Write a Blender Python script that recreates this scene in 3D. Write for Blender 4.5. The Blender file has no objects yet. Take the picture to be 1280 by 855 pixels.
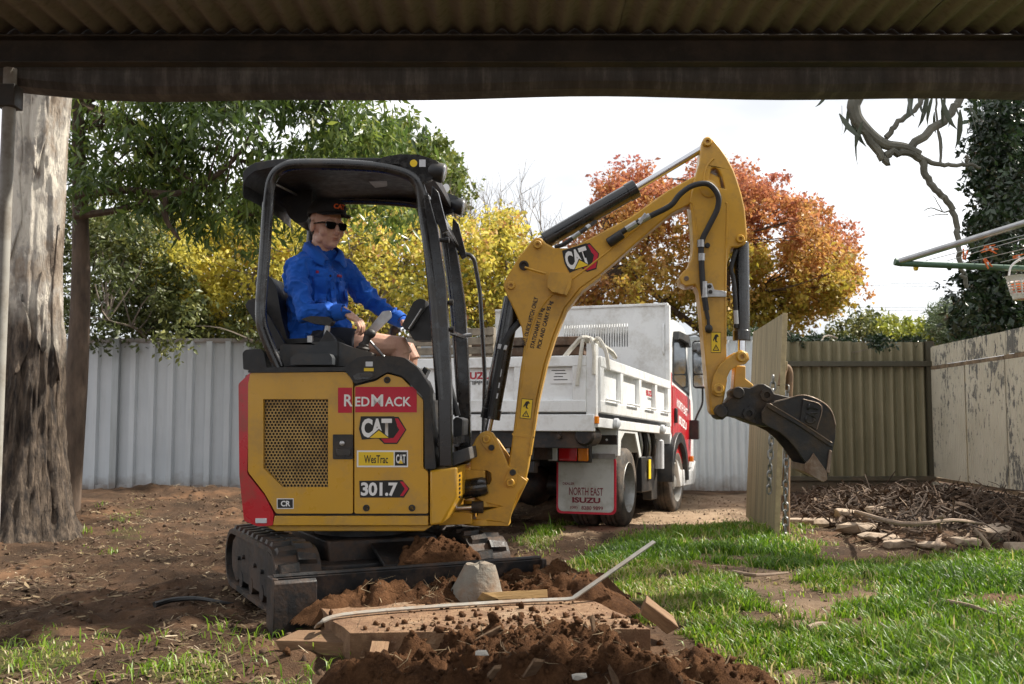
import bpy, bmesh, math, random
import numpy as np
from mathutils import Vector, Matrix, Euler
from mathutils.geometry import tessellate_polygon
from math import radians as R, sin, cos, pi, sqrt, atan2, tan

SC = bpy.context.scene
COL = SC.collection
random.seed(7)
RNG = np.random.default_rng(7)

# ------------------------------------------------------------------ camera
FPX, PITCH, CAMZ = 1244.0, math.atan(94.5 / 1244.0), 1.0      # focal length in photo pixels (1280 wide)
cam_data = bpy.data.cameras.new('camera')
cam = bpy.data.objects.new('camera', cam_data)
COL.objects.link(cam)
cam.location = (0, 0, CAMZ)
cam.rotation_euler = (pi / 2 + PITCH, 0, 0)
cam_data.sensor_width = 36.0
cam_data.lens = 36.0 * FPX / 1280.0
cam_data.clip_start, cam_data.clip_end = 0.05, 2000
cam_data.dof.use_dof = True
cam_data.dof.focus_distance = 5.4
cam_data.dof.aperture_fstop = 5.6
SC.camera = cam

# ------------------------------------------------------------------ sky and sun
SUN_AZ, SUN_EL = R(20), R(47)                # azimuth from +X towards +Y
SUN_DIR = Vector((cos(SUN_AZ) * cos(SUN_EL), sin(SUN_AZ) * cos(SUN_EL), sin(SUN_EL)))
W = bpy.data.worlds.new('World')
SC.world = W
W.use_nodes = True
nt = W.node_tree
bg = nt.nodes['Background']
sky = nt.nodes.new('ShaderNodeTexSky')
sky.sky_type = 'NISHITA'
sky.sun_disc = False
sky.sun_elevation = SUN_EL
sky.sun_rotation = pi / 2 - SUN_AZ
tc = nt.nodes.new('ShaderNodeTexCoord')
mp = nt.nodes.new('ShaderNodeMapping')
mp.inputs['Scale'].default_value = (1.0, 1.0, 2.4)
nz = nt.nodes.new('ShaderNodeTexNoise')
nz.inputs['Scale'].default_value = 1.9
nz.inputs['Detail'].default_value = 5
nz.inputs['Roughness'].default_value = 0.5
cr = nt.nodes.new('ShaderNodeValToRGB')
cr.color_ramp.elements[0].position = 0.42
cr.color_ramp.elements[0].color = (5.3, 5.45, 5.7, 1)
cr.color_ramp.elements[1].position = 0.70
cr.color_ramp.elements[1].color = (10.8, 10.85, 10.9, 1)
mx = nt.nodes.new('ShaderNodeMix')
mx.data_type = 'RGBA'
mx.inputs[0].default_value = 0.93
nt.links.new(tc.outputs['Generated'], mp.inputs['Vector'])
nt.links.new(mp.outputs[0], nz.inputs['Vector'])
nt.links.new(nz.outputs['Fac'], cr.inputs[0])
nt.links.new(sky.outputs[0], mx.inputs[6])
nt.links.new(cr.outputs[0], mx.inputs[7])
nt.links.new(mx.outputs[2], bg.inputs['Color'])
bg.inputs['Strength'].default_value = 0.074
sl = bpy.data.lights.new('sun', 'SUN')
sl.energy = 4.3
sl.angle = R(2.0)
sl.color = (1.0, 0.93, 0.82)
sun = bpy.data.objects.new('sun', sl)
sun.rotation_euler = SUN_DIR.to_track_quat('Z', 'Y').to_euler()
sun.location = (8, 2, 12)
COL.objects.link(sun)
SC.view_settings.view_transform = 'Standard'
SC.view_settings.look = 'None'
SC.view_settings.exposure = 1.14
SC.view_settings.gamma = 1.0
SC.render.engine = 'CYCLES'
SC.cycles.use_denoising = True
SC.cycles.max_bounces = 8
SC.cycles.transparent_max_bounces = 8

# ------------------------------------------------------------------ measuring helpers
def ray(px, py):
    x, v = (px - 640) / FPX, (427.5 - py) / FPX
    return Vector((x, cos(PITCH) - v * sin(PITCH), sin(PITCH) + v * cos(PITCH)))
def at(px, py, Y):
    d = ray(px, py)
    return Vector((0, 0, CAMZ)) + d * (Y / d.y)
def gnd(px, py, z=0.0):
    d = ray(px, py)
    return Vector((0, 0, CAMZ)) + d * ((z - CAMZ) / d.z)
def loc_on(mat, px, py, axis, val):
    """Local point of frame `mat` on its plane axis = val seen at a photo pixel."""
    inv = mat.inverted()
    o = inv @ Vector((0, 0, CAMZ))
    d = inv.to_3x3() @ ray(px, py)
    return o + d * ((val - o[axis]) / d[axis])

# ------------------------------------------------------------------ mesh helpers
class MB:
    def __init__(s):
        s.v, s.f = [], []
    def add(s, vs, fs):
        o = len(s.v)
        s.v += [tuple(p) for p in vs]
        s.f += [tuple(i + o for i in f) for f in fs]
        return s
    def box(s, c, d, rot=None):
        c = Vector(c)
        vs = []
        for sx in (-.5, .5):
            for sy in (-.5, .5):
                for sz in (-.5, .5):
                    p = Vector((sx * d[0], sy * d[1], sz * d[2]))
                    if rot is not None:
                        p = rot @ p
                    vs.append(c + p)
        return s.add(vs, [(0, 1, 3, 2), (4, 6, 7, 5), (0, 4, 5, 1), (2, 3, 7, 6), (0, 2, 6, 4), (1, 5, 7, 3)])
    def prism(s, pts, a0, a1, axis='y', holes=()):
        loops = [list(pts)] + [list(h) for h in holes]
        flat = [p for l in loops for p in l]
        tris = tessellate_polygon([[Vector((p[0], p[1], 0)) for p in l] for l in loops])
        def mk(p, a):
            return (p[0], a, p[1]) if axis == 'y' else (a, p[0], p[1]) if axis == 'x' else (p[0], p[1], a)
        n = len(flat)
        vs = [mk(p, a0) for p in flat] + [mk(p, a1) for p in flat]
        fs = [tuple(t) for t in tris] + [tuple(i + n for i in reversed(t)) for t in tris]
        o = 0
        for l in loops:
            m = len(l)
            for i in range(m):
                j = (i + 1) % m
                fs.append((o + i, o + j, o + j + n, o + i + n))
            o += m
        return s.add(vs, fs)
    def tube(s, pts, r, n=8, closed=False, caps=True):
        pts = [Vector(p) for p in pts]
        m = len(pts)
        rs = list(r) if hasattr(r, '__len__') else [r] * m
        tans = []
        for i in range(m):
            if closed:
                t = pts[(i + 1) % m] - pts[i - 1]
            else:
                t = pts[min(i + 1, m - 1)] - pts[max(i - 1, 0)]
            tans.append(t.normalized() if t.length > 1e-9 else Vector((0, 0, 1)))
        u = tans[0].orthogonal().normalized()
        vs = []
        for i in range(m):
            t = tans[i]
            u = (u - t * u.dot(t))
            u = u.normalized() if u.length > 1e-6 else t.orthogonal().normalized()
            w = t.cross(u)
            for k in range(n):
                a = 2 * pi * k / n
                vs.append(pts[i] + (u * cos(a) + w * sin(a)) * rs[i])
        fs = []
        for i in range(m if closed else m - 1):
            j = (i + 1) % m
            for k in range(n):
                l = (k + 1) % n
                fs.append((i * n + k, i * n + l, j * n + l, j * n + k))
        if caps and not closed:
            fs.append(tuple(range(n - 1, -1, -1)))
            fs.append(tuple((m - 1) * n + k for k in range(n)))
        return s.add(vs, fs)
    def cyl(s, a, b, r, r2=None, n=14):
        return s.tube([a, b], [r, r if r2 is None else r2], n)
    def lathe(s, prof, org, axis, n=24, closed=False, caps=True):
        """prof: (radius, height) pairs along axis from org."""
        ax = Vector(axis).normalized()
        u = ax.orthogonal().normalized()
        w = ax.cross(u)
        org = Vector(org)
        m = len(prof)
        vs = []
        for (r, h) in prof:
            for k in range(n):
                a = 2 * pi * k / n
                vs.append(org + ax * h + (u * cos(a) + w * sin(a)) * max(r, 1e-4))
        fs = []
        for i in range(m if closed else m - 1):
            j = (i + 1) % m
            for k in range(n):
                l = (k + 1) % n
                fs.append((i * n + k, i * n + l, j * n + l, j * n + k))
        if not closed and caps:
            fs.append(tuple(range(n - 1, -1, -1)))
            fs.append(tuple((m - 1) * n + k for k in range(n)))
        return s.add(vs, fs)
    def ell(s, c, r, n=14, m=9, rot=None):
        c = Vector(c)
        vs, fs = [], []
        for i in range(m + 1):
            t = pi * i / m
            for k in range(n):
                a = 2 * pi * k / n
                p = Vector((r[0] * sin(t) * cos(a), r[1] * sin(t) * sin(a), r[2] * cos(t)))
                if rot is not None:
                    p = rot @ p
                vs.append(c + p)
        for i in range(m):
            for k in range(n):
                l = (k + 1) % n
                fs.append((i * n + k, i * n + l, (i + 1) * n + l, (i + 1) * n + k))
        return s.add(vs, fs)
    def mesh(s, name, mat=None, smooth=True, ang=35):
        me = bpy.data.meshes.new(name)
        me.from_pydata(s.v, [], s.f)
        bm = bmesh.new()
        bm.from_mesh(me)
        bmesh.ops.remove_doubles(bm, verts=bm.verts, dist=1e-6)
        bmesh.ops.recalc_face_normals(bm, faces=bm.faces)
        bm.to_mesh(me)
        bm.free()
        if smooth:
            me.shade_smooth()
            me.set_sharp_from_angle(angle=R(ang))
        if mat:
            me.materials.append(mat)
        return me
    def build(s, name, mat=None, parent=None, smooth=True, bevel=0, seg=2, ang=35):
        o = bpy.data.objects.new(name, s.mesh(name, mat, smooth, ang))
        COL.objects.link(o)
        o.parent = parent
        if bevel:
            b = o.modifiers.new('bevel', 'BEVEL')
            b.width = bevel
            b.segments = seg
            b.limit_method = 'ANGLE'
            b.angle_limit = R(30)
        return o

def link(name, me, parent=None, mat=None, loc=None, rot=None):
    o = bpy.data.objects.new(name, me)
    COL.objects.link(o)
    o.parent = parent
    if mat and not me.materials:
        me.materials.append(mat)
    if loc is not None:
        o.location = loc
    if rot is not None:
        o.rotation_euler = rot
    return o
def np_mesh(name, verts, faces, mat=None, smooth=False):
    """Fast mesh of equal-sided faces from numpy arrays."""
    me = bpy.data.meshes.new(name)
    verts = np.asarray(verts, np.float32)
    faces = np.asarray(faces, np.int32)
    k = faces.shape[1]
    me.vertices.add(len(verts))
    me.vertices.foreach_set('co', verts.ravel())
    me.loops.add(faces.size)
    me.loops.foreach_set('vertex_index', faces.ravel())
    me.polygons.add(len(faces))
    me.polygons.foreach_set('loop_start', np.arange(0, faces.size, k, dtype=np.int32))
    me.polygons.foreach_set('loop_total', np.full(len(faces), k, np.int32))
    if smooth:
        me.polygons.foreach_set('use_smooth', np.ones(len(faces), bool))
    me.update(calc_edges=True)
    me.validate()
    if mat:
        me.materials.append(mat)
    return me
def attr(me, name, vals, dom):
    a = me.attributes.new(name, 'FLOAT', dom)
    a.data.foreach_set('value', np.asarray(vals, np.float32))
def tag(o, label=None, cat=None, group=None, kind=None):
    if label: o['label'] = label
    if cat: o['category'] = cat
    if group: o['group'] = group
    if kind: o['kind'] = kind
    return o
def empty(name, loc, rot=(0, 0, 0)):
    o = bpy.data.objects.new(name, None)
    o.empty_display_size = 0.1
    COL.objects.link(o)
    o.location = loc
    o.rotation_euler = rot
    return o
def copy_to(o, parent, loc=None, rot=None):
    c = o.copy()
    COL.objects.link(c)
    c.parent = parent
    if loc is not None: c.location = loc
    if rot is not None: c.rotation_euler = rot
    return c
def frame(o):
    return Matrix.Translation(o.location) @ o.rotation_euler.to_matrix().to_4x4()
def spline(pts, n=6):
    """Catmull-Rom through points, n steps a span."""
    P = [Vector(p) for p in pts]
    P = [P[0] * 2 - P[1]] + P + [P[-1] * 2 - P[-2]]
    out = []
    for i in range(1, len(P) - 2):
        for k in range(n):
            t = k / n
            a, b, c, d = P[i - 1], P[i], P[i + 1], P[i + 2]
            out.append(0.5 * ((2 * b) + (c - a) * t + (2 * a - 5 * b + 4 * c - d) * t * t + (3 * b - a - 3 * c + d) * t ** 3))
    out.append(P[-2])
    return out
def rounded(pts, r, n=4):
    """Polyline with its inner corners rounded (3-D)."""
    P = [Vector(p) for p in pts]
    out = [P[0]]
    for i in range(1, len(P) - 1):
        a, b, c = P[i - 1], P[i], P[i + 1]
        u, w = (a - b), (c - b)
        d = min(r, u.length * .48, w.length * .48)
        p0, p1 = b + u.normalized() * d, b + w.normalized() * d
        for k in range(n + 1):
            t = k / n
            out.append(p0 * (1 - t) ** 2 + b * 2 * t * (1 - t) + p1 * t * t)
    out.append(P[-1])
    return out
def round2(pts, r, n=3):
    """Closed 2-D outline with rounded corners."""
    out = []
    m = len(pts)
    for i in range(m):
        a, b, c = (Vector((q[0], q[1])) for q in (pts[i - 1], pts[i], pts[(i + 1) % m]))
        u, w = a - b, c - b
        d = min(r, u.length * .45, w.length * .45)
        p0, p1 = b + u.normalized() * d, b + w.normalized() * d
        for k in range(n + 1):
            t = k / n
            q = p0 * (1 - t) ** 2 + b * 2 * t * (1 - t) + p1 * t * t
            out.append((q.x, q.y))
    return out
def smooth_closed(pts, n=4):
    P = [Vector((p[0], p[1])) for p in pts]
    m = len(P)
    out = []
    for i in range(m):
        a, b, c, d = P[i - 1], P[i], P[(i + 1) % m], P[(i + 2) % m]
        for k in range(n):
            t = k / n
            q = 0.5 * ((2 * b) + (c - a) * t + (2 * a - 5 * b + 4 * c - d) * t * t + (3 * b - a - 3 * c + d) * t ** 3)
            out.append((q.x, q.y))
    return out

# numpy value noise
def _h(ix, iy, iz, s):
    n = (ix * 374761393 + iy * 668265263 + iz * 2147483647 + s * 974634537) & 0xFFFFFFFF
    n = ((n ^ (n >> 13)) * 1274126177) & 0xFFFFFFFF
    n = n ^ (n >> 16)
    return (n & 0xFFFF) / 65535.0
def vnoise(x, y, z=0.0, s=0):
    x, y = np.asarray(x, float), np.asarray(y, float)
    z = np.zeros_like(x) + z
    ix, iy, iz = (np.floor(q).astype(np.int64) for q in (x, y, z))
    fx, fy, fz = x - ix, y - iy, z - iz
    fx, fy, fz = (q * q * (3 - 2 * q) for q in (fx, fy, fz))
    r = 0
    for dx in (0, 1):
        for dy in (0, 1):
            for dz in (0, 1):
                w = (fx if dx else 1 - fx) * (fy if dy else 1 - fy) * (fz if dz else 1 - fz)
                r = r + w * _h(ix + dx, iy + dy, iz + dz, s)
    return r * 2 - 1
def fbm(x, y, z=0.0, o=4, s=0, g=0.5):
    r, a = 0, 1.0
    for i in range(o):
        r = r + a * vnoise(np.asarray(x) * 2 ** i, np.asarray(y) * 2 ** i, np.asarray(z) * 2 ** i, s + i)
        a *= g
    return r
def sstep(a, b, x):
    t = np.clip((np.asarray(x, float) - a) / (b - a), 0, 1)
    return t * t * (3 - 2 * t)
def poly_dist(x, y, poly):
    """Signed distance to a polygon, positive inside (numpy)."""
    x, y = np.asarray(x, float), np.asarray(y, float)
    ins = np.zeros(x.shape, bool)
    d = np.full(x.shape, 1e9)
    m = len(poly)
    for i in range(m):
        x0, y0 = poly[i]
        x1, y1 = poly[(i + 1) % m]
        c = ((y0 > y) != (y1 > y)) & (x < (x1 - x0) * (y - y0) / ((y1 - y0) if y1 != y0 else 1e-9) + x0)
        ins ^= c
        ex, ey = x1 - x0, y1 - y0
        t = np.clip(((x - x0) * ex + (y - y0) * ey) / (ex * ex + ey * ey + 1e-12), 0, 1)
        d = np.minimum(d, np.hypot(x - x0 - t * ex, y - y0 - t * ey))
    return np.where(ins, d, -d)

# ------------------------------------------------------------------ materials
def newmat(name):
    m = bpy.data.materials.new(name)
    m.use_nodes = True
    nt = m.node_tree
    return m, nt, nt.nodes['Principled BSDF']
def nd(nt, typ, **kw):
    n = nt.nodes.new(typ)
    for k, v in kw.items():
        if k in n.inputs.keys() if hasattr(n.inputs, 'keys') else False:
            n.inputs[k].default_value = v
        else:
            setattr(n, k, v)
    return n
def noise(nt, vec, scale, detail=4, rough=0.55):
    n = nt.nodes.new('ShaderNodeTexNoise')
    n.inputs['Scale'].default_value = scale
    n.inputs['Detail'].default_value = detail
    n.inputs['Roughness'].default_value = rough
    if vec is not None:
        nt.links.new(vec, n.inputs['Vector'])
    return n.outputs['Fac']
def ramp(nt, fac, stops):
    r = nt.nodes.new('ShaderNodeValToRGB')
    e = r.color_ramp.elements
    while len(e) < len(stops):
        e.new(0.5)
    for i, (p, c) in enumerate(stops):
        e[i].position = p
        e[i].color = (c[0], c[1], c[2], 1) if hasattr(c, '__len__') else (c, c, c, 1)
    nt.links.new(fac, r.inputs[0])
    return r.outputs[0]
def mixc(nt, fac, a, b):
    m = nt.nodes.new('ShaderNodeMix')
    m.data_type = 'RGBA'
    for sock, v in ((m.inputs[0], fac), (m.inputs[6], a), (m.inputs[7], b)):
        if isinstance(v, bpy.types.NodeSocket):
            nt.links.new(v, sock)
        elif hasattr(v, '__len__'):
            sock.default_value = (v[0], v[1], v[2], 1)
        else:
            sock.default_value = v
    return m.outputs[2]
def math_(nt, op, a, b=0.0):
    m = nt.nodes.new('ShaderNodeMath')
    m.operation = op
    for sock, v in ((m.inputs[0], a), (m.inputs[1], b)):
        if isinstance(v, bpy.types.NodeSocket):
            nt.links.new(v, sock)
        else:
            sock.default_value = v
    return m.outputs[0]
def coords(nt, kind='Object', scale=None):
    c = nt.nodes.new('ShaderNodeTexCoord').outputs[kind]
    if scale:
        m = nt.nodes.new('ShaderNodeMapping')
        m.inputs['Scale'].default_value = scale
        nt.links.new(c, m.inputs['Vector'])
        c = m.outputs[0]
    return c
def bump(nt, p, height, strength=0.4, dist=0.01):
    b = nt.nodes.new('ShaderNodeBump')
    b.inputs['Strength'].default_value = strength
    b.inputs['Distance'].default_value = dist
    nt.links.new(height, b.inputs['Height'])
    nt.links.new(b.outputs[0], p.inputs['Normal'])
def mat(name, c, rough=0.5, metal=0.0, var=0.12, vs=6.0, bs=0.0, bscale=60.0, dirt=0.0, dirtc=(.16, .09, .05), dscale=5.0, stretch=None, coat=0.0):
    """Principled material with mottled colour, fine relief and patches of dust."""
    m, nt, p = newmat(name)
    v = coords(nt, 'Object', stretch)
    c2 = tuple(min(1, q * (1 + var)) for q in c)
    c1 = tuple(q * (1 - var) for q in c)
    base = ramp(nt, noise(nt, v, vs), [(0.3, c1), (0.7, c2)])
    rn = noise(nt, v, vs * 3.1, 3)
    ro = ramp(nt, rn, [(0.3, max(0.02, rough - .08)), (0.7, min(1, rough + .1))])
    if dirt:
        dn = math_(nt, 'ADD', noise(nt, v, dscale, 6, 0.65), math_(nt, 'MULTIPLY', noise(nt, v, dscale * 9, 3, .6), 0.25))
        df = ramp(nt, dn, [(0.64 - dirt * .25, 0), (0.8 - dirt * 0.1, min(1, .35 + dirt))])
        base = mixc(nt, df, base, dirtc)
        ro = mixc(nt, df, ro, (0.9, 0.9, 0.9))
    nt.links.new(base, p.inputs['Base Color'])
    nt.links.new(ro, p.inputs['Roughness'])
    p.inputs['Metallic'].default_value = metal
    p.inputs['Coat Weight'].default_value = coat
    p.inputs['Coat Roughness'].default_value = 0.12
    if bs:
        bump(nt, p, noise(nt, v, bscale, 5, .6), bs, 0.01)
    return m
def own_offset(nt, v):
    """Shift a pattern by each object's own random number so that copies differ."""
    oi = nt.nodes.new('ShaderNodeObjectInfo')
    ad = nt.nodes.new('ShaderNodeVectorMath')
    ad.operation = 'MULTIPLY_ADD'
    cmb = nt.nodes.new('ShaderNodeCombineXYZ')
    for k in range(3):
        nt.links.new(oi.outputs['Random'], cmb.inputs[k])
    nt.links.new(cmb.outputs[0], ad.inputs[0])
    ad.inputs[1].default_value = (37.0, 53.0, 29.0)
    nt.links.new(v, ad.inputs[2])
    return ad.outputs[0]

M = {}
M['yellow'] = mat('cat_yellow_paint', (.60, .325, .022), .33, var=.05, vs=3, dirt=.16, dirtc=(.38, .24, .09), dscale=4, bs=.03, bscale=200, coat=.25)
M['yellow_arm'] = mat('arm_yellow_paint', (.57, .305, .025), .36, var=.07, vs=4, dirt=.14, dirtc=(.30, .18, .06), dscale=5, bs=.04, bscale=150, coat=.15)
M['red'] = mat('red_paint', (.52, .008, .018), .3, var=.06, vs=4, coat=.5, dirt=.12)
M['black'] = mat('black_gloss_paint', (.010, .010, .011), .22, var=.2, vs=8, coat=.4, dirt=.05, dirtc=(.07, .055, .04))
M['plastic'] = mat('black_plastic', (.013, .0135, .015), .42, var=.2, vs=8, bs=.1, bscale=300, dirt=.1, dirtc=(.09, .07, .05))
M['grey_plastic'] = mat('charcoal_plastic', (.035, .04, .046), .5, var=.12, vs=6, bs=.1, bscale=300, dirt=.28, dirtc=(.11, .09, .07))
M['rubber'] = mat('muddy_rubber', (.013, .0125, .012), .48, var=.3, vs=10, bs=.35, bscale=50, dirt=.32, dirtc=(.12, .065, .035), dscale=6)
M['under'] = mat('undercarriage_steel', (.009, .009, .010), .48, var=.25, vs=9, bs=.2, bscale=60, dirt=.22, dirtc=(.11, .06, .033), dscale=5)
M['steel'] = mat('worn_black_steel', (.02, .02, .021), .48, .3, var=.3, vs=12, bs=.25, bscale=45, dirt=.33, dirtc=(.10, .07, .045), dscale=7)
M['worn'] = mat('bare_worn_steel', (.26, .21, .17), .5, .6, var=.3, vs=15, bs=.3, bscale=60, dirt=.4, dirtc=(.17, .09, .05))
M['chrome'] = mat('chrome_rod', (.6, .6, .62), .14, 1.0, var=.05)
M['zinc'] = mat('zinc_fitting', (.42, .42, .42), .36, .9, var=.15, vs=20)
M['hose'] = mat('hydraulic_hose', (.02, .02, .022), .55, var=.2, bs=.2, bscale=150)
M['white'] = mat('white_truck_paint', (.80, .81, .81), .30, var=.02, vs=3, coat=.3, dirt=.15, dirtc=(.46, .43, .38), dscale=4)
M['offwhite'] = mat('white_print', (.8, .8, .8), .5, var=.03)
M['glass_dark'] = mat('dark_window_glass', (.02, .025, .03), .04, var=.05)
M['redprint'] = mat('red_print', (.5, .006, .03), .45, var=.04)
M['darkprint'] = mat('dark_print', (.012, .011, .010), .5, var=.1)
M['yellowprint'] = mat('yellow_print', (.8, .55, .02), .45, var=.04)
M['orange_lens'] = mat('orange_lens', (.75, .22, .01), .15, var=.1)
M['red_lens'] = mat('red_lens', (.5, .008, .012), .15, var=.1)
M['clear_lens'] = mat('clear_lens', (.6, .62, .65), .12, var=.1)

_tn = [0]
def text(s, mtl, parent, plane, x0, z0, x1, z1, ang=0.0, bold=0.015, face='-y', space=1.0, name='lettering'):
    """Lettering fitted to a width x1-x0 and a height z1-z0, on a plane of the parent's frame.
    face '-y': x,z of plane y; '+x': y,z of plane x. ang turns it about its centre."""
    cu = bpy.data.curves.new('lettering', 'FONT')
    cu.body = s
    cu.offset = bold
    cu.extrude = 0.0
    cu.space_character = space
    cu.resolution_u = 3
    tmp = bpy.data.objects.new('lettering', cu)
    COL.objects.link(tmp)
    dg = bpy.context.evaluated_depsgraph_get()
    me = bpy.data.meshes.new_from_object(tmp.evaluated_get(dg))
    bpy.data.objects.remove(tmp)
    co = np.empty(len(me.vertices) * 3, np.float32)
    me.vertices.foreach_get('co', co)
    co = co.reshape(-1, 3)
    lo, hi = co.min(0), co.max(0)
    w, h = x1 - x0, z1 - z0
    u = ((co[:, 0] - lo[0]) / (hi[0] - lo[0]) - .5) * w
    v = ((co[:, 1] - lo[1]) / (hi[1] - lo[1]) - .5) * h
    ca, sa = cos(ang), sin(ang)
    cx, cz = (x0 + x1) / 2, (z0 + z1) / 2
    a, b = cx + u * ca - v * sa, cz + u * sa + v * ca
    p = np.full(len(a), plane, np.float32)
    out = np.stack([a, p, b], 1) if face == '-y' else np.stack([p, a, b], 1)
    me.vertices.foreach_set('co', out.astype(np.float32).ravel())
    me.update()
    me.name = name
    me.materials.clear()
    me.materials.append(mtl)
    o = bpy.data.objects.new(name, me)
    COL.objects.link(o)
    o.parent = parent
    return o

# ================================================================== GROUND
def G2(pts):
    return [tuple(gnd(px, py).xy) for px, py in pts]
LAWN = G2([(652, 668), (700, 652), (690, 700), (735, 684), (800, 660), (870, 648), (940, 646), (990, 668), (1020, 690), (1130, 700), (1240, 694), (1330, 690)]) + \
       [(6.0, 5.0), (6.0, 2.6), (1.0, 2.6)] + G2([(960, 858), (905, 810), (835, 772), (770, 735), (705, 715)])
BARE = G2([(868, 676), (930, 690), (985, 715), (1050, 728), (1068, 760), (1045, 795), (1075, 830), (1130, 870), (960, 870), (985, 830), (1010, 800), (985, 770), (935, 742), (890, 712)])
BARE2 = G2([(1195, 745), (1290, 740), (1300, 780), (1220, 775)])
BARE3 = G2([(660, 700), (735, 664), (800, 655), (840, 640), (880, 650), (800, 668), (740, 690), (715, 712)])
SPARSE = G2([(-30, 800), (90, 782), (210, 792), (330, 800), (420, 812), (430, 880), (-40, 880)])
SPARSE2 = G2([(110, 655), (150, 628), (190, 640), (175, 680), (130, 690)])
BED = G2([(985, 640), (1040, 668), (1110, 690), (1190, 694), (1290, 688), (1420, 640)]) + [(5.6, 13.1), (3.5, 13.1)]
DRIVE = G2([(640, 655), (760, 640), (860, 622), (960, 618), (960, 648), (880, 652), (800, 664), (690, 672)])
def turf_mask(x, y):
    """0..1 cover of living grass."""
    n = fbm(x * 3.2, y * 3.2, 0, 5, 11, .6) * .24
    t = sstep(-.16, .26, poly_dist(x, y, LAWN) + n)
    t *= 1 - .95 * sstep(-.30, .16, poly_dist(x, y, BARE) + n * 2.0)
    t *= 1 - .85 * sstep(-.1, .12, poly_dist(x, y, BARE2) + n)
    t *= 1 - .9 * sstep(-.1, .12, poly_dist(x, y, BARE3) + n)
    t *= 1 - .35 * sstep(.25, .7, fbm(x * 1.7, y * 1.7, 0, 3, 5))
    t = np.maximum(t, .42 * sstep(-.1, .25, poly_dist(x, y, SPARSE) + n * 1.5) * sstep(-.25, .35, fbm(x * 3, y * 3, 0, 3, 23)))
    t = np.maximum(t, .25 * sstep(-.1, .2, poly_dist(x, y, SPARSE2) + n * 1.5) * sstep(-.1, .4, fbm(x * 4, y * 4, 0, 3, 29)))
    return t
def ground_z(x, y, fine=True):
    x, y = np.asarray(x, float), np.asarray(y, float)
    z = -.085 * sstep(8.6, 10.6, y) * (1 - sstep(11.2, 13.0, y)) * sstep(-1.2, 0.2, x) * (1 - sstep(2.6, 3.6, x))
    z = z + .10 * sstep(-.05, .5, poly_dist(x, y, BED))
    near = 1 - sstep(14, 22, y)
    z = z + fbm(x * .9, y * .9, 0, 3, 3) * .022 * near
    if fine:
        soil = 1 - turf_mask(x, y)
        left = 1 - sstep(-.5, .6, x - .25 * (y - 6))
        z = z + near * soil * (fbm(x * 4.5, y * 4.5, 0, 5, 8, .55) * (.009 + .026 * left))
        z = z + near * fbm(x * 9, y * 9, 0, 3, 41) * .004
        # the raised, dug-over bank below the pale fence
        z = z + .11 * left * sstep(9.0, 11.5, y) * (1 - sstep(12.6, 13.4, y)) * (0.6 + .7 * vnoise(x * 1.1, y * 1.1, 0, 17))
    return z
_xs = np.concatenate([-np.geomspace(300, 5.2, 34), np.arange(-5.1, 6.4, .034), np.geomspace(6.5, 300, 34)])
_ys = np.concatenate([-np.geomspace(60, 1, 12), np.arange(-.5, 2.8, .4), np.arange(2.9, 8.6, .028), np.arange(8.62, 13.6, .07), np.geomspace(13.8, 600, 40)])
_X, _Y = np.meshgrid(_xs, _ys)
_Z = ground_z(_X, _Y)
_nx, _ny = len(_xs), len(_ys)
_i = (np.arange(_ny - 1)[:, None] * _nx + np.arange(_nx - 1)[None, :]).ravel()
gm, nt, p = newmat('soil_and_turf')
v = coords(nt)
at_t = nt.nodes.new('ShaderNodeAttribute'); at_t.attribute_name = 'turf'
at_d = nt.nodes.new('ShaderNodeAttribute'); at_d.attribute_name = 'drive'
big = noise(nt, v, 1.3, 5, .6)
med = noise(nt, v, 11, 6, .65)
fin = noise(nt, v, 85, 5, .7)
soil = ramp(nt, big, [(.34, (.036, .023, .015)), (.52, (.082, .048, .029)), (.70, (.185, .102, .056))])
soil = mixc(nt, ramp(nt, med, [(.42, 0), (.72, .65)]), soil, (.030, .019, .012))
soil = mixc(nt, ramp(nt, fin, [(.55, 0), (.75, .6)]), soil, (.22, .155, .095))
drive = ramp(nt, noise(nt, v, 4, 6, .65), [(.3, (.22, .15, .095)), (.7, (.38, .28, .19))])
dfac = math_(nt, 'MULTIPLY', at_d.outputs['Fac'], ramp(nt, med, [(.25, .6), (.6, 1)]))
soil = mixc(nt, dfac, soil, drive)
under = ramp(nt, noise(nt, v, 22, 4, .6), [(.35, (.035, .045, .012)), (.65, (.075, .10, .022))])
under = mixc(nt, ramp(nt, fin, [(.5, 0), (.7, .7)]), under, (.15, .12, .05))
base = mixc(nt, ramp(nt, at_t.outputs['Fac'], [(.15, 0), (.6, 1)]), soil, under)
nt.links.new(base, p.inputs['Base Color'])
p.inputs['Roughness'].default_value = .95
p.inputs['Specular IOR Level'].default_value = .15
hsum = math_(nt, 'ADD', math_(nt, 'MULTIPLY', med, .6), math_(nt, 'MULTIPLY', fin, .5))
bump(nt, p, hsum, .9, .02)
gme = np_mesh('ground', np.stack([_X.ravel(), _Y.ravel(), _Z.ravel()], 1), np.stack([_i, _i + 1, _i + 1 + _nx, _i + _nx], 1), gm, True)
attr(gme, 'turf', turf_mask(_X, _Y).ravel(), 'POINT')
_dn = fbm(_X * 2.4, _Y * 2.4, 0, 4, 31) * .26
attr(gme, 'drive', np.maximum(sstep(-.35, .35, poly_dist(_X, _Y, DRIVE) + _dn), .5 * sstep(-.35, .3, poly_dist(_X, _Y, BARE) + _dn)).ravel(), 'POINT')
tag(link('ground', gme), kind='structure')
def gz(x, y):
    return float(ground_z(np.array([x]), np.array([y]))[0])

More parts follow.
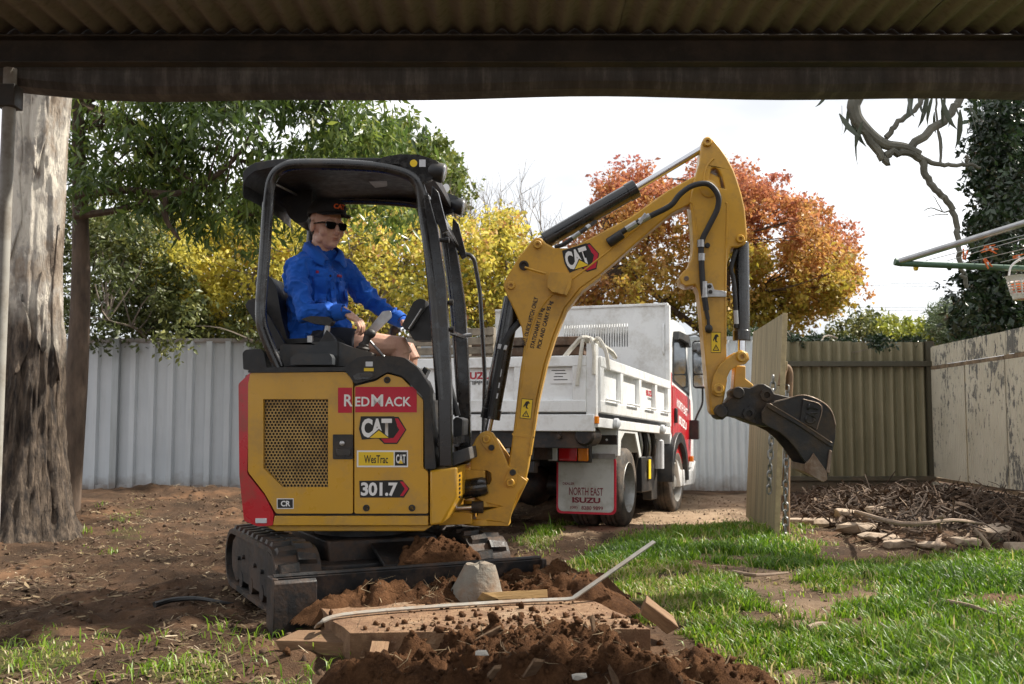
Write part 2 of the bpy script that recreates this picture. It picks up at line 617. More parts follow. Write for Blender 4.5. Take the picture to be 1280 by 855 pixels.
# ================================================================== FENCES
def ribbed(prof, t=.004):
    """Closed outline of a folded sheet from its open profile (x, depth)."""
    return list(prof) + [(x, y + t) for x, y in reversed(prof)]
def streaky(name, c, c2, rough=.5, metal=0.0, grime=(.10, .09, .07), gl=.5, low=True):
    m, nt, p = newmat(name)
    v = own_offset(nt, coords(nt))
    st = own_offset(nt, coords(nt, 'Object', (9, 9, .7)))
    b = ramp(nt, noise(nt, v, 1.1, 4, .6), [(.3, c), (.7, c2)])
    b = mixc(nt, ramp(nt, noise(nt, st, 3, 5, .6), [(.5, 0), (.8, gl)]), b, grime)
    if low:
        sx = nt.nodes.new('ShaderNodeSeparateXYZ')
        nt.links.new(coords(nt), sx.inputs[0])
        f = math_(nt, 'SUBTRACT', math_(nt, 'MULTIPLY', noise(nt, v, 5, 5, .65), .45), sx.outputs['Z'])
        b = mixc(nt, ramp(nt, f, [(.0, 0), (.25, .75)]), b, (.16, .10, .06))
    nt.links.new(b, p.inputs['Base Color'])
    p.inputs['Roughness'].default_value = rough
    p.inputs['Metallic'].default_value = metal
    bump(nt, p, noise(nt, v, 30, 4, .6), .12, .01)
    return m
M['pale_fence'] = streaky('pale_fence_paint', (.50, .535, .565), (.60, .63, .655), .36, gl=.25, grime=(.30, .31, .31))
M['corr_pale'] = streaky('pale_corrugated_steel', (.56, .60, .62), (.66, .69, .70), .34, gl=.3, grime=(.3, .31, .3))
M['khaki'] = streaky('khaki_fence_paint', (.19, .165, .095), (.245, .215, .13), .55, gl=.55, grime=(.075, .07, .04))
M['khaki_rail'] = streaky('dark_rail_paint', (.05, .045, .028), (.075, .065, .04), .6)
M['galv'] = streaky('galvanised_post', (.33, .36, .37), (.42, .44, .45), .4, .5, gl=.3)

FY = 13.7
def trim_profile(n, pitch=.25, d=.06):
    pr = []
    for i in range(n):
        o = i * pitch
        pr += [(o, 0), (o + .135, 0), (o + .155, -d), (o + .225, -d), (o + .245, 0)]
        pr += []
    pr.append((n * pitch, 0))
    return pr
fe = tag(empty('metal_fence', (-9.29, FY, 0)), 'pale grey ribbed steel fence behind the tree trunks and digger', 'fence')
pm = MB().prism(ribbed(trim_profile(3)), .02, 1.98, 'z').mesh('fence_panel', M['pale_fence'], ang=20)
for i in range(14):
    link('fence_panel', pm, fe, loc=(i * .75, random.uniform(-.004, .004), random.uniform(-.012, .012)))
rm = MB().box((1.175, 0, 0), (2.35, .05, .055)).mesh('rail', M['pale_fence'])
for i in range(5):
    w = 1 if i < 4 else .46
    for zz in (2.0, .06):
        o = link('rail', rm, fe, loc=(i * 2.35, -.02, zz))
        o.scale.x = w
po = MB().box((0, 0, 1.02), (.085, .07, 2.04)).mesh('post', M['galv'])
for x in (3.72, 6.07, 8.42):
    link('post', po, fe, loc=(x, -.06, 0))

def corr_profile(n, pitch, amp, steps=8):
    return [(i * pitch / steps, amp * sin(2 * pi * i / steps)) for i in range(n * steps + 1)]
fe.scale = (1.038, 1, 1.03)
fc = tag(empty('corrugated_fence', (1.47, FY + .02, 0)), 'pale silver corrugated fence section seen past the truck cab', 'fence')
pm = MB().prism(ribbed(corr_profile(7, .105, .016), .003), 0, 2.02, 'z').mesh('fence_sheet', M['corr_pale'], ang=60)
for i in range(3):
    link('fence_sheet', pm, fc, loc=(i * .735, 0, random.uniform(-.015, .015)))
MB().box((1.1, -.03, 2.03), (2.2, .04, .05)).build('rail', M['galv'], fc)

fc.scale = (1.038, 1, 1.03)
fk = tag(empty('corrugated_fence', (3.78, FY, 0)), 'khaki corrugated fence with dark rails at the end of the yard', 'fence')
pm = MB().prism(ribbed(corr_profile(4, .137, .04), .003), .08, 1.99, 'z').mesh('fence_sheet', M['khaki'], ang=60)
for i in range(4):
    link('fence_sheet', pm, fk, loc=(i * .548 - .22, 0, random.uniform(-.012, .012)))
for zz, h in ((1.685, .07), (.17, .06)):
    MB().box((.92, -.06, zz), (1.96, .06, h)).build('rail', M['khaki_rail'], fk, bevel=.004)
MB().box((.86, -.035, .06), (1.95, .04, .16)).build('plinth', M['khaki_rail'], fk)
MB().box((1.885, -.03, 1.0), (.09, .09, 1.98)).build('post', M['khaki_rail'], fk)

fk.scale = (1.038, 1, 1.03)
# flaking cream fence running towards the camera
m, nt, p = newmat('flaking_cream_paint')
v = own_offset(nt, coords(nt))
cream = ramp(nt, noise(nt, v, 2.2, 4), [(.3, (.50, .455, .35)), (.7, (.62, .575, .46))])
fl = math_(nt, 'ADD', noise(nt, own_offset(nt, coords(nt, 'Object', (1.1, 1.1, .5))), 14, 7, .74), math_(nt, 'MULTIPLY', noise(nt, own_offset(nt, coords(nt, 'Object', (1, 1, .5))), 1.4, 4), .6))
cream = mixc(nt, ramp(nt, fl, [(.865, 0), (.89, .9)]), cream, (.10, .10, .095))
cream = mixc(nt, ramp(nt, noise(nt, coords(nt, 'Object', (4, 4, .25)), 4, 4, .6), [(.6, 0), (.8, .4)]), cream, (.2, .17, .12))
nt.links.new(cream, p.inputs['Base Color'])
p.inputs['Roughness'].default_value = .7
bump(nt, p, fl, .35, .008)
M['cream'] = m
M['rotten'] = mat('weathered_rail_timber', (.24, .17, .10), .85, var=.35, vs=9, stretch=(1, 1, 1), bs=.5, bscale=40, dirt=.4, dirtc=(.07, .05, .035))
fr = tag(empty('painted_fence', (5.74, FY - .05, 0), (0, 0, atan2(-1, -.087) )), 'cream fence with flaking paint and a weathered timber rail', 'fence')
# local +x runs from the corner towards the camera, local +y faces away from the yard
def groove_profile(w, pitch=.062, d=.006):
    pr, x = [], 0.0
    while x < w - .001:
        pr += [(x, 0), (x + pitch * .72, 0), (x + pitch * .80, -d), (x + pitch * .92, -d)]
        x += pitch
    return [(a, -b) for a, b in pr]
pm = MB().prism(ribbed(groove_profile(1.18), .012), .20, 1.605, 'z').mesh('fence_sheet', M['cream'], ang=25)
pm2 = MB().prism(ribbed(groove_profile(1.18), .014), 1.655, 1.91, 'z').mesh('top_board', M['cream'], ang=25)
pm3 = MB().prism(ribbed([(0, 0), (1.18, 0)], .02), .0, .125, 'z').mesh('plinth_board', M['cream'], ang=25)
for i in range(6):
    link('fence_sheet', pm, fr, loc=(.03 + i * 1.19, 0, random.uniform(-.006, .006)))
    link('top_board', pm2, fr, loc=(.02 + i * 1.2, .02, random.uniform(-.01, .01)))
    link('plinth_board', pm3, fr, loc=(.03 + i * 1.19, -.03, random.uniform(-.01, .02)))
rw = MB().box((1.2, .04, 0), (2.38, .075, .045)).mesh('rail', M['rotten'])
for i in range(3):
    link('rail', rw, fr, loc=(i * 2.4, 0, 1.63), rot=(0, random.uniform(-.004, .004), 0))
    link('rail', rw, fr, loc=(i * 2.4, .01, .165), rot=(0, random.uniform(-.008, .008), 0))
MB().box((.0, .03, .95), (.07, .05, 1.9)).build('post', M['cream'], fr)

fr.scale = (1.038, 1, 1.03)
# ================================================================== CARPORT ROOF
M['roofsheet'] = streaky('old_corrugated_iron', (.22, .21, .185), (.29, .275, .24), .55, .3, grime=(.08, .068, .055), gl=.6, low=False)
M['beam'] = mat('dark_painted_beam', (.040, .038, .035), .5, var=.2, vs=5, dirt=.25, dirtc=(.10, .085, .07), bs=.15, bscale=60)
m, nt, p = newmat('stained_gutter')
v = coords(nt)
b = ramp(nt, math_(nt, 'ADD', math_(nt, 'MULTIPLY', noise(nt, coords(nt, 'Object', (11, 2, 1.6)), 1.6, 6, .7), .62), math_(nt, 'MULTIPLY', noise(nt, v, 7, 6, .7), .38)), [(.35, (.03, .029, .028)), (.52, (.075, .072, .068)), (.70, (.22, .21, .195))])
b = mixc(nt, ramp(nt, noise(nt, v, 1.2, 3), [(.45, 0), (.7, .5)]), b, (.07, .04, .025))
nt.links.new(b, p.inputs['Base Color'])
p.inputs['Roughness'].default_value = .6
bump(nt, p, noise(nt, v, 25, 5), .2, .01)
M['gutter'] = m
M['post'] = mat('carport_post_paint', (.32, .31, .28), .5, var=.12, vs=4, dirt=.3, dirtc=(.13, .10, .07))
cp = tag(empty('carport', (0, 4.3, 0)), 'dark open carport with a corrugated iron roof, beam and gutter', 'carport')
prof = corr_profile(7, .108, .017)
v_, f_ = [], []
for (x, z) in prof:
    v_ += [(x, -.002, 2.70 + z), (x, -3.3, 2.70 + z), (x, -.002, 2.703 + z), (x, -3.3, 2.703 + z)]
nn = len(prof)
for i in range(nn - 1):
    a, b = i * 4, i * 4 + 4
    f_ += [(a, a + 1, b + 1, b), (a + 2, b + 2, b + 3, a + 3), (a, b, b + 2, a + 2), (a + 1, a + 3, b + 3, b + 1)]
f_ += [(0, 2, 3, 1), ((nn - 1) * 4, (nn - 1) * 4 + 1, (nn - 1) * 4 + 3, (nn - 1) * 4 + 2)]
sh = MB().add(v_, f_).mesh('roof_sheet', M['roofsheet'], ang=60)
for i in range(10):
    o = link('roof_sheet', sh, cp, loc=(-3.42 + i * .648, 0, (i % 2) * .005))
# beam: a channel with its lips towards the camera
MB().prism([(0, 2.56), (.012, 2.56), (.012, 2.75), (0, 2.75)], -3.45, 2.85, 'x').prism([(-.055, 2.55), (.012, 2.55), (.012, 2.559), (-.055, 2.559)], -3.45, 2.85, 'x').prism([(-.055, 2.667), (-.001, 2.667), (-.001, 2.676), (-.055, 2.676)], -3.45, 2.85, 'x').build('beam', M['beam'], cp, bevel=.002)
# gutter that sags a little along its length
gv = MB()
gp = [(.05, 2.60), (.075, 2.60), (.075, 2.44), (.16, 2.425), (.185, 2.56), (.195, 2.56), (.17, 2.405), (.075, 2.41), (.055, 2.44)]
xs_ = np.linspace(-3.45, 2.85, 40)
def gsag(x):
    return .012 * sin(x * 1.3 + 1) + .006 * sin(x * 4.1) + .10 * float(sstep(-1.4, -3.2, x)) + .012 * float(sstep(1.2, 2.6, x))
vs = [(x, y, z + .047 + gsag(x)) for x in xs_ for (y, z) in gp]
k = len(gp)
fs = [(i * k + a, i * k + (a + 1) % k, (i + 1) * k + (a + 1) % k, (i + 1) * k + a) for i in range(len(xs_) - 1) for a in range(k)]
fs += [tuple(range(k)), tuple((len(xs_) - 1) * k + a for a in reversed(range(k)))]
gv.add(vs, fs).build('gutter', M['gutter'], cp, ang=30)
MB().tube([(-2.235, .03, 0), (-2.235, .03, 2.55)], .028, 16).build('post', M['post'], cp)
MB().tube([(2.72, .03, 0), (2.72, .03, 2.55)], .035, 16).build('post', M['post'], cp)
MB().box((-2.235, .03, 2.42), (.085, .085, .1)).build('post_bracket', M['beam'], cp, bevel=.004)

# ================================================================== EXCAVATOR
EXC = tag(empty('mini_excavator', (-.86, 5.78, 0), (0, 0, R(-4))), 'yellow mini excavator with black canopy, red rear cover and raised digging arm', 'excavator')
EM = frame(EXC)
def EP(pts, y):
    """Photo outline -> (x, z) of the digger's own plane y."""
    out = []
    for px, py in pts:
        q = loc_on(EM, px, py, 1, y)
        out.append((q.x, q.z))
    return out
def E3(px, py, y):
    return loc_on(EM, px, py, 1, y)
def plate(name, pts, y0, y1, mtl, parent=EXC, holes=(), bevel=.006, rnd=0, seg=2):
    o2 = EP(pts, y0)
    if rnd: o2 = round2(o2, rnd)
    return MB().prism(o2, y0, y1, 'y', [EP(h, y0) for h in holes]).build(name, mtl, parent, bevel=bevel, seg=seg)

NS = -.50                                                           # near side face of the body
# ---- body hull and panels
hull = EP([(303, 468), (482, 464), (528, 498), (534, 588), (536, 655), (304, 655)], NS)
MB().prism(hull, NS + .035, .44, 'y').build('body_frame', M['plastic'], EXC, bevel=.01)
GR = [(329, 499), (410, 499), (410, 609), (353, 609), (329, 585)]
engine_cover = plate('engine_cover', [(313, 466), (432, 465), (441, 475), (441, 642), (345, 642), (331, 617), (310, 590), (310, 480)], NS, NS + .05, M['yellow'], holes=[GR], bevel=.008, rnd=.012)
side_door = plate('side_door', [(443, 483), (470, 476), (484, 467), (502, 472), (529, 500), (529, 585), (535, 590), (535, 642), (443, 642)], NS, NS + .05, M['yellow'], bevel=.008, rnd=.01)
plate('skirt', [(343, 645), (535, 645), (535, 657), (341, 657)], NS + .002, NS + .06, M['yellow'], bevel=.004)
# recess and perforated grille
plate('grille_backing', [(324, 494), (414, 494), (414, 613), (350, 613), (324, 588)], NS + .032, NS + .034, M['darkprint'], bevel=0)
gb = MB()
gpoly = EP(GR, NS)
gx0, gx1 = min(q[0] for q in gpoly), max(q[0] for q in gpoly)
gz0, gz1 = min(q[1] for q in gpoly), max(q[1] for q in gpoly)
pit = .0185
ca = gpoly[3]; cb = gpoly[4]
row = 0
zc = gz0 + pit * .4
while zc < gz1 - pit * .3:
    xc = gx0 + pit * (.5 if row % 2 else 0) + pit * .4
    while xc < gx1 - pit * .2:
        # keep inside the cut corner
        side = (ca[0] - cb[0]) * (zc - cb[1]) - (ca[1] - cb[1]) * (xc - cb[0])
        if side > -.0005:
            vs = []
            for rr in (.578 * pit, .40 * pit):
                for yy in (NS + .018, NS + .024):
                    for q in range(6):
                        a = pi / 6 + q * pi / 3
                        vs.append((xc + rr * cos(a), yy, zc + rr * sin(a)))
            fs = []
            for q in range(6):
                l = (q + 1) % 6
                fs += [(q, l, 12 + l, 12 + q), (12 + q, 12 + l, 18 + l, 18 + q)]
            gb.add(vs, fs)
        xc += pit
    row += 1
    zc += pit * .866
M['grille'] = mat('perforated_grille', (.46, .30, .10), .45, .2, var=.15, vs=8, dirt=.2, dirtc=(.16, .10, .05))
gb.build('grille', M['grille'], engine_cover, smooth=False)
# latch
lt = plate('latch', [(416, 543), (441, 543), (441, 574), (416, 574)], NS - .006, NS + .01, M['plastic'], engine_cover, bevel=.004, rnd=.006)
plate('latch_grip', [(420, 561), (438, 561), (438, 570), (420, 570)], NS - .012, NS, M['black'], engine_cover, bevel=.003)
q = E3(428, 554, NS)
MB().lathe([(.013, 0), (.013, .012), (.007, .014)], (q.x, NS + .002, q.z), (0, -1, 0), 16).build('lock', M['zinc'], engine_cover)
for px, py in ((458, 635), (515, 635), (484, 475)):
    q = E3(px, py, NS)
    MB().lathe([(.018, 0), (.018, .006), (.011, .0065), (.011, .002), (.001, .002)], (q.x, NS + .002, q.z), (0, -1, 0), 16).build('bolt', M['plastic'], side_door)
# front corner pillar of the body with its bright end face
fc_ = EP([(537, 588), (571, 584), (571, 622), (553, 655), (537, 657)], NS)
MB().prism(fc_, NS - .002, .40, 'y').build('front_cover', M['yellow'], EXC, bevel=.012)
for i in range(6):
    q = E3(571, 596 + i * 5.4, NS)
    MB().box((q.x + .003, NS + .10, q.z), (.006, .035, .012)).build('vent_slot', M['darkprint'], EXC, smooth=False)
# red rear counterweight
plate('counterweight', [(311, 467), (318, 464), (312, 480), (309, 592), (331, 620), (342, 642), (341, 657), (322, 658), (305, 651), (299, 594), (298, 480)], NS + .004, .47, M['red'], bevel=.014, rnd=.01, seg=3)
plate('lifting_eye', [(319, 648), (333, 648), (333, 654), (319, 654)], NS - .006, NS + .03, M['clear_lens'], bevel=.002)
plate('underside_pan', [(330, 657), (540, 657), (530, 664), (345, 664)], NS + .05, .40, M['yellow'], bevel=.005)

# ---- stickers on the side
YD = NS - .0015
def box_px(x0, y0, x1, y1, y):
    a, b = EP([(x0, y1), (x1, y0)], y)
    return a[0], a[1], b[0], b[1]
def sticker(name, pts, mtl, parent, y=YD, t=.0007):
    return MB().prism(EP(pts, y), y, y + t, 'y').build(name, mtl, parent, smooth=False)
def rect(x0, y0, x1, y1):
    return [(x0, y0), (x1, y0), (x1, y1), (x0, y1)]
sticker('decal', rect(422.5, 484.5, 440, 516), M['redprint'], engine_cover)
sticker('decal', rect(444, 483.5, 521, 515.5), M['redprint'], side_door)
def words(s, r, mtl, parent, y, bold=.015, **k):
    x0, z0, x1, z1 = box_px(*r, y)
    return text(s, mtl, parent, y, x0, z0, x1, z1, bold=bold, **k)
words('R', (430, 493, 441, 508), M['offwhite'], engine_cover, YD - .001, .02)
words('ED', (444, 496, 462, 508), M['offwhite'], side_door, YD - .001, .02)
words('M', (464, 493, 479, 508), M['offwhite'], side_door, YD - .001, .02)
words('ACK', (481, 496, 514, 508), M['offwhite'], side_door, YD - .001, .02)
def hexa(cx, cy, w, h):
    return [(cx - w * .28, cy - h / 2), (cx + w * .22, cy - h / 2), (cx + w / 2, cy), (cx + w * .22, cy + h / 2), (cx - w * .28, cy + h / 2), (cx - w / 2, cy)]
def cat_mark(parent, y, rect_, unit, tilt=None):
    """White letters on black with a yellow wedge and a red-edged black hexagon. rect_ in photo pixels."""
    x0, y0, x1, y1 = rect_
    w, h = x1 - x0, y1 - y0
    def T(pts):
        out = []
        for (u, v) in pts:
            a, b = x0 + u * w, y0 + v * h
            if tilt:
                cx, cy = (x0 + x1) / 2, (y0 + y1) / 2
                dx, dy = a - cx, b - cy
                a, b = cx + dx * cos(tilt) - dy * sin(tilt), cy + dx * sin(tilt) + dy * cos(tilt)
            out.append((a, b))
        return out
    def pl(pts, mtl, lift, nm='emblem'):
        return MB().prism(EP(T(pts), y), y - lift, y - lift + .0006, 'y').build(nm, mtl, parent, smooth=False)
    pl([(.42, 0), (.83, 0), (1.0, .48), (.80, 1.0), (.52, 1.0), (.40, .80)], M['darkprint'], .0005)
    pl([(.45, .06), (.82, .06), (.975, .48), (.79, .95), (.53, .95), (.44, .78), (.72, .78), (.85, .48), (.74, .18), (.45, .18)], M['redprint'], .0012)
    pl([(.02, -.02), (.74, -.02), (.80, .30), (.72, .74), (.04, .84), (-.02, .45)], M['darkprint'], .0018)
    c = T([(.36, .41)])[0]
    ww, hh = w * .66, h * .70
    a = EP([(c[0] - ww / 2, c[1] + hh / 2), (c[0] + ww / 2, c[1] - hh / 2)], y)
    text('CAT', M['offwhite'], parent, y - .0026, a[0][0], a[0][1], a[1][0], a[1][1], ang=-(tilt or 0), bold=.045, space=.92)
    pl([(.17, .80), (.41, .44), (.66, .80)], M['darkprint'], .003)
    pl([(.21, .775), (.41, .50), (.62, .775)], M['yellowprint'], .0036)
cat_mark(side_door, YD, (450, 521, 508, 555), 1)
sticker('decal', rect(446, 563, 510, 584), M['offwhite'], side_door)
sticker('decal', rect(448, 565, 492, 582), M['yellowprint'], side_door, YD - .0007)
sticker('decal', rect(493.5, 565, 508.5, 582), M['darkprint'], side_door, YD - .0007)
words('WesTrac', (455, 569, 485, 579), M['darkprint'], side_door, YD - .0016, .012)
words('CAT', (495, 568, 507, 579), M['offwhite'], side_door, YD - .0016, .03)
sticker('decal', [(498, 579.5), (501, 574.5), (504, 579.5)], M['yellowprint'], side_door, YD - .0024)
sticker('emblem', [(449, 601), (503, 600), (512, 611), (505, 622), (450, 622)], M['darkprint'], side_door)
sticker('emblem', [(500, 602), (504, 602), (510.5, 611), (504, 620), (500, 620), (506, 611)], M['redprint'], side_door, YD - .0007)
words('301.7', (451, 603, 497, 620), M['offwhite'], side_door, YD - .0016, .035, space=.95)
sticker('decal', rect(346, 623, 367, 636), M['offwhite'], engine_cover)
sticker('decal', rect(347, 624, 366, 635), M['darkprint'], engine_cover, YD - .0007)
words('CR', (351, 626, 363, 633), M['offwhite'], engine_cover, YD - .0016, .03)

# ---- black deck cover and operator station
plate('deck_cover', [(309, 466), (312, 460), (356, 459), (430, 459), (437, 455), (446, 447), (458, 445), (492, 445), (505, 447), (522, 460), (537, 483), (538, 512), (545, 586), (531, 586), (530, 498), (503, 470), (484, 465), (470, 473), (443, 480), (433, 464)], NS - .012, NS + .10, M['plastic'], bevel=.008, rnd=.012)
MB().prism(EP([(330, 470), (430, 470), (470, 462), (505, 468), (540, 560), (540, 600), (330, 600)], NS), NS + .06, .42, 'y').build('floor_deck', M['plastic'], EXC, bevel=.01)
plate('side_console', [(350, 458), (350, 432), (354, 430), (420, 426), (437, 433), (466, 441), (462, 447), (446, 449), (436, 458)], -.37, -.25, M['grey_plastic'], bevel=.01, rnd=.012)
plate('console_seam', [(421.5, 428), (423, 428), (423, 458), (421.5, 458)], -.374, -.3, M['darkprint'], bevel=0)
plate('storage_tray', [(363, 456), (363, 447), (371, 442), (412, 442), (415, 447), (415, 456)], -.47, -.38, M['grey_plastic'], bevel=.006, rnd=.006)
plate('rear_step', [(304, 462), (303, 441), (307, 437), (326, 436), (330, 441), (334, 463)], -.34, .36, M['plastic'], bevel=.01, rnd=.01)
sticker('decal', rect(457, 452, 466, 458), M['clear_lens'], EXC, NS - .0135)
sticker('decal', rect(455, 460, 467, 464), M['yellowprint'], EXC, NS - .0135)
plate('deck_slot', [(441, 470), (448, 466), (463, 465), (468, 469), (460, 474), (444, 475)], NS - .016, NS + .02, M['black'], bevel=.004, rnd=.004)
plate('fuel_cap', [(450, 471), (450, 467), (465, 467), (466, 471)], NS - .02, NS - .002, M['grey_plastic'], bevel=.003)
# seat
sb = MB()
sb.prism(round2(EP([(318, 352), (322, 341), (338, 345), (346, 360), (352, 398), (360, 428), (352, 436), (336, 432), (328, 400)], -.2), .03), -.20, .22, 'y')
seat = sb.build('seat', M['plastic'], EXC, bevel=.02, seg=3)
MB().prism(round2(EP([(346, 424), (420, 421), (432, 428), (425, 442), (350, 445)], -.2), .02), -.20, .22, 'y').build('seat_cushion', M['plastic'], seat, bevel=.02, seg=3)
plate('seat_wing', [(306, 382), (310, 375), (320, 372), (338, 398), (356, 430), (345, 440), (332, 425)], -.30, -.27, M['plastic'], seat, bevel=.006, rnd=.012)
# arm rest
plate('armrest', [(376, 399), (388, 395), (411, 396), (416, 401), (412, 407), (390, 404)], -.36, -.29, M['plastic'], bevel=.01, rnd=.008, seg=3)
MB().tube([E3(410, 405, -.325), E3(407, 425, -.325)], .016, 10).tube([E3(388, 428, -.325), E3(388, 420, -.325)], .018, 12).build('armrest_stem', M['zinc'], EXC)
plate('lever_gate', [(398, 430), (408, 412), (416, 420), (422, 430)], -.345, -.30, M['plastic'], bevel=.004)
def joystick(px, py, y, dx=6):
    j = MB()
    a, b, c = E3(px, py + 18, y), E3(px + dx, py - 4, y), E3(px + dx + 4, py - 16, y)
    j.lathe([(.05, 0), (.046, .012), (.05, .02), (.038, .03), (.042, .04), (.028, .05), (.030, .06), (.018, .075)], a - Vector((0, 0, .01)), (.2, 0, 1), 18)
    j.tube(spline([a, (a + b) / 2, b], 4), [.012, .013, .016, .02, .022, .021, .02, .022, .022], 12)
    j.ell(b + Vector((.01, 0, .012)), (.034, .026, .028))
    return j.build('joystick', M['plastic'], EXC)
joystick(452, 424, -.29, 8)
joystick(486, 418, .22, 6)
MB().tube([E3(455, 421, -.27), E3(461, 425, -.27), E3(481, 447, -.27)], .007, 8).build('safety_lever', M['zinc'], EXC)
plate('lever_plate', [(459, 413), (478, 389), (488, 388), (490, 396), (474, 412), (466, 419)], -.07, -.06, M['zinc'], bevel=.002, rnd=.01)
# monitor on its bracket
mon = plate('monitor', [(502, 407), (517, 377), (524, 373), (532, 375), (531, 384), (514, 412), (507, 413)], -.20, .0, M['plastic'], bevel=.008, rnd=.008)
plate('monitor_bracket', [(511, 415), (526, 389), (538, 380), (541, 425), (518, 426)], -.16, -.04, M['plastic'], bevel=.006, rnd=.004)
MB().tube([E3(511, 411, -.205), E3(527, 386, -.205)], .005, 8).build('monitor_trim', M['zinc'], mon)
# pedals and travel levers behind the front pillar
MB().tube([E3(561, 478, -.05), E3(572, 520, -.05)], .018, 10).build('travel_lever', M['plastic'], EXC)
MB().tube([E3(558, 470, .15), E3(569, 518, .15)], .018, 10).build('travel_lever', M['plastic'], EXC)
plate('lever_boot', [(560, 545), (562, 529), (570, 521), (578, 524), (577, 545)], -.1, .2, M['plastic'], bevel=.01, rnd=.008)
plate('foot_pedal', [(523, 470), (530, 458), (535, 462), (529, 474)], -.2, -.08, M['black'], bevel=.004)
plate('front_step', [(556, 584), (556, 569), (586, 559), (588, 574), (566, 583)], -.44, .42, M['grey_plastic'], bevel=.004)

# ---- canopy: roll-over frame of tube, roof, lamps
def frame_tube(y, mtl=M['black'], r=.031):
    pts = [(349, 460), (334, 425), (326, 392), (331, 316), (336, 245), (341, 222), (352, 211), (370, 206), (420, 206), (470, 209), (500, 215), (518, 224), (526, 240), (529, 262), (541, 350), (550, 470), (552, 500)]
    return MB().tube(spline([E3(a, b, -.46) + Vector((0, y + .46, 0)) for a, b in pts], 4), r, 14).build('roll_frame', mtl, EXC)
frame_tube(-.46)
frame_tube(.42)
def front_post(dy):
    P = [E3(a, b, -.46) + Vector((0, dy, 0)) for a, b in ((533, 244), (541, 285), (550, 360), (556, 470), (558, 583))]
    b = MB()
    for d, off in ((.045, 0),):
        vs, fs = [], []
        for i, q in enumerate(P):
            for sx, sy in ((-1, -1), (1, -1), (1, 1), (-1, 1)):
                vs.append(q + Vector((sx * .036 * (.45, .8, 1, 1, 1)[i], sy * .032 + .005, 0)))
        for i in range(len(P) - 1):
            for k_ in range(4):
                l = (k_ + 1) % 4
                fs.append((i * 4 + k_, i * 4 + l, i * 4 + 4 + l, i * 4 + 4 + k_))
        fs += [(0, 3, 2, 1), tuple(len(vs) - 4 + q for q in range(4))]
        b.add(vs, fs)
    return b.build('front_post', M['black'], EXC, bevel=.006)
front_post(0.0)
front_post(.87)
MB().box(E3(553, 430, -.46) + Vector((.0, .43, -.52)), (.05, .87, .05)).build('cross_bar', M['black'], EXC, bevel=.004)
hd = MB()
q0 = E3(537, 262, -.46)
hd.prism([(q0.x - .05, q0.z + .10), (q0.x - .015, q0.z + .10), (q0.x + .055, q0.z - .05), (q0.x + .035, q0.z - .06)], -.46, .45, 'y')
hd.build('header_bar', M['black'], EXC, bevel=.006)
for dy in (-.47, .41):
    pts = EP([(540, 232), (548, 240), (560, 288), (553, 292), (538, 262)], -.46)
    MB().prism(pts, dy, dy + .03, 'y').build('gusset', M['black'], EXC, bevel=.004)
# roof shell: cross-sections along x, domed across y
sec = [(304, 247, 226), (303, 234, 216), (308, 222, 209), (318, 214, 203), (345, 208, 198.5), (400, 206, 197.5), (456, 205, 197), (492, 206, 197), (524, 212, 203), (538, 220, 211)]
vs, fs = [], []
NYS = 9
for (px, pyb, pyt) in sec:
    b_ = E3(px, pyb, -.46); t_ = E3(px, pyt, -.46)
    for side in (0, 1):
        for j in range(NYS):
            yy = -.455 + .90 * j / (NYS - 1)
            dome = .028 * (1 - (2 * j / (NYS - 1) - 1) ** 2)
            zz = (t_.z + dome) if side == 0 else b_.z + dome * .6
            vs.append((t_.x, yy, zz))
m_ = len(sec)
for i in range(m_ - 1):
    for j in range(NYS - 1):
        a = i * 2 * NYS + j
        c = a + 2 * NYS
        fs += [(a, a + 1, c + 1, c), (a + NYS, c + NYS, c + NYS + 1, a + NYS + 1)]
    for j in (0, NYS - 1):
        a = i * 2 * NYS + j
        c = a + 2 * NYS
        fs.append((a, c, c + NYS, a + NYS))
for i in (0, m_ - 1):
    for j in range(NYS - 1):
        a = i * 2 * NYS + j
        fs.append((a, a + 1, a + 1 + NYS, a + NYS))
roof = MB().add(vs, fs).build('canopy_roof', M['plastic'], EXC, bevel=.006, ang=40)
plate('roof_skylight', [(452, 223), (470, 219.5), (500, 221), (500, 226), (462, 227)], .0, .3, M['zinc'], roof, bevel=.002)
for px, py in ((395, 215), (340, 228)):
    a, b = E3(px, py, -.2), E3(px + 34, py + 17, .2)
    MB().tube([a, b], .008, 8).build('roof_rib', M['zinc'], roof)
plate('rear_roof_pod', [(337, 236), (352, 232), (390, 232), (389, 262), (383, 277), (370, 279), (362, 272), (352, 252)], .16, .40, M['plastic'], roof, bevel=.012, rnd=.01)
# front visors with work lamps
M['lamp_lens'] = mat('work_lamp_lens', (.22, .23, .25), .1, .3)
def visor(dy):
    pts = [(464, 204), (480, 197), (500, 193.5), (524, 194), (545, 201), (549, 204), (546, 214), (540, 226), (528, 229), (500, 206)]
    o_ = EP(pts, -.46)
    MB().prism(round2(o_, .008), -.475 + dy, -.44 + dy, 'y').build('visor', M['black'], EXC, bevel=.004)
    c = E3(546, 214, -.46) + Vector((0, dy + .02, 0))
    ax = Vector((.96, .02, -.26)).normalized()
    lamp = MB().lathe([(.028, -.05), (.045, -.03), (.052, .0), (.054, .035), (.05, .042)], c - ax * .005, ax, 20).build('work_lamp', M['plastic'], EXC)
    MB().lathe([(.047, .0), (.044, .006), (.02, .010), (.001, .011)], c + ax * .037, ax, 20).build('lens', M['lamp_lens'], lamp)
visor(0)
visor(.87)
sticker('decal', [(517 + 4.6 * cos(a), 204 + 4.6 * sin(a)) for a in np.linspace(0, 2 * pi, 16, False)], M['yellowprint'], EXC, -.4765)
sticker('decal', rect(524, 199.5, 532, 208.5), M['clear_lens'], EXC, -.4765)
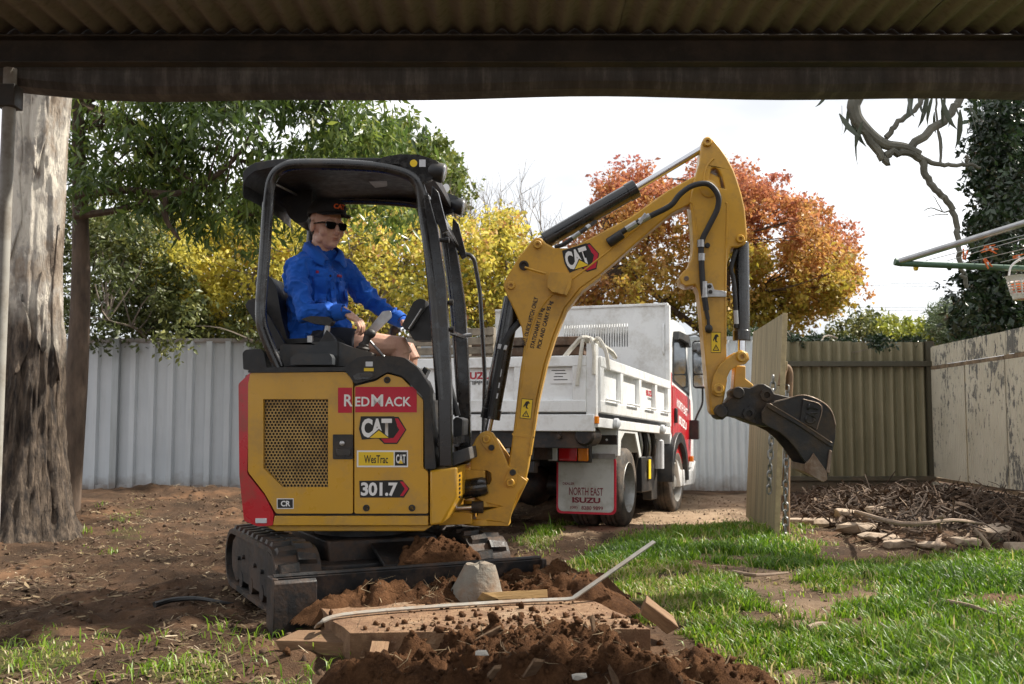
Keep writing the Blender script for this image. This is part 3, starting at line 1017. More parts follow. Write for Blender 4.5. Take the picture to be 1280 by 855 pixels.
sticker('decal', [(557.5 + 4.5 * cos(a), 235 + 5.4 * sin(a)) for a in np.linspace(0, 2 * pi, 16, False)], M['offwhite'], EXC, .394)
for px, py in ((550, 378), (551, 412), (545, 300)):
    q = E3(px, py, -.46)
    MB().lathe([(.012, 0), (.012, .03), (.018, .031), (.018, .05), (.008, .052)], (q.x + .02, -.455, q.z), (1, 0, 0), 10).build('bolt', M['plastic'], EXC)
MB().tube([E3(556, 413, -.44), E3(572, 417, 0) + Vector((0, .2, 0)), E3(588, 419, .36)], .014, 8).build('front_bar', M['black'], EXC)
MB().tube(rounded([E3(573, 316, .46), E3(592, 319, .46), E3(600, 365, .46), E3(606, 470, .46), E3(604, 560, .40)], .05), .0135, 10).build('grab_rail', M['black'], EXC)

# ---- swing bracket
swing = plate('swing_bracket', [(588, 562), (595, 548), (601, 541), (609, 538), (616, 541), (621, 549), (636, 583), (650, 594), (659, 601), (647, 618), (640, 640), (636, 655), (629, 653), (594, 650), (598, 640), (626, 633), (604, 628), (588, 618), (588, 606), (611, 606), (614, 601), (613, 591), (608, 588), (588, 587)], -.085, -.045, M['yellow_arm'], bevel=.005)
MB().prism(EP([(590, 565), (609, 540), (621, 551), (650, 594), (659, 601), (640, 640), (634, 653), (596, 650), (590, 628)], -.085), .045, .085, 'y').build('bracket_plate', M['yellow_arm'], swing, bevel=.005)
plate('bracket_web', [(622, 560), (640, 592), (646, 612), (634, 650), (622, 650), (632, 612)], -.05, .05, M['yellow_arm'], swing, bevel=.004)
for py, h in ((628, 9), (651, 10)):
    q = E3(600, py, 0)
    MB().lathe([(.095, 0), (.095, .035), (.075, .037)], (q.x, 0, q.z - .02), (0, 0, 1), 24).box((q.x + .09, 0, q.z - .003), (.16, .16, .034)).build('king_post', M['yellow_arm'], swing, bevel=.004)
plate('swing_mount', [(556, 586), (606, 588), (606, 602), (556, 606)], -.10, .10, M['yellow_arm'], bevel=.005)
plate('swing_mount', [(556, 640), (590, 641), (590, 655), (548, 657)], -.12, .12, M['yellow_arm'], bevel=.005)
MB().tube([E3(574, 613, -.10), E3(580, 612, -.10), E3(604, 608, -.10), E3(609, 607, -.10)], [.040, .056, .054, .044], 18).build('hose_guard', M['black'], swing)
MB().tube([E3(545, 637, -.1), E3(592, 634, -.1)], .02, 14).build('swing_cylinder_rod', M['chrome'], EXC)
MB().tube([E3(590, 634, -.12), E3(604, 634, -.12)], .034, 14).build('rod_end', M['steel'], EXC)
def pin(px, py, y, parent, r=.028, mtl='yellow_arm', h=.022, hole=True):
    q = E3(px, py, y)
    pr = [(r, -.01), (r, h * .7), (r * .85, h)] + ([(r * .42, h), (r * .42, h * .3), (.001, h * .3)] if hole else [(.001, h)])
    return MB().lathe(pr, (q.x, y, q.z), (0, -1, 0), 22).build('pin', M[mtl], parent)
def lug(px, py, px2, py2, y, parent, r=.05, t=.012):
    a, b = E3(px, py, y), E3(px2, py2, y)
    d = (Vector((b.x, b.z)) - Vector((a.x, a.z)))
    an = atan2(d.y, d.x)
    pts = [(a.x + r * cos(an + pi / 2 + k * pi / 8), a.z + r * sin(an + pi / 2 + k * pi / 8)) for k in range(9)]
    pts += [(b.x + r * .8 * cos(an - pi / 2 + k * pi / 8), b.z + r * .8 * sin(an - pi / 2 + k * pi / 8)) for k in range(9)]
    return MB().prism(pts, y - t, y + .002, 'y').build('pin_keeper', M['yellow_arm'], parent, bevel=.003)
lug(608, 549, 614, 559, -.085, swing, .036)
pin(608, 549, -.097, swing, .022)
pin(614.5, 559.5, -.097, swing, .017, 'plastic', .02, False)
lug(638, 602, 641, 591, -.085, swing, .036)
pin(638, 603, -.097, swing, .024)
pin(641, 590.5, -.097, swing, .018, 'plastic', .02, False)

# ---- boom
BY = .072
boom_px = [(639, 604), (634, 590), (639, 560), (645, 510), (650, 465), (655, 432), (652, 410), (645, 393), (634, 370), (629, 358), (631, 350), (648, 322), (664, 301), (669, 297), (676, 297), (683, 304), (694, 310), (713, 310), (745, 294), (790, 270), (833, 239), (862, 223), (884, 214), (900, 222), (902, 238), (892, 252), (866, 253), (840, 266), (800, 299), (769, 327), (750, 343), (725, 361), (706, 385), (692, 420), (681, 455), (671, 499), (664, 560), (660, 585), (657, 598), (650, 609)]
boom = plate('boom', boom_px, -BY, BY, M['yellow_arm'], bevel=.008)
# raised edge ribs of the pressed boom side
def rib(pts, y, r, mtl, parent, name='rib'):
    return MB().tube(spline([E3(a, b, y) for a, b in pts], 4), r, 6).build(name, mtl, parent)
rib([(657, 440), (664, 410), (676, 385), (697, 362), (727, 340), (770, 306), (812, 272), (846, 247)], -BY, .006, M['yellow_arm'], boom)
rib([(642, 548), (649, 500), (655, 455)], -BY, .006, M['yellow_arm'], boom)
plate('boom_weld_seam', [(640, 541), (668, 545), (668, 548), (640, 544)], -BY - .004, -BY, M['yellow_arm'], boom, bevel=.001)
plate('guard_plate', [(660, 568), (671, 500), (681, 455), (692, 420), (706, 385), (725, 361), (750, 343), (752, 345), (727, 364), (709, 387), (695, 421), (684, 456), (674, 500), (663, 570)], -BY - .006, BY + .006, M['yellow_arm'], boom, bevel=.002)
pin(672, 306, -BY, boom, .024, 'yellow_arm', .016)
pin(639, 357, -BY, boom, .024, 'yellow_arm', .016)
q = E3(655, 332, -BY)
MB().lathe([(.028, -.005), (.028, .012), (.018, .013), (.018, .003), (.001, .003)], (q.x, -BY, q.z), (0, -1, 0), 20).build('boss', M['steel'], boom)
MB().tube(spline([E3(656, 334, -BY - .02), E3(668, 338, -BY - .025), E3(682, 342, -BY - .02)], 3), .006, 8).build('lock_pin', M['yellow_arm'], boom)
plate('lamp_cover', [(685, 348), (688, 340), (711, 341), (714, 347), (711, 362), (705, 368), (690, 365), (684, 358)], -BY - .07, -BY, M['yellow_arm'], boom, bevel=.01, rnd=.006)
plate('cover_latch', [(709, 356), (715, 347), (713, 360), (708, 370), (705, 368)], -BY - .075, -BY - .01, M['yellow_arm'], boom, bevel=.003)
cat_mark(boom, -BY - .0012, (706, 307, 750, 341), 1, tilt=-.30)
for s_, c_, L_ in (('WLL QUICK HITCH ONLY', (663.0, 402), 63), ('STATIONARY 110 kg', (672.0, 410), 52), ('PICK AND CARRY 95 kg', (681.5, 406), 61)):
    c = EP([c_], -BY)[0]
    w_ = L_ * .00458
    text(s_, M['darkprint'], boom, -BY - .0014, c[0] - w_ / 2, c[1] - .0155, c[0] + w_ / 2, c[1] + .0155, ang=R(75.5), bold=.03)
def warn(cx, cy, w, h, y, parent, tilt):
    def T(pts):
        return [(cx + u * w * cos(tilt) - v * h * sin(tilt), cy + u * w * sin(tilt) + v * h * cos(tilt)) for u, v in pts]
    sticker('decal', T([(-.5, -.5), (.5, -.5), (.5, .5), (-.5, .5)]), M['darkprint'], parent, y)
    sticker('decal', T([(-.46, -.47), (.46, -.47), (.46, .47), (-.46, .47)]), M['yellowprint'], parent, y - .0008)
    sticker('decal', T([(0, .08), (.34, .40), (-.34, .40)]), M['darkprint'], parent, y - .0016)
    sticker('decal', T([(0, .15), (.20, .36), (-.20, .36)]), M['yellowprint'], parent, y - .0024)
    sticker('decal', T([(-.03, .2), (.03, .2), (.02, .34), (-.02, .34)]), M['darkprint'], parent, y - .0032)
    sticker('decal', T([(-.30, -.12), (-.1, -.36), (.12, -.40), (.3, -.28), (.12, -.26), (.04, -.1), (.2, 0), (-.05, -.02), (-.12, -.18), (-.24, -.05)]), M['darkprint'], parent, y - .0016)
warn(658, 511, 14, 25, -BY - .001, boom, .10)

# ---- hydraulic cylinders
def cylinder(name, a, b, c, d, r, rr, parent=EXC, glands=True):
    """barrel a-b, rod c-d."""
    o = MB().tube([a, b], r, 20).build(name, M['black'], parent, bevel=.003)
    ax = (b - a).normalized()
    MB().tube([b - ax * .05, b + ax * .008], r * 1.1, 20).build('gland', M['black'], o, bevel=.003)
    MB().tube([c, d], rr, 16).build('rod', M['chrome'], o)
    return o
def band(o, a, b, t, r, w=.014):
    q = a.lerp(b, t)
    ax = (b - a).normalized()
    MB().tube([q - ax * w, q + ax * w], r, 16).build('hose_clamp', M['zinc'], o)
A, B = E3(681, 301, 0), E3(794, 236, 0)
ac = cylinder('arm_cylinder', A, B, B, E3(884, 182, 0), .050, .021)
MB().tube([A - (B - A).normalized() * .05, A], .035, 14).build('cylinder_eye', M['black'], ac)
h1 = spline([E3(694, 309, -.05), E3(705, 305, -.07), E3(722, 293, -.07), E3(735, 284, -.06), E3(745, 277, -.03)], 5)
MB().tube(h1, .013, 8).build('hose', M['hose'], ac)
MB().tube([h1[8], h1[11]], .016, 10).tube([h1[14], h1[16]], .016, 10).build('hose_fitting', M['zinc'], ac)
A, B = E3(641, 372, .0), E3(613, 522, 0)
lc = cylinder('boom_cylinder', A, B, B, E3(607, 552, 0), .052, .022)
MB().tube(rounded([E3(653, 400, -.02), E3(640, 412, -.06), E3(628, 432, -.07), E3(618, 490, -.065), E3(613, 520, -.06)], .08, 5), .019, 10).build('hose', M['hose'], lc)
q = E3(628, 434, -.075)
MB().box(q, (.055, .02, .03), Matrix.Rotation(R(10), 3, 'Y')).build('hose_clamp', M['zinc'], lc, bevel=.003)
c_ = E3(616, 488, -.054)
for k_, (dx, dz) in enumerate(((.012, .10), (0.002, .03), (-.008, -.03))):
    MB().box(c_ + Vector((dx + .025, -.018, dz)), (.028, .002, .045 if k_ == 0 else .03), Matrix.Rotation(R(10), 3, 'Y')).build('decal', M['clear_lens'], lc, smooth=False)

# ---- dipper stick
SY = .088
stick_px = [(877, 178), (880, 172), (885, 170), (891, 173), (900, 184), (909, 197), (917, 212), (922, 226), (927, 242), (931, 260), (933, 280), (934, 296), (932, 305), (922, 309), (914, 309), (909, 330), (908, 380), (908, 430), (909, 476), (905, 500), (898, 517), (893, 519), (889, 514), (884, 474), (880, 430), (876, 385), (873, 364), (869, 356), (858, 358), (851, 354), (849, 347), (853, 340), (860, 334), (865, 322), (867, 306), (865, 275), (862, 251), (867, 226), (874, 205)]
hole = [(889, 211), (893, 209), (898, 212), (903, 222), (907, 236), (897, 234), (886, 229)]
stick = plate('dipper_stick', stick_px, -SY, SY, M['yellow_arm'], holes=[hole], bevel=.008)
rib([(907, 253), (909, 262), (907, 330), (907, 430)], -SY, .006, M['yellow_arm'], stick)
rib([(862, 252), (868, 262), (875, 330), (879, 385), (883, 430)], -SY, .005, M['yellow_arm'], stick)
rib([(878, 240), (882, 212), (889, 201), (892, 198)], -SY, .007, M['yellow_arm'], stick)
pin(884, 178, -SY, stick, .026)
pin(925, 299, -SY, stick, .024)
pin(858, 348, -SY, stick, .014, 'worn', .006)
pin(886, 236, -SY, stick, .05, 'yellow_arm', .012, False)
# long hose looping over the boom tip and down the stick
hp = spline([E3(770, 295, -.10), E3(790, 282, -.115), E3(815, 269, -.12), E3(838, 257, -.13), E3(850, 243, -.135), E3(866, 232, -.14), E3(885, 230, -.14), E3(897, 243, -.14), E3(897, 260, -.13), E3(886, 283, -.12), E3(877, 303, -.11), E3(877, 330, -.11), E3(879, 360, -.11), E3(883, 388, -.11)], 5)
MB().tube(hp, .0165, 10).build('hose', M['hose'], stick)
MB().tube([E3(760, 304, -.085), E3(778, 292, -.10)], .028, 12).build('hose_boot', M['plastic'], boom, bevel=.006)
MB().tube([E3(783, 287, -.11), E3(796, 279, -.12)], .02, 10).tube([E3(799, 277, -.12), E3(812, 270, -.12)], .019, 10).tube([E3(822, 265, -.12), E3(834, 258, -.125)], .011, 8).build('hose_fitting', M['zinc'], boom)
MB().box(E3(803, 274, -.125), (.07, .03, .022), Matrix.Rotation(R(-55), 3, 'Y')).build('hose_bracket', M['zinc'], boom, bevel=.003)
MB().tube([E3(876, 300, -.11), E3(876, 309, -.11)], .021, 12).tube([E3(877, 317, -.11), E3(877, 326, -.11)], .02, 12).tube([E3(880, 352, -.11), E3(881, 372, -.11)], .019, 12).build('hose_fitting', M['zinc'], stick)
MB().tube([E3(883, 388, -.11), E3(885, 399, -.11)], .012, 10).ell(E3(886, 411, -.11), (.022, .02, .026)).tube([E3(885, 398, -.11), E3(886, 411, -.11)], .009, 8).build('hose_plug', M['plastic'], stick)
plate('hose_bracket', [(882, 357), (884, 354), (890, 354), (893, 362), (908, 364), (908, 371), (884, 371), (879, 372), (879, 368), (884, 366)], -SY - .02, -SY, M['zinc'], stick, bevel=.002)
pin(887, 358, -SY - .02, stick, .011, 'plastic', .012, False)
pin(888, 365, -SY - .02, stick, .011, 'plastic', .012, False)
pin(884, 307, -SY, stick, .015, 'plastic', .02, False)
warn(895, 428, 12.5, 26, -SY - .001, stick, 0)
A, B = E3(926, 303, .0), E3(927, 424, 0)
bc = cylinder('bucket_cylinder', A, B, B, E3(927, 446, 0), .045, .022)
MB().tube(spline([E3(920, 312, -.05), E3(914, 335, -.06), E3(917, 350, -.06), E3(919, 380, -.06), E3(920, 410, -.05)], 5), .013, 8).build('hose', M['hose'], bc)
MB().tube([E3(919, 388, -.06), E3(920, 405, -.055)], .016, 10).build('hose_fitting', M['zinc'], bc)
pin(927, 446, -.1, bc, .02)
# ---- links
lk = [(919, 441), (926, 437), (935, 441), (937, 449), (932, 455), (922, 457), (913, 463), (908, 474), (906, 487), (903, 495), (897, 496), (890, 491), (890, 482), (893, 468), (901, 454), (911, 447)]
link1 = plate('link_arm', lk, -.125, -.098, M['yellow_arm'], bevel=.005)
MB().prism(EP(lk, -.125), .098, .125, 'y').build('link_arm', M['yellow_arm'], EXC, bevel=.005)
pin(927, 446, -.125, link1, .03)
pin(898, 486, -.125, link1, .03)
plate('bucket_link', [(919, 457), (932, 457), (932, 473), (941, 480), (944, 487), (936, 490), (929, 485), (930, 497), (916, 497)], -.06, .06, M['yellow_arm'], bevel=.006)

# ---- coupler and bucket
coup = plate('quick_coupler', [(892, 513), (896, 507), (909, 503), (916, 495), (915, 489), (920, 484), (931, 484), (938, 485), (947, 480), (956, 480), (964, 485), (968, 492), (990, 497), (984, 520), (962, 534), (946, 531), (932, 526), (926, 523), (919, 521), (909, 520), (903, 525), (897, 522)], -.115, .115, M['steel'], bevel=.008)
for px, py, r in ((901, 514, .038), (922, 491, .034)):
    pin(px, py, -.115, coup, r, 'steel', .035, False)
for px, py in ((958, 494), (936, 517)):
    q = E3(px, py, -.115)
    MB().lathe([(.036, -.01), (.036, .02), (.018, .022), (.016, .005), (.001, .005)], (q.x, -.115, q.z), (0, -1, 0), 8).build('bush', M['steel'], coup)
WB = .19
side_px = [(952, 515), (958, 506), (968, 503), (985, 499), (998, 495), (1008, 495), (1020, 499), (1032, 506), (1040, 516), (1045, 531), (1044, 548), (1042, 557), (1040, 565), (1035, 597), (1029, 601), (1017, 594), (1012, 584), (1003, 573), (996, 562), (985, 549), (974, 540), (960, 533), (953, 528)]
bs_ = EP(side_px, -WB)
bucket = MB().prism(bs_, -WB, -WB + .016, 'y').build('bucket', M['steel'], EXC, bevel=.003)
MB().prism(bs_, WB - .016, WB, 'y').build('side_plate', M['steel'], bucket, bevel=.003)
back = EP([(962, 505), (985, 499), (998, 495), (1008, 495), (1020, 499), (1032, 506), (1040, 516), (1045, 531), (1044, 548), (1042, 557), (1040, 568), (1036, 592)], -WB)
inn = [(x - .016 * 1, z - .016) for x, z in back]
cx_ = sum(q[0] for q in back) / len(back); cz_ = sum(q[1] for q in back) / len(back)
inn = []
for i, (x, z) in enumerate(back):
    a = Vector(back[max(0, i - 1)]); b = Vector(back[min(len(back) - 1, i + 1)])
    t = (b - a).normalized()
    inn.append((x - t.y * -.014, z + t.x * -.014))
MB().prism(back + inn[::-1], -WB + .002, WB - .002, 'y').build('bucket_shell', M['steel'], bucket)
plate('cutting_edge', [(1012, 574), (1017, 566), (1034, 590), (1034, 600), (1029, 603), (1006, 590), (1006, 580)], -WB - .012, -WB + .0, M['worn'], bucket, bevel=.003)
ed = EP([(1030, 600), (1008, 590), (1006, 580), (1030, 588)], -WB)
MB().prism(ed, -WB, WB, 'y').build('cutting_lip', M['worn'], bucket, bevel=.002)
plate('wear_bar', [(958, 504), (963, 505), (1004, 530), (1040, 554), (1041, 559), (1037, 558), (1001, 534), (960, 510)], -WB - .010, -WB + .002, M['steel'], bucket, bevel=.003)
rib([(962, 504.5), (1003, 529), (1040, 553.5)], -WB - .010, .003, M['worn'], bucket, 'worn_edge')
rib([(968, 502), (985, 498), (998, 494.5), (1008, 494.5), (1020, 498.5), (1032, 505.5), (1040, 515.5), (1044.5, 531)], -WB - .001, .0035, M['worn'], bucket, 'worn_edge')
plate('emblem_plate', [(1004, 499), (1027, 508), (1021, 537), (1000, 527)], -WB - .012, -WB + .002, M['steel'], bucket, bevel=.002)
rib([(1004, 499), (1027, 508), (1021, 537)], -WB - .012, .0028, M['worn'], bucket, 'worn_edge')
c = EP([(1013.3, 518)], -WB)[0]
tx = text('CAT', M['steel'], bucket, -WB - .013, c[0] - .052, c[1] - .030, c[0] + .052, c[1] + .030, ang=R(75), bold=.03)
sm = tx.modifiers.new('thick', 'SOLIDIFY'); sm.thickness = .010; sm.offset = 0
plate('side_cutter', [(1037, 562), (1040, 564), (1037, 592), (1033, 590)], -WB - .014, -WB, M['worn'], bucket, bevel=.002)

# ---- undercarriage, set round towards the camera and to the side
UA = R(-63) - EXC.rotation_euler.z
UR = Euler((0, 0, UA))
def ubuild(mb, name, mtl, parent=EXC, **k):
    o = mb.build(name, mtl, parent, **k)
    if parent is EXC:
        o.rotation_euler = UR
    return o
ub = MB()
ub.box((0, 0, .27), (.75, .62, .16)).box((.05, 0, .19), (.5, .75, .1)).box((-.42, 0, .2), (.22, .8, .09)).box((.42, 0, .2), (.22, .8, .09))
car = ubuild(ub, 'undercarriage', M['under'], bevel=.01)
ubuild(MB().lathe([(.27, .33), (.27, .44), (.22, .45)], (0, 0, 0), (0, 0, 1), 40), 'slew_ring', M['under'])
ubuild(MB().lathe([(.30, .405), (.30, .435), (.28, .44)], (0, 0, 0), (0, 0, 1), 40), 'slew_bearing', M['under'])
TL, TRr, TW = .46, .165, .23
def track_path(n_arc=9):
    pts = []
    zc = .185
    for k_ in range(9):
        pts.append((-TL + 2 * TL * k_ / 9, zc + TRr))
    for k_ in range(n_arc):
        a = pi / 2 - pi * k_ / n_arc
        pts.append((TL + TRr * 1.0 * cos(a), zc + TRr * sin(a)))
    for k_ in range(9):
        pts.append((TL - 2 * TL * k_ / 9, zc - TRr))
    for k_ in range(n_arc):
        a = -pi / 2 - pi * k_ / n_arc
        pts.append((-TL + TRr * cos(a), zc + TRr * sin(a)))
    return pts
tp = track_path()
tin = []
nT = len(tp)
for i in range(nT):
    a, b = Vector(tp[i - 1]), Vector(tp[(i + 1) % nT])
    t = (b - a).normalized()
    n_ = Vector((t.y, -t.x))
    if n_.dot(Vector((0 - tp[i][0], .185 - tp[i][1]))) < 0: n_ = -n_
    tin.append((tp[i][0] + n_.x * .026, tp[i][1] + n_.y * .026))
tm = MB().prism(tp, -TW / 2, TW / 2, 'y', [tin]).mesh('track', M['rubber'], ang=40)
lug_mb = MB()
lug_mb.add([(-.036, -.004, -.006), (.036, -.004, -.006), (.040, .100, -.006), (-.026, .100, -.006), (-.024, .0, .024), (.022, .0, .024), (.024, .090, .020), (-.010, .090, .020)],
           [(0, 1, 2, 3), (4, 5, 6, 7), (0, 1, 5, 4), (1, 2, 6, 5), (2, 3, 7, 6), (3, 0, 4, 7)])
lgm = lug_mb.mesh('tread_lug', M['rubber'])
def path_at(s):
    acc = 0
    for i in range(nT):
        a, b = Vector(tp[i]), Vector(tp[(i + 1) % nT])
        L = (b - a).length
        if acc + L >= s:
            return a.lerp(b, (s - acc) / L), atan2(b.y - a.y, b.x - a.x)
        acc += L
    return Vector(tp[0]), 0
per = sum((Vector(tp[i]) - Vector(tp[(i + 1) % nT])).length for i in range(nT))
NL = 26
for sgn in (-1, 1):
    tr = link('track', tm, EXC, rot=UR)
    tr.location = UR.to_matrix() @ Vector((0, sgn * .53, 0))
    for k_ in range(NL):
        for half in (-1, 1):
            q, an = path_at((per * (k_ + (.5 if half > 0 else 0)) / NL) % per)
            lo = link('tread_lug', lgm, tr, loc=(q.x, 0, q.y))
            # path runs clockwise seen from -y; outward is to its left
            lo.rotation_euler = Euler((0, -an, 0))
            lo.scale = (1, half, 1)
    fr_ = MB()
    side = -1
    fr_.prism(round2([(-.40, .085), (.38, .085), (.50, .11), (.52, .20), (.47, .29), (.38, .315), (-.40, .315), (-.50, .28), (-.53, .19), (-.50, .11)], .03), sgn * .53 - .097, sgn * .53 + .097, 'y')
    fo = ubuild(fr_, 'track_frame', M['under'], bevel=.008)
    for x in (-.25, 0, .25):
        MB().lathe([(.045, -.10), (.045, .10), (.03, .104)], (x, sgn * .53, .088), (0, 1, 0), 18).build('roller', M['under'], fo)
    for x in (-TL, TL):
        MB().lathe([(.05, -.085), (.135, -.08), (.138, .08), (.05, .085)], (x, sgn * .53, .185), (0, 1, 0), 24).build('idler_wheel', M['under'], fo)
    for x, z in ((-.3, .2), (-.18, .22), (.1, .21), (.27, .2)):
        MB().lathe([(.012, 0), (.012, .014), (.004, .015)], (x, sgn * .53 + (-.097 if sgn < 0 else .097), z), (0, -1 if sgn < 0 else 1, 0), 8).build('bolt', M['under'], fo)
# dozer blade and its arms
BX = .86
bl = MB()
cs = [(0, .025), (.010, .03), (-.02, .10), (-.028, .17), (-.012, .25), (-.03, .255), (-.05, .18), (-.045, .10), (-.02, .02)]
bl.prism([(BX + x, z) for x, z in cs], -.70, .70, 'y')
blade = ubuild(bl, 'dozer_blade', M['under'], bevel=.003)
for y in (-.71, .71):
    e_ = MB().prism([(BX - .10, .0), (BX + .03, .0), (BX + .035, .05), (BX + .02, .255), (BX - .10, .255)], y - .012, y + .012, 'y').build('blade_end', M['under'], blade, bevel=.003)
MB().box((BX + .014, 0, .035), (.022, 1.40, .06)).build('blade_edge', M['under'], blade, bevel=.003)
MB().tube([(BX - .03, -.71, .258), (BX - .03, .71, .258)], .012, 8).build('blade_top_bar', M['under'], blade)
MB().prism([(BX + .016, .0), (BX + .04, .0), (BX + .042, .235), (BX + .022, .25)], -.722, -.52, 'y').build('blade_corner', M['under'], blade, bevel=.004)
for y in (-.27, .27):
    ubuild(MB().tube([(.35, y, .2), (BX - .06, y, .13)], .04, 8), 'blade_arm', M['under'])
ubuild(MB().tube([(.28, 0, .3), (BX - .18, 0, .2)], .04, 14).tube([(BX - .2, 0, .21), (BX - .05, 0, .15)], .02, 12), 'blade_cylinder', M['under'])
ubuild(MB().tube(rounded([(.30, -.16, .30), (.42, -.17, .18), (.52, -.12, .16), (.62, -.02, .20)], .05), .017, 8), 'hose', M['zinc'])
ubuild(MB().box((.52, .03, .28), (.24, .24, .02), Matrix.Rotation(R(22), 3, 'Y')), 'cylinder_cover', M['under'], bevel=.004)

# ================================================================== PERSON ON THE SEAT
PO = E3(388, 436, 0)
PER = tag(empty('person', EM @ PO, EXC.rotation_euler), 'person in blue work shirt, black cap and sunglasses sitting at the digger controls', 'person')
def P3(px, py, y):
    return E3(px, py, y) - PO
def voxel(mb, name, mtl, parent, vox, smooth_it=6, wrinkle=None):
    """One continuous skin round overlapping volumes."""
    me = mb.mesh('tmp_body', None, False)
    o = bpy.data.objects.new('tmp_body', me)
    COL.objects.link(o)
    r = o.modifiers.new('r', 'REMESH'); r.mode = 'VOXEL'; r.voxel_size = vox
    s_ = o.modifiers.new('s', 'SMOOTH'); s_.iterations = smooth_it; s_.factor = .5
    dg = bpy.context.evaluated_depsgraph_get()
    out = bpy.data.meshes.new_from_object(o.evaluated_get(dg))
    bpy.data.objects.remove(o)
    if wrinkle:
        n = len(out.vertices)
        co = np.empty(n * 3, np.float32); out.vertices.foreach_get('co', co); co = co.reshape(-1, 3)
        no = np.empty(n * 3, np.float32); out.vertices.foreach_get('normal', no); no = no.reshape(-1, 3)
        co = co + no * wrinkle(co)[:, None]
        out.vertices.foreach_set('co', co.astype(np.float32).ravel())
        out.update()
    out.shade_smooth()
    out.materials.clear(); out.materials.append(mtl)
    out.name = name
    ob = bpy.data.objects.new(name, out)
    COL.objects.link(ob)
    ob.parent = parent
    return ob
m, nt, p = newmat('skin')
v = coords(nt)
c = ramp(nt, noise(nt, v, 14, 4), [(.3, (.54, .30, .21)), (.7, (.66, .40, .30))])
c = mixc(nt, ramp(nt, noise(nt, v, 90, 4, .6), [(.5, 0), (.8, .35)]), c, (.40, .19, .13))
nt.links.new(c, p.inputs['Base Color'])
p.inputs['Roughness'].default_value = .5
p.inputs['Subsurface Weight'].default_value = .12
p.inputs['Subsurface Radius'].default_value = (.02, .008, .004)
bump(nt, p, noise(nt, v, 260, 3), .12, .004)
M['skin'] = m
m, nt, p = newmat('blue_drill_cotton')
v = coords(nt)
c = ramp(nt, noise(nt, v, 7, 4), [(.3, (.010, .085, .43)), (.7, (.018, .135, .62))])
c = mixc(nt, ramp(nt, noise(nt, v, 16, 6, .7), [(.60, 0), (.78, .45)]), c, (.05, .07, .16))
nt.links.new(c, p.inputs['Base Color'])
p.inputs['Roughness'].default_value = .75
p.inputs['Sheen Weight'].default_value = .08
p.inputs['Specular IOR Level'].default_value = .2
w_ = math_(nt, 'ADD', noise(nt, v, 24, 4, .6), math_(nt, 'MULTIPLY', noise(nt, v, 500, 2), .15))
bump(nt, p, w_, .35, .012)
M['shirt'] = m
M['cap'] = mat('black_cap_cloth', (.012, .012, .013), .8, var=.2, bs=.2, bscale=300)
M['hair'] = mat('dark_hair', (.02, .013, .009), .6, var=.4, vs=60)
M['shorts'] = mat('navy_shorts', (.012, .014, .022), .85, var=.2)
M['lens'] = mat('dark_sunglass_lens', (.006, .006, .007), .06)
M['lips'] = mat('lip_skin', (.46, .22, .16), .45, var=.1, vs=40)
M['orange_print'] = mat('orange_stitching', (.80, .13, .02), .6)
M['boot'] = mat('tan_boot', (.14, .08, .04), .8, var=.2)

fd = Vector((cos(R(-42)), sin(R(-42)), -.10)).normalized()           # where the face points
sd = fd.cross(Vector((0, 0, 1))).normalized()                      # his right
ud = sd.cross(fd)
HM = Matrix((fd, -sd, ud)).transposed()                             # head axes: x face, y his left, z up
HC = P3(408.5, 282.5, -.04)
HS = 1.14
def HP(a, b, c):
    return HC + HM @ Vector((a, b, c)) * HS
body = MB()
# head
def hell(c, r, **k):
    body.ell(c, tuple(q * HS for q in r), **k)
hell(HP(-.012, 0, .022), (.096, .075, .100), rot=HM)
hell(HP(.040, 0, -.040), (.050, .056, .080), rot=HM)
hell(HP(.030, 0, -.072), (.048, .050, .040), rot=HM)
hell(HP(.064, 0, -.096), (.022, .025, .020), rot=HM)             # chin
for s_ in (-1, 1):
    hell(HP(.048, s_ * .042, -.030), (.034, .026, .034), rot=HM)     # cheek
    hell(HP(.012, s_ * .048, -.068), (.034, .014, .026), rot=HM)     # jaw corner
    hell(HP(-.012, s_ * .079, -.010), (.017, .010, .031), rot=HM)    # ear
    hell(HP(.073, s_ * .030, .014), (.018, .022, .012), rot=HM)      # brow ridge
    hell(HP(.085, s_ * .011, -.043), (.012, .009, .009), rot=HM)     # nostril
body.tube([HP(.079, 0, .008), HP(.092, 0, -.016), HP(.109, 0, -.038), HP(.092, 0, -.047)], [.013, .0145, .0165, .012], 10)
hell(HP(.083, 0, -.065), (.011, .020, .007), rot=HM)
hell(HP(.081, 0, -.076), (.012, .018, .008), rot=HM)
# neck and trunk
pel = P3(386, 428, .0); chest = P3(391, 365, -.01); nb = P3(396, 322, -.02)
body.tube([HP(-.02, 0, -.05), HP(-.022, 0, -.09), nb, P3(394, 336, -.015)], [.066, .066, .064, .06], 14)
body.tube([P3(393, 336, -.01), chest, P3(388, 400, 0), pel], [.075, .09, .09, .10], 16)
Rs, Re, Rw = P3(370, 341, -.17), P3(382, 390, -.27), P3(431, 390, -.30)
Ls, Le, Lw = P3(430, 340, .15), P3(466, 380, .23), P3(504, 402, .12)
for a, b, c in ((Rs, Re, Rw), (Ls, Le, Lw)):
    body.tube([P3(394, 334, -.01), a, a.lerp(b, .5), b, b.lerp(c, .4), c], [.05, .046, .040, .036, .035, .028], 12)
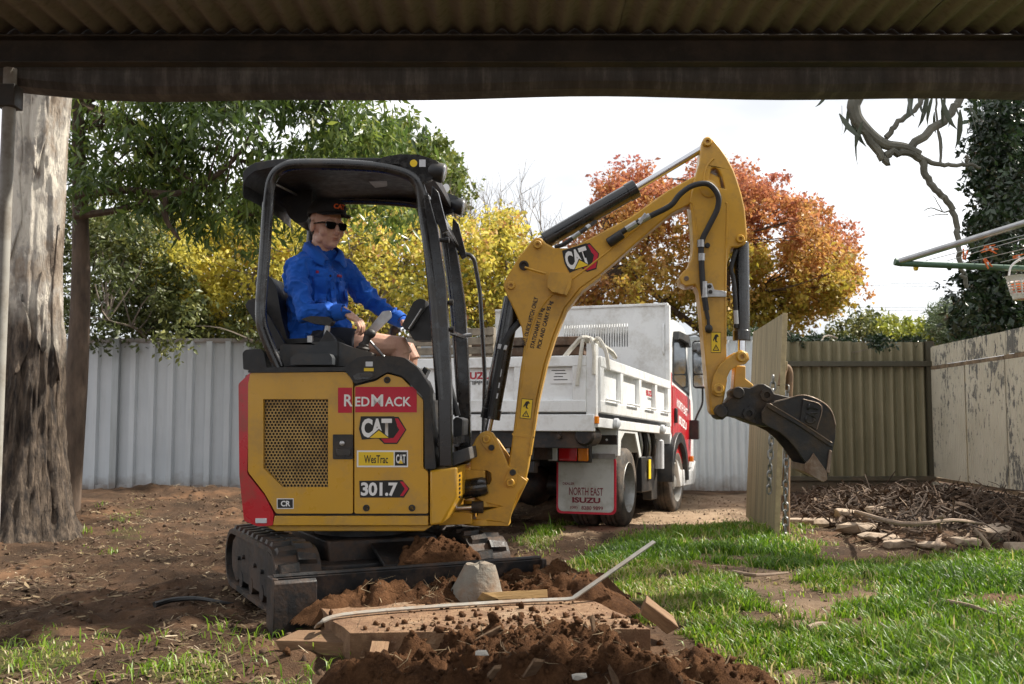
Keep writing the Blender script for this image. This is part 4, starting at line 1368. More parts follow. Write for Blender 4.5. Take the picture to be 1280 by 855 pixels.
# legs
for s_, kx, ky, kyy in ((-1, 500, 433, -.07), (1, 510, 440, .15)):
    hip = P3(392, 430, s_ * .09); kn = P3(kx, ky, kyy)
    mid = hip.lerp(kn, .55)
    body.tube([hip, mid + Vector((0, 0, .008)), hip.lerp(kn, .85), kn, kn + Vector((.02, 0, -.05))], [.092, .080, .066, .062, .055], 14)
    ft = P3(kx - 8, 548, kyy)
    body.tube([kn + Vector((.005, 0, -.01)), kn.lerp(ft, .3), kn.lerp(ft, .7), ft], [.058, .056, .042, .036], 12)
# hands: palm, four curled fingers and a thumb
def hand(wr, d, up, side, s_, curl, k=1.14):
    """wr wrist, d forearm direction, up back of hand, side thumb side."""
    hm = Matrix((d, side, up)).transposed()
    body.tube([wr - d * .02, wr + d * .015], [.028, .027], 10)
    body.ell(wr + d * .050, (.050, .040, .016), rot=hm)
    for i, (off, L) in enumerate(((.029, .074), (.010, .082), (-.010, .076), (-.028, .060))):
        b0 = wr + d * (.085 - abs(off) * .25) * k + side * off * k; L = L * k
        pts, dirv, q = [b0], d.copy(), b0.copy()
        ang = 0
        for j in range(3):
            ang += curl * (.75 + .16 * j + .05 * i)
            dirv = d * cos(ang) - up * sin(ang)
            q = q + dirv * L * (.42, .32, .26)[j]
            pts.append(q.copy())
        body.tube(pts, [.0112, .0104, .0096, .0082], 8)
        body.ell(pts[-1], (.0074, .0074, .0074), 8, 6)
    t0 = wr + d * .022 + side * .030
    t1 = t0 + d * .030 + side * .020 - up * .014
    t2 = t1 + d * .028 - up * .020 - side * .004
    body.tube([wr + d * .01 + side * .012, t0, t1, t2], [.014, .015, .011, .009], 8)
    body.ell(t2, (.009, .009, .009), 8, 6)
hd_ = (P3(451, 403, -.29) - Rw).normalized()
hu = (Vector((.45, -.45, 1)) - hd_ * Vector((.45, -.45, 1)).dot(hd_)).normalized()
hand(Rw, hd_, hu, hu.cross(hd_) * 1, 1, .62)
hd2 = (P3(518, 402, .07) - Lw).normalized()
hu2 = (Vector((.1, -.2, 1)) - hd2 * Vector((.1, -.2, 1)).dot(hd2)).normalized()
hand(Lw, hd2, hu2, -hu2.cross(hd2), 1, .6)
bodyo = voxel(body, 'body', M['skin'], PER, .0042, 3)

# shirt over the trunk and both arms
sh_ = MB()
sh_.tube([P3(395, 322, -.015), P3(394, 332, -.01), P3(393, 345, -.01), chest, P3(388, 400, 0), P3(386, 424, 0), P3(386, 438, 0)], [.080, .108, .128, .142, .143, .152, .152], 22)
sh_.ell(P3(402, 350, -.08), (.10, .09, .10)); sh_.ell(P3(414, 352, .06), (.085, .09, .10))
sh_.ell(P3(400, 412, -.02), (.15, .15, .09))
sh_.ell(P3(412, 380, .0), (.10, .12, .15)); sh_.ell(P3(418, 408, .0), (.10, .13, .07))
for s_, q in ((-1, Rs), (1, Ls)):
    sh_.tube([P3(397, 318, -.02), P3(397, 325, -.02).lerp(q, .5) + Vector((0, 0, .010)), q + Vector((0, 0, .005))], [.072, .074, .078], 14)
sh_.ell(P3(440, 424, -.02), (.10, .14, .022))
sh_.ell(P3(376, 350, -.10), (.10, .09, .13))
for a, b, c, w0 in ((Rs, Re, Rw, .034), (Ls, Le, Lw, .038)):
    sh_.tube([P3(394, 336, -.01), a, a.lerp(b, .3), a.lerp(b, .65), b, b.lerp(c, .3), b.lerp(c, .7), c - (c - b).normalized() * .05], [.080, .077, .070, .065, .060, .056, .049, .042], 14)
    sh_.ell(b, (.062, .062, .060))
def wr_(co):
    x, y, z = co[:, 0], co[:, 1], co[:, 2]
    a = fbm(x * 9 + z * 7, y * 8, z * 16 - x * 8, 3, 51)
    r = 1 - np.abs(fbm(x * 11 - z * 6, y * 9 + 3, z * 10 + x * 7, 2, 77))
    r2 = 1 - np.abs(fbm(x * 20 + 5, y * 16 + z * 9, z * 22, 2, 97))
    return a * .008 + (r ** 3) * .020 + (r2 ** 5) * .006 - .012
shirt = voxel(sh_, 'shirt', M['shirt'], PER, .0065, 4, wr_)
# cuffs, collar, front placket, pockets, buttons
for b, c, w0 in ((Re, Rw, .041), (Le, Lw, .043)):
    d = (c - b).normalized()
    MB().tube([c - d * .062, c - d * .058, c - d * .006, c - d * .002, c - d * .006], [.046, .050, .044, .040, .034], 18, caps=False).build('cuff', M['shirt'], shirt, bevel=.002)
cl = MB()
for s_ in (-1, 1):
    base = [HP(-.088, 0, -.075), HP(-.060, s_ * .056, -.085), HP(-.005, s_ * .074, -.105), HP(.040, s_ * .052, -.135), HP(.062, s_ * .016, -.175)]
    fall = [HP(-.112, 0, -.125), HP(-.080, s_ * .082, -.132), HP(-.005, s_ * .106, -.150), HP(.056, s_ * .098, -.195), HP(.088, s_ * .060, -.215)]
    top = spline(base, 4); bot = spline(fall, 4)
    n = len(top)
    mid = [a.lerp(b, .45) + Vector((0, 0, .012)) + HM @ Vector((0, s_ * .012, 0)) for a, b in zip(top, bot)]
    vs = top + mid + bot
    fs = [(i, i + 1, n + i + 1, n + i) for i in range(n - 1)] + [(n + i, n + i + 1, 2 * n + i + 1, 2 * n + i) for i in range(n - 1)]
    cl.add(vs, fs)
co_ = cl.build('collar', M['shirt'], shirt)
sf = co_.modifiers.new('thick', 'SOLIDIFY'); sf.thickness = .005; sf.offset = 1
def on_shirt(px, py):
    """Nearest shirt point under a photo pixel."""
    q = P3(px, py, -.45); d = (P3(px, py, .0) - q).normalized()
    ok, loc, nor, _ = shirt.ray_cast(q, d)
    return (loc, nor) if ok else (P3(px, py, -.12), Vector((0, -1, 0)))
def patch(pts, mtl, name, lift=.004):
    """A cloth patch laid on the shirt from an outline of photo points."""
    xs, ys = [q[0] for q in pts], [q[1] for q in pts]
    mb = MB(); grid = {}
    n = 7
    for i in range(n + 1):
        for j in range(n + 1):
            u, v_ = i / n, j / n
            a = Vector(pts[0]).lerp(Vector(pts[1]), u); b = Vector(pts[3]).lerp(Vector(pts[2]), u)
            q = a.lerp(b, v_)
            l, nn_ = on_shirt(q.x, q.y)
            grid[i, j] = l + nn_ * lift
    vs = [grid[i, j] for i in range(n + 1) for j in range(n + 1)]
    fs = [(i * (n + 1) + j, i * (n + 1) + j + 1, (i + 1) * (n + 1) + j + 1, (i + 1) * (n + 1) + j) for i in range(n) for j in range(n)]
    o = mb.add(vs, fs).build(name, mtl, shirt)
    s2 = o.modifiers.new('t', 'SOLIDIFY'); s2.thickness = .004
    sm_ = o.modifiers.new('sm', 'SMOOTH'); sm_.iterations = 3
    return o
patch([(392, 348), (409, 350), (409, 380), (392, 378)], M['shirt'], 'pocket')
patch([(391, 345), (410, 347), (410, 355), (391, 353)], M['shirt'], 'pocket_flap', .007)
patch([(421, 352), (434, 354), (436, 378), (424, 378)], M['shirt'], 'pocket')
patch([(420, 351), (435, 352), (436, 360), (421, 359)], M['shirt'], 'pocket_flap', .007)
patch([(410, 332), (415, 331), (424, 404), (417, 405)], M['shirt'], 'placket', .004)
M['red_stitch'] = mat('red_stitching', (.30, .01, .06), .6)
patch([(395, 338), (398.5, 338.5), (398.5, 342), (395, 341.5)], M['red_stitch'], 'embroidery', .004)
patch([(421, 343), (427, 344), (427, 347), (421, 346)], M['red_stitch'], 'embroidery', .004)
for i, (px, py) in enumerate(((413, 345), (416, 360), (419, 378))):
    l, nn_ = on_shirt(px, py)
    MB().lathe([(.006, 0), (.006, .007), (.003, .008)], l, nn_, 10).build('button', M['shorts'], shirt)
# shorts
so = MB()
for s_, kx, ky, kyy in ((-1, 500, 433, -.07), (1, 510, 440, .15)):
    hip = P3(392, 430, s_ * .09); kn = P3(kx, ky, kyy)
    so.tube([hip, hip.lerp(kn, .3), hip.lerp(kn, .5)], [.10, .103, .096], 16)
voxel(so, 'shorts', M['shorts'], PER, .012, 3)
for s_, kx, kyy in ((-1, 492, -.07), (1, 502, .15)):
    f0 = P3(kx, 552, kyy)
    bt = MB()
    bt.tube([f0 + Vector((0, 0, .10)), f0 + Vector((0, 0, .0)), f0 + Vector((.01, 0, -.05))], [.055, .055, .052], 12)
    bt.ell(f0 + Vector((.07, 0, -.04)), (.13, .05, .045))
    voxel(bt, 'boot', M['boot'], PER, .01, 3)
# hair below the cap
hb = MB()
hb.ell(HP(-.036, 0, .004), tuple(q * HS for q in (.078, .0735, .072)), rot=HM)
hair = hb.build('hair', M['hair'], PER)
# lips, cap, sunglasses
lp = MB()
lp.ell(HP(.0895, 0, -.0665), tuple(q * HS for q in (.0055, .0215, .0042)), rot=HM)
lp.ell(HP(.0885, 0, -.0745), tuple(q * HS for q in (.006, .018, .0048)), rot=HM)
lp.build('lips', M['lips'], PER)
cp_ = MB()
vs, fs = [], []
NA, NRr = 28, 9
for i in range(NRr + 1):
    t = i / NRr * pi / 2
    for k_ in range(NA):
        a = 2 * pi * k_ / NA
        fr_b = .010 * max(0, cos(a)) * sin(2 * t)
        r_ = .090 * cos(t) ** .62
        vs.append(HP(-.010 + (r_ + .016 * cos(t)) * cos(a) * 1.06 + fr_b * 2, r_ * .97 * sin(a), .060 + .080 * sin(t) ** .9 - .014 * (1 - cos(a)) * .5 * cos(t)))
for i in range(NRr):
    for k_ in range(NA):
        l = (k_ + 1) % NA
        fs.append((i * NA + k_, i * NA + l, (i + 1) * NA + l, (i + 1) * NA + k_))
capo = cp_.add(vs, fs).build('cap', M['cap'], PER, ang=60)
sf = capo.modifiers.new('thick', 'SOLIDIFY'); sf.thickness = .004; sf.offset = 1
br = MB()
vs, fs = [], []
NB = 16
for j in range(6):
    t = j / 5
    for k_ in range(NB + 1):
        a = -1.25 + 2.5 * k_ / NB
        r0x, r0y = .088 * 1.06, .088
        y = r0y * sin(a) * (1 - .10 * t)
        x = -.002 + r0x * cos(a) + t * .078 * cos(a * .9) ** .7 if cos(a * .9) > 0 else -.002 + r0x * cos(a)
        z = .062 - .012 * t - 1.1 * (y * y)
        vs.append(HP(x, y, z))
for j in range(5):
    for k_ in range(NB):
        fs.append((j * (NB + 1) + k_, j * (NB + 1) + k_ + 1, (j + 1) * (NB + 1) + k_ + 1, (j + 1) * (NB + 1) + k_))
bro = br.add(vs, fs).build('brim', M['cap'], capo, ang=60)
sf = bro.modifiers.new('thick', 'SOLIDIFY'); sf.thickness = .005; sf.offset = 0
MB().ell(HP(-.010, 0, .142), (.010, .010, .006)).build('cap_button', M['cap'], capo)
# stitched word wrapped round the front of the cap
tx = text('CAT', M['orange_print'], capo, 0, -.036, 0, .036, .031, bold=.05)
for vtx in tx.data.vertices:
    u, z = vtx.co.x, vtx.co.z
    a = u / .100 - .06
    t = .20 + z / .086 * 1.0
    r_ = .090 * cos(t) ** .62
    fr_b = .010 * max(0, cos(a)) * sin(2 * t)
    vtx.co = HP(-.010 + (r_ + .016 * cos(t)) * cos(a) * 1.06 + fr_b * 2 + .0065, (r_ * .97 + .0065) * sin(a), .060 + .080 * sin(t) ** .9 - .014 * (1 - cos(a)) * .5 * cos(t) + .001)
sf = tx.modifiers.new('thick', 'SOLIDIFY'); sf.thickness = .003; sf.offset = 0
gl = MB()
for s_ in (-1, 1):
    ctr = HP(.096, s_ * .033, -.004)
    rx = HM @ Vector((-.22 * s_ * s_, 0, 0))
    out = round2([(-.029, .017), (.029, .019), (.026, -.016), (.004, -.021), (-.022, -.017)] if s_ > 0 else [(-.029, .019), (.029, .017), (.022, -.017), (-.004, -.021), (-.026, -.016)], .012, 3)
    f1 = []; f2 = []
    for u, w_ in out:
        bend = -.5 * (u * s_ + .029) ** 2 * 4
        f1.append(ctr + HM @ Vector((bend, u, w_)) * HS)
        f2.append(ctr + HM @ Vector((bend - .006, u, w_)) * HS)
    n = len(f1)
    gl.add(f1 + f2, [tuple(range(n)), tuple(range(2 * n - 1, n - 1, -1))] + [(i, (i + 1) % n, n + (i + 1) % n, n + i) for i in range(n)])
glo = gl.build('sunglasses', M['lens'], PER)
MB().tube([HP(.094, -.008, .004), HP(.098, 0, .006), HP(.094, .008, .004)], .004, 6).build('bridge', M['lens'], glo)
for s_ in (-1, 1):
    MB().tube([HP(.084, s_ * .064, .006), HP(.070, s_ * .073, .006), HP(.02, s_ * .079, .004), HP(-.015, s_ * .079, .002)], [.006, .0055, .004, .0035], 6).build('temple', M['lens'], glo)

# ================================================================== TIPPER TRUCK
TYAW, TPIT = R(-19.8), R(-2.0)
TRK = tag(empty('tipper_truck', (.034, 9.23, 0), (TPIT, 0, TYAW)), 'white tipper truck with a red cab parked behind the digger', 'truck')
TRK.rotation_mode = 'XYZ'
TM = frame(TRK)
def T3(px, py, axis, val):
    return loc_on(TM, px, py, axis, val)
BW, BB, BT, BR, BF = .95, .985, 1.50, -.75, 2.42                     # bed half width, floor, top, rear, front
tb = MB()
# bed floor and frame rails
MB().box((0, (BR + BF) / 2, BB - .03), (2 * BW - .02, BF - BR - .02, .06)).build('bed_floor', M['white'], TRK, bevel=.005)
def gate(n, length, h, t=.045):
    """A folded drop-side: face with recessed bays between ribs. Along +x, outward -y, from z 0."""
    b = MB()
    b.box((length / 2, t * .7, h / 2), (length, t * .5, h))
    b.box((length / 2, 0, h - .045), (length, t, .09))
    b.box((length / 2, 0, .05), (length, t, .10))
    w = length / n
    for i in range(n + 1):
        ww = .10 if 0 < i < n else .12
        x = min(max(i * w, ww / 2), length - ww / 2)
        b.box((x, .002, h / 2), (ww, t - .003, h - .17))
    return b
tg = gate(3, 2 * BW - .14, .47).build('tailgate', M['white'], TRK, bevel=.006)
tg.location = (-BW + .07, BR - .01, BB + .035)
sg = gate(4, BF - BR - .12, .47).build('side_gate', M['white'], TRK, bevel=.006)
sg.location = (BW + .012, BR + .06, BB + .035)
sg.rotation_euler = (0, 0, pi / 2)
sg2 = gate(4, BF - BR - .12, .47).build('side_gate', M['white'], TRK, bevel=.006)
sg2.location = (-BW - .012, BF - .06, BB + .035)
sg2.rotation_euler = (0, 0, -pi / 2)
for i in range(4):
    y = BR + .22 + i * .78
    MB().tube(rounded([(BW + .03, y, BB + .15), (BW + .055, y, BB + .15), (BW + .055, y + .42, BB + .15), (BW + .03, y + .42, BB + .15)], .02), .010, 6).build('tie_rail', M['white'], TRK)
MB().box((0, BR - .005, BB - .055), (2 * BW, .06, .14)).build('rear_sill', M['white'], TRK, bevel=.006)
for s_ in (-1, 1):
    MB().box((s_ * (BW - .03), BR + .02, (BB + BT) / 2 + .04), (.085, .085, BT - BB + .10)).build('corner_post', M['white'], TRK, bevel=.008)
    MB().box((s_ * (BW - .0), (BR + BF) / 2, BB - .05), (.05, BF - BR, .08)).build('side_sill', M['white'], TRK, bevel=.005)
    MB().box((s_ * (BW + .012), BR + .0, BB - .03), (.035, .05, .06)).build('side_lamp', M['orange_lens'], TRK, bevel=.004)
    for y in (BR + .55, BR + 2.6):
        MB().lathe([(.03, 0), (.05, .02), (.05, .05), (.02, .07)], (s_ * (BW + .01), y, BB - .045), (s_, 0, 0), 12).build('gate_hinge', M['clear_lens'], TRK)
# cloth straps tied over the corner post
st = MB()
for dx, sag in ((-.09, .02), (.02, -.01), (.12, -.02)):
    st.tube(spline([(BW - .05 + dx * .3, BR + .06, BT + .10), (BW - .04 + dx * .6, BR - .03, BT + .13), (BW - .02 + dx, BR - .04, BT + .02), (BW - .03 + dx * 1.3, BR - .035, BT - .20 - sag * 3)], 4), .016, 6)
st.tube(spline([(BW - .28, BR + .03, BT - .02), (BW - .18, BR + .0, BT + .08), (BW - .08, BR - .02, BT + .14), (BW + .05, BR + .25, BT + .06), (BW + .02, BR + .6, BT + .03)], 5), .022, 6)
strap = tag(st.build('tie_strap', mat('cream_strap_cloth', (.62, .59, .52), .85, var=.15, vs=20, bs=.3), None), 'knotted off white tie straps over the corner of the truck tray', 'strap')
strap.matrix_world = TM
# headboard with a slotted panel
hx0, hx1, hz0, hz1 = -BW - .2, BW + .0, BB, 2.36
slots = []
for i in range(26):
    x = .02 + i * .030 - .30
    slots.append([(x, 1.90), (x + .013, 1.90), (x + .013, 2.17), (x, 2.17)])
MB().prism([(hx0, hz0), (hx1, hz0), (hx1, hz1), (hx0, hz1)], BF, BF + .03, 'y', slots).build('headboard', M['white'], TRK, smooth=False)
MB().box((-.1, BF + .01, hz1 + .012), (2 * BW + .2, .06, .03)).build('headboard_cap', M['white'], TRK, bevel=.004)
MB().box((BW - .005, BF + .015, (hz0 + hz1) / 2), (.05, .07, hz1 - hz0)).build('headboard_edge', M['white'], TRK, bevel=.004)
MB().tube(rounded([(BW - .05, BF - .01, 2.14), (BW - .05, BF - .05, 2.12), (BW - .05, BF - .05, 1.82), (BW - .05, BF - .01, 1.80)], .03), .012, 6).build('grab_handle', M['white'], TRK)
# lettering on the gates
yg = BR - .01 - .0245 + .02
M['isuzu'] = mat('red_badge', (.42, .008, .025), .5)
tp_ = T3(575, 469, 1, BR - .012); tq_ = T3(612, 469, 1, BR - .012)
a0 = T3(577, 474, 1, BR - .012); a1 = T3(613, 464.5, 1, BR - .012)
text('ISUZU', M['isuzu'], TRK, BR + .005, a0.x, a0.z, a1.x, a1.z, bold=.035)
a0 = T3(583, 481, 1, BR - .012); a1 = T3(613, 475.5, 1, BR - .012)
text('TIPPER', M['darkprint'], TRK, BR + .005, a0.x, a0.z, a1.x, a1.z, bold=.015)
MB().box((.66, BR + .004, BB + .34), (.20, .002, .13)).build('notice', M['offwhite'], TRK, smooth=False)
for k_ in range(4):
    MB().box((.63 + (k_ % 2) * .02, BR + .0022, BB + .385 - k_ * .026), (.12 - (k_ % 3) * .02, .001, .007)).build('printed_line', M['plastic'], TRK, smooth=False)
text('ISUZU', M['isuzu'], TRK, BW - .0055, BR + 2.02, BB + .285, BR + 2.32, BB + .345, face='+x', bold=.035)
text('TIPPER', M['darkprint'], TRK, BW - .0055, BR + 2.08, BB + .245, BR + 2.27, BB + .27, face='+x', bold=.02)
# chassis
for s_ in (-1, 1):
    MB().box((s_ * .36, 1.45, .72), (.09, 4.3, .20)).build('chassis_rail', M['under'], TRK, bevel=.006)
    MB().tube([(s_ * .55, BR + .15, BB - .12), (s_ * .55, BR + .5, .86)], .04, 8).build('tipping_hinge', M['under'], TRK)
MB().box((0, BR + .06, BB - .19), (1.75, .10, .15)).build('rear_crossmember', M['under'], TRK, bevel=.006)
MB().box((0, BR + .12, .56), (.8, .10, .10)).box((0, BR + .3, .66), (.62, .4, .2)).build('tow_frame', M['under'], TRK, bevel=.006)
MB().prism([(-.62, .28), (.62, .28), (.62, .95), (-.62, .95)], .75, 1.2, 'y').build('fuel_tank', M['under'], TRK, bevel=.02)
MB().lathe([(.10, -.86), (.10, .86), (.03, .9)], (0, .5, .37), (1, 0, 0), 18).ell((0, .5, .37), (.2, .2, .2)).build('rear_axle', M['under'], TRK)
MB().box((.64, BR + .02, BB - .15), (.05, .02, .085)).build('hinge_bracket', M['white'], TRK, bevel=.003)
MB().lathe([(.02, 0), (.02, .03), (.01, .032)], (.64, BR + .01, BB - .17), (0, -1, 0), 10).build('bolt', M['under'], TRK)
MB().lathe([(.07, -.14), (.085, -.12), (.085, .12), (.07, .14)], (.86, BR + .12, BB - .16), (0, 1, 0), 16).build('latch_drum', M['under'], TRK, bevel=.004)
MB().box((.64, BR + .60, .80), (.70, .03, .085)).build('lamp_bar', M['under'], TRK, bevel=.004)
for i in range(5):
    MB().lathe([(.010, 0), (.010, .008), (.004, .009)], (.38 + i * .13, BR + .585, .80), (0, -1, 0), 8).build('bolt', M['clear_lens'], TRK)
# tail lamps, plate
def lamp(x0, s_):
    lp_ = MB().box((x0 + s_ * .19, BR + .62, .675), (.40, .06, .155)).build('tail_lamp', M['plastic'], TRK, bevel=.006)
    for dx, w_, mm in ((.045, .085, 'clear_lens'), (.185, .17, 'red_lens'), (.325, .095, 'orange_lens')):
        MB().box((x0 + s_ * dx, BR + .585, .675), (w_, .03, .13)).build('lens', M[mm], lp_, bevel=.008)
lamp(.36, 1)
lamp(-.36, -1)
a = T3(631, 556, 1, BR + .06)
pl = MB().box((a.x - .14, BR + .06, a.z), (.37, .012, .13)).build('number_plate', M['offwhite'], TRK, bevel=.003)
text('G', M['darkprint'], pl, BR + .053, a.x - .03, a.z - .035, a.x + .025, a.z + .035, bold=.02)
MB().box((-.02, BR + .0, BB - .14), (.09, .02, .05)).build('plate_lamp', M['clear_lens'], TRK, bevel=.003)
# mudguards and mudflaps
for s_ in (-1, 1):
    pr = [(-.02, .66), (.0, .92), (.20, .945), (.72, .945), (.92, .70), (.88, .69), (.69, .925), (.22, .925), (.025, .90), (.005, .66)]
    MB().prism(pr, s_ * .42, s_ * .95, 'x').build('mudguard', M['white'], TRK, bevel=.004)
    gs = [(-.02, .66), (.0, .92), (.20, .945), (.72, .945), (.95, .66), (.87, .64), (.67, .87), (.24, .87), (.10, .80), (.07, .66)]
    MB().prism(gs, s_ * .951, s_ * .965, 'x').build('mudguard_side', M['white'], TRK, bevel=.003)
    MB().box((s_ * .685, .015, .80), (.53, .03, .26)).build('mudguard_back', M['white'], TRK, bevel=.004)
    sk = .26 if s_ > 0 else -.76 - .26 + .26
    fx0, fx1 = (.40, .95) if s_ > 0 else (-.95, -.40)
    fl = MB().prism(round2([(fx0, .14), (fx1, .14), (fx1, .66), (fx0, .66)], .05, 4), -.035, -.025, 'y').build('mudflap', M['redprint'], TRK)
    MB().prism(round2([(fx0 + .018, .16), (fx1 - .018, .16), (fx1 - .018, .66), (fx0 + .018, .66)], .05, 4), -.040, -.0352, 'y').build('mudflap_face', mat('mudflap_rubber', (.50, .50, .48), .6, var=.08, vs=5, dirt=.35, dirtc=(.27, .24, .19), dscale=3), fl)
    MB().box(((fx0 + fx1) / 2, -.041, .655), (.55, .012, .045)).build('flap_strip', M['zinc'], fl, bevel=.002)
    if s_ > 0:
        def ft(s, x0, z0, x1, z1, b=.02):
            text(s, M['isuzu_dark'], fl, -.0412, x0, z0, x1, z1, bold=b)
        M['isuzu_dark'] = mat('maroon_print', (.16, .008, .022), .6)
        ft('DEALER', fx0 + .06, .395, fx0 + .17, .418)
        ft('NORTH EAST', fx0 + .12, .305, fx1 - .115, .375, .012)
        ft('ISUZU', fx0 + .15, .238, fx1 - .14, .288, .045)
        ft('(08)', fx0 + .13, .178, fx0 + .20, .210, .015)
        ft('8280 9899', fx0 + .235, .178, fx1 - .115, .212, .02)
# wheels
tyre_prof = [(.235, -.115), (.30, -.118), (.345, -.105), (.362, -.085), (.366, -.05), (.356, -.046), (.356, -.038), (.367, -.034), (.368, -.008), (.357, -.004), (.357, .004), (.368, .008), (.367, .034), (.356, .038), (.356, .046), (.366, .05), (.362, .085), (.345, .105), (.30, .118), (.235, .115)]
M['tyre'] = mat('tyre_rubber', (.022, .021, .020), .75, var=.25, vs=8, bs=.3, bscale=60, dirt=.55, dirtc=(.13, .10, .075), dscale=6)
M['rim'] = mat('wheel_rim_paint', (.34, .34, .33), .4, .4, var=.2, dirt=.3, dirtc=(.2, .17, .13))
tyme = MB().lathe(tyre_prof, (0, 0, 0), (1, 0, 0), 44, closed=True).mesh('tyre', M['tyre'], ang=50)
holes = []
rim_f = MB().lathe([(.24, .11), (.232, .118), (.225, .10), (.215, .02), (.19, .005), (.12, .035), (.115, .05), (.075, .055), (.07, .09), (.03, .10), (.001, .10)], (0, 0, 0), (1, 0, 0), 36, caps=False).mesh('rim', M['rim'], ang=40)
rim_r = MB().lathe([(.24, .11), (.232, .118), (.225, .10), (.215, .02), (.205, -.07), (.19, -.09), (.12, -.095), (.11, -.05), (.07, -.045), (.06, -.01), (.001, -.01)], (0, 0, 0), (1, 0, 0), 36, caps=False).mesh('rim', M['rim'], ang=40)
nut = MB().lathe([(.013, 0), (.013, .022), (.006, .024)], (0, 0, 0), (1, 0, 0), 6).mesh('wheel_nut', M['zinc'])
vent = MB().lathe([(.026, 0), (.026, .004), (.001, .005)], (0, 0, 0), (1, 0, 0), 14).mesh('rim_hole', M['darkprint'])
def wheel(x, y, s_, front, steer=0.0):
    wh = link('wheel', tyme, TRK, loc=(x, y, .368), rot=(0, 0, steer + (0 if s_ > 0 else pi)))
    link('rim', rim_f if front else rim_r, wh)
    for k_ in range(6):
        a = k_ * pi / 3
        link('wheel_nut', nut, wh, loc=(.05 if front else -.06, .095 * cos(a), .095 * sin(a)))
        link('rim_hole', vent, wh, loc=(.030 if front else -.088, .158 * cos(a + .5), .158 * sin(a + .5)))
for s_ in (-1, 1):
    wheel(s_ * .83, .5, s_, False)
    wheel(s_ * .56, .5, s_, False)
    wheel(s_ * .85, 2.85, s_, True, R(-3))
# underfloor clutter in front of the rear wheel: air tank, battery box, pipes
MB().lathe([(.12, -.2), (.14, -.17), (.14, .17), (.12, .2)], (.66, 1.45, .80), (0, 1, 0), 20).build('air_tank', M['under'], TRK)
bx_ = MB().box((.74, 1.55, .47), (.30, .5, .36)).build('battery_box', M['plastic'], TRK, bevel=.01)
MB().box((.905, 1.6, .52), (.012, .10, .2)).build('strap', M['yellowprint'], bx_, bevel=.002)
MB().box((.82, 2.02, .42), (.10, .30, .46)).build('step_box', M['plastic'], TRK, bevel=.01)
for i in range(5):
    y = 1.10 + i * .2
    MB().tube(spline([(.86, y, .93), (.88, y + .02, .75), (.84, y + .07, .55), (.80, y + .1, .35)], 4), .018 if i % 2 else .03, 8).build('pipe', M['zinc'] if i % 2 else M['under'], TRK)
MB().lathe([(.06, 0), (.06, .3), (.03, .32)], (.90, 2.10, .52), (0, 0, 1), 16).build('filter', M['clear_lens'], TRK)
